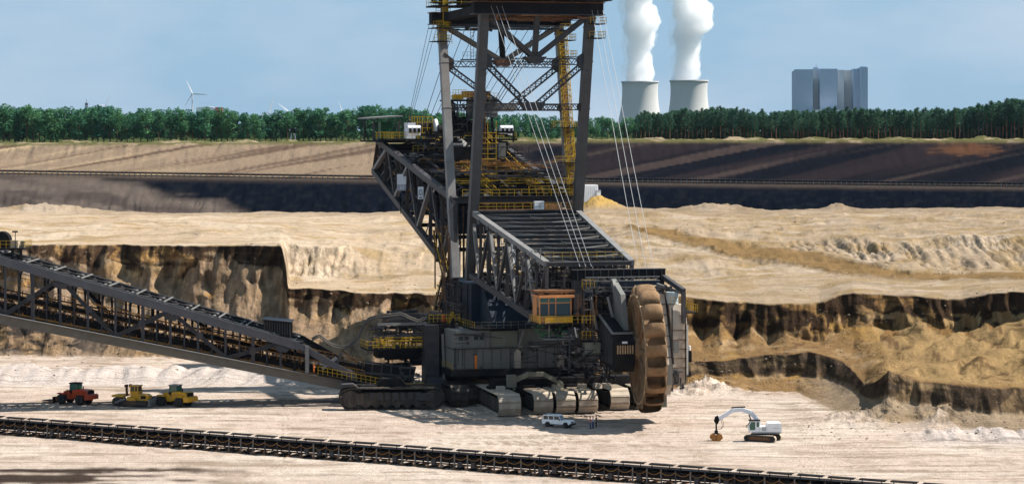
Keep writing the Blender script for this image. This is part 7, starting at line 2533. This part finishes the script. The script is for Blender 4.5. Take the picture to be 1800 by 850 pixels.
MB().prism([(-0.55, 1.425), (0.58, 1.425), (0.58, 2.3), (-0.55, 2.2)], 'y', -1.3, 0.2).build('side_box', 'white_paint', ex)
for k in range(4):
    MB().box((-0.3, -1.315, 1.6 + k * 0.15), (0.4, -1.301, 1.68 + k * 0.15)).build('louvre', 'grey_plastic', ex)
for k in range(8):
    MB().box((1.35 + k * 0.12, -1.335, 1.98), (1.35 + k * 0.12 + 0.075, -1.321, 2.07 if k % 3 else 2.1)).build('lettering', 'sign_grey', ex)
MB().prism([(-2.15, 1.425), (-0.6, 1.425), (-0.6, 3.05), (-1.9, 3.05), (-2.3, 2.4)], 'y', -1.33, -0.33).build('cab', 'sign_white', ex)
MB().prism([(-2.0, 1.75), (-1.25, 1.75), (-1.25, 2.92), (-1.85, 2.92), (-2.12, 2.4)], 'y', -1.36, -1.331).build('cab_door_glass', 'glass_green', ex)
MB().prism([(-1.05, 2.2), (-0.68, 2.2), (-0.68, 2.92), (-1.05, 2.92)], 'y', -1.36, -1.331).build('cab_window', 'glass_green', ex)
MB().add([(-2.33, -1.25, 2.38), (-2.33, -0.4, 2.38), (-1.93, -0.4, 3.0), (-1.93, -1.25, 3.0), (-2.3, -1.25, 2.36), (-2.3, -0.4, 2.36), (-1.9, -0.4, 2.98), (-1.9, -1.25, 2.98)],
         [(0, 1, 2, 3), (7, 6, 5, 4), (0, 4, 5, 1), (1, 5, 6, 2), (2, 6, 7, 3), (3, 7, 4, 0)]).build('windscreen', 'glass_green', ex)
MB().box((-2.15, -1.42, 3.06), (-0.5, -0.25, 3.18)).build('cab_roof', 'black', ex)
MB().box((-2.55, -1.42, 2.1), (-2.46, -1.3, 2.5)).build('mirror', 'black', ex)
bp_ = [(-0.4, 2.0), (-1.05, 3.4), (-1.8, 4.15), (-3.1, 4.55), (-4.4, 4.45)]
bpt = [Vector((a, 0.25, b_)) for a, b_ in bp_]
for (a, b_), h in zip(zip(bpt[:-1], bpt[1:]), (0.62, 0.66, 0.6, 0.5)):
    beam('boom', a, b_, 0.5, h, 'sign_white', ex)
beam('boom_cylinder', (-1.2, 0.6, 1.6), (-2.0, 0.6, 3.8), 0.2, 0.2, 'grey_plastic', ex)
beam('arm', (-4.3, 0.25, 4.55), (-6.7, 0.25, 3.05), 0.42, 0.55, 'sign_white', ex)
beam('arm_cylinder', (-2.6, 0.25, 4.95), (-4.6, 0.25, 4.85), 0.18, 0.18, 'black', ex)
beam('arm_cylinder', (-4.4, 0.25, 4.25), (-6.0, 0.25, 3.35), 0.16, 0.16, 'black', ex)
MB().prism([(-6.4, 3.0), (-6.6, 3.7), (-7.0, 3.5), (-7.2, 2.9), (-6.9, 2.4), (-6.6, 2.5)], 'y', 0.0, 0.5).build('arm_linkage', 'black', ex)
beam('grab_hanger', (-6.85, 0.25, 2.5), (-6.85, 0.25, 1.2), 0.22, 0.22, 'black', ex)
MB().box((-7.1, 0.0, 1.0), (-6.6, 0.5, 1.5)).build('grab_rotator', 'black', ex)
for s in (-1, 1):
    MB().prism([(-6.85 + s * 0.03, 0.05), (-6.85 + s * 0.55, 0.06), (-6.85 + s * 0.95, 0.42), (-6.85 + s * 0.8, 0.9), (-6.85 + s * 0.35, 1.05), (-6.85 + s * 0.05, 0.85)], 'y', -0.4, 0.9).build('grab_shell', 'orange_rust', ex)
    beam('grab_arm', (-6.85 + s * 0.12, 0.25, 1.1), (-6.85 + s * 0.6, 0.25, 0.95), 0.16, 0.16, 'black', ex)
for k in range(2):
    MB().tube([(-6.2 + k * 0.25, 0.3, 3.2), (-5.9 + k * 0.2, 0.3, 2.2), (-6.2, 0.3, 1.7), (-6.7, 0.3, 1.7)], 0.035, 5).build('hose', 'rubber', ex)

# ------------------------------------------------------------------ people
def skin_mesh(name, pts, edges, m, parent=None):
    me = bpy.data.meshes.new(name)
    me.from_pydata([p[:3] for p in pts], edges, [])
    o = link(name, me, parent)
    sk = o.modifiers.new('skin', 'SKIN')
    sk.use_smooth_shade = True
    for i, p in enumerate(pts):
        r = p[3] if isinstance(p[3], tuple) else (p[3], p[3])
        me.skin_vertices[0].data[i].radius = r
        me.skin_vertices[0].data[i].use_root = (i == 0)
    sb = o.modifiers.new('smooth', 'SUBSURF')
    sb.levels = 1
    sb.render_levels = 1
    me.materials.append(MATS[m])
    return o


def person(loc, rz, label, shirt, trousers, arms=0.0, hat=None):
    """local +x is where the figure faces; 1.76 m tall"""
    bend = arms
    S = {}
    pts = [(0, 0, 0.95, (0.15, 0.11)), (0, 0, 1.2, (0.145, 0.10)), (0, 0, 1.42, (0.18, 0.10)), (0.0, 0, 1.50, 0.065), (0.02, 0, 1.56, 0.06), (0.03, 0, 1.63, (0.082, 0.095)), (0.025, 0, 1.70, (0.075, 0.09)), (0.02, 0, 1.755, 0.04)]
    ed = [(0, 1), (1, 2), (2, 3), (3, 4), (4, 5), (5, 6), (6, 7)]

    def chain(root, seq):
        prev = root
        for p in seq:
            pts.append(p)
            ed.append((prev, len(pts) - 1))
            prev = len(pts) - 1
        return prev
    hands = []
    for s in (-1, 1):
        chain(0, [(0, s * 0.1, 0.88, 0.088), (0.02, s * 0.12, 0.5, 0.06), (0.0, s * 0.13, 0.1, 0.045), (0.0, s * 0.13, 0.045, 0.04), (0.13, s * 0.14, 0.03, 0.035), (0.19, s * 0.145, 0.028, 0.025)])
        w = chain(2, [(0, s * 0.19, 1.41, 0.062), (-0.02 + 0.05 * bend, s * 0.25, 1.14, 0.046), (0.08 + 0.24 * bend, s * (0.26 - 0.08 * bend), 0.92 + 0.16 * bend, 0.033), (0.10 + 0.29 * bend, s * (0.26 - 0.09 * bend), 0.86 + 0.18 * bend, 0.035)])
        hp = pts[w]
        for q, (dy, L) in enumerate(((-0.027, 0.075), (-0.009, 0.085), (0.009, 0.08), (0.027, 0.065))):
            chain(w, [(hp[0] + 0.02, hp[1] + dy, hp[2] - 0.04, 0.0095), (hp[0] + 0.035, hp[1] + dy, hp[2] - 0.04 - L * 0.55, 0.009), (hp[0] + 0.03, hp[1] + dy, hp[2] - 0.04 - L, 0.008)])
        chain(w, [(hp[0] + 0.03, hp[1] - s * 0.035, hp[2] - 0.005, 0.01), (hp[0] + 0.05, hp[1] - s * 0.045, hp[2] - 0.045, 0.0095)])
    chain(5, [(0.115, 0, 1.615, 0.014)])                     # nose
    chain(5, [(0.02, 0.085, 1.63, 0.018)])                   # ears
    chain(5, [(0.02, -0.085, 1.63, 0.018)])
    o = skin_mesh('person', pts, ed, 'skin')
    o.location = loc
    o.rotation_euler = (0, 0, rz)
    tag(o, label, 'person', 'people standing by the parked car')
    for s in (-1, 1):
        MB().lathe([(0.004, 0.0), (0.013, 0.004), (0.004, 0.008)], 8, (0.105, s * 0.034, 1.645), 'x').build('eye', 'hair', o)
    MB().box((0.108, -0.026, 1.572), (0.116, 0.026, 1.58)).build('mouth', 'cloth_red', o)
    hp_ = [(0.01, 0, 1.70, (0.092, 0.10)), (0.01, 0, 1.765, (0.065, 0.075)), (-0.05, 0, 1.66, (0.07, 0.085))]
    skin_mesh('hair', hp_, [(0, 1), (0, 2)], hat or 'hair', o)
    sp = [(0, 0, 0.97, (0.165, 0.125)), (0, 0, 1.2, (0.16, 0.115)), (0, 0, 1.42, (0.195, 0.115)), (0, 0, 1.475, 0.085)]
    se = [(0, 1), (1, 2), (2, 3)]
    for s in (-1, 1):
        n0 = len(sp)
        sp += [(0, s * 0.19, 1.41, 0.078), (-0.02 + 0.05 * bend, s * 0.25, 1.14, 0.06), (0.07 + 0.22 * bend, s * (0.26 - 0.08 * bend), 0.96 + 0.14 * bend, 0.045)]
        se += [(2, n0), (n0, n0 + 1), (n0 + 1, n0 + 2)]
    skin_mesh('shirt', sp, se, shirt, o)
    tp_ = [(0, 0, 0.97, (0.16, 0.12))]
    te = []
    for s in (-1, 1):
        n0 = len(tp_)
        tp_ += [(0, s * 0.1, 0.86, 0.1), (0.02, s * 0.12, 0.5, 0.075), (0.0, s * 0.13, 0.1, 0.062)]
        te += [(0, n0), (n0, n0 + 1), (n0 + 1, n0 + 2)]
        MB().prism([(-0.08, 0.0), (0.2, 0.0), (0.19, 0.05), (0.06, 0.1), (-0.07, 0.1)], 'y', s * 0.135 - 0.05, s * 0.135 + 0.05).build('shoe', 'cloth_black', o)
    skin_mesh('trousers', tp_, te, trousers, o)
    return o


q = G(1037.5, 752)
person((q.x, q.y, 0), math.radians(20), 'person in red top and blue jeans nearest the white car', 'cloth_red', 'denim')
q = G(1042.5, 751.5)
person((q.x, q.y, 0), math.radians(150), 'person in pale shirt and blue jeans between two others', 'cloth_white', 'denim', 0.5)
q = G(1048, 750)
person((q.x, q.y, 0), math.radians(200), 'person dressed in black standing at the right of the group', 'cloth_black', 'cloth_black', 0.3)
# worker on the bridge walkway
wz = NB_(552, False, 1.26) + Vector((0, -0.5, 0))
w_ = person(wz, math.radians(-20), 'worker in orange overalls on the bridge walkway', 'orange_bright', 'orange_bright', 0.3, 'yellow_paint')
del w_['group']

# ------------------------------------------------------------------ loose things on the floor
def clod(loc, s, seed):
    R = random.Random(seed)
    bm = bmesh.new()
    bmesh.ops.create_icosphere(bm, subdivisions=1, radius=1.0)
    for v in bm.verts:
        v.co *= R.uniform(0.7, 1.15)
        v.co.z *= 0.7
    me = bpy.data.meshes.new('clods')
    bm.to_mesh(me)
    bm.free()
    return me


cl_me = [clod(None, 1, 300 + i) for i in range(5)]
allv, allf = [], []
Rk = random.Random(12)


def scatter(n, f):
    for i in range(n):
        p, s = f()
        me = Rk.choice(cl_me)
        a = Rk.uniform(0, 6.28)
        o_ = len(allv)
        for v in me.vertices:
            x, y = v.co.x * math.cos(a) - v.co.y * math.sin(a), v.co.x * math.sin(a) + v.co.y * math.cos(a)
            allv.append((p[0] + x * s, p[1] + y * s, p[2] + v.co.z * s))
        allf.extend(tuple(k + o_ for k in pl.vertices) for pl in me.polygons)


def on_grid(px0, px1, d0, d1, s0, s1):
    def f():
        while True:
            c = Rk.randint(int(np.searchsorted(GPX, px0)), int(np.searchsorted(GPX, px1)) - 1)
            col = GRID[:, c]
            rr = np.nonzero((col[:, 1] > d0) & (col[:, 1] < d1))[0]
            if len(rr):
                p = col[Rk.choice(list(rr))]
                return (p[0] + Rk.uniform(-0.3, 0.3), p[1] + Rk.uniform(-0.2, 0.2), p[2]), Rk.uniform(s0, s1) ** 1.0
    return f


scatter(90, on_grid(-100, 640, 462, 486, 0.08, 0.28))
scatter(160, on_grid(1400, 1850, 376, 412, 0.06, 0.28))
scatter(150, on_grid(1180, 1500, 440, 470, 0.08, 0.32))
scatter(200, on_grid(-100, 800, 490, 540, 0.1, 0.4))
scatter(110, on_grid(1150, 1850, 470, 484, 0.08, 0.3))
scatter(260, on_grid(-100, 1900, 345, 440, 0.05, 0.16))
scatter(160, on_grid(500, 1900, 500, 720, 0.08, 0.3))
me = bpy.data.meshes.new('clods')
me.from_pydata(allv, [], allf)
me.materials.append(MATS['clod'])
tag(link('clods', me), 'loose clods and stones scattered over floor and slopes', 'clods', None, 'stuff')
# black drum by the right bank
pg = P(1212, 632, 455)
dr = empty('signal_post', (pg.x, pg.y, pg.z - 0.4), 0, 'small dark post with white top on the bank right of the wheel', 'post')
MB().lathe([(0.1, 0), (0.42, 0.02), (0.42, 2.0), (0.1, 2.05)], 12).build('post_drum', 'black', dr)
MB().lathe([(0.1, 2.05), (0.2, 2.1), (0.2, 2.9), (0.05, 2.95)], 10).build('post_cap', 'white_paint', dr)

# ------------------------------------------------------------------ summer haze
mh = bpy.data.materials.new('haze_air')
mh.use_nodes = True
mh.node_tree.nodes.clear()
mo = mh.node_tree.nodes.new('ShaderNodeOutputMaterial')
pv = mh.node_tree.nodes.new('ShaderNodeVolumePrincipled')
pv.inputs['Color'].default_value = (0.60, 0.80, 1.0, 1)
pv.inputs['Density'].default_value = 0.000007
pv.inputs['Anisotropy'].default_value = 0.2
mh.node_tree.links.new(pv.outputs['Volume'], mo.inputs['Volume'])
hz = MB().box((-3600, -60, -6), (3600, 9100, 330))
hm = hz.mesh('haze', None)
hm.materials.append(mh)
ho_ = link('haze', hm, None, 'stuff')
tag(ho_, 'pale blue summer haze over the whole mine', 'haze', None, 'stuff')
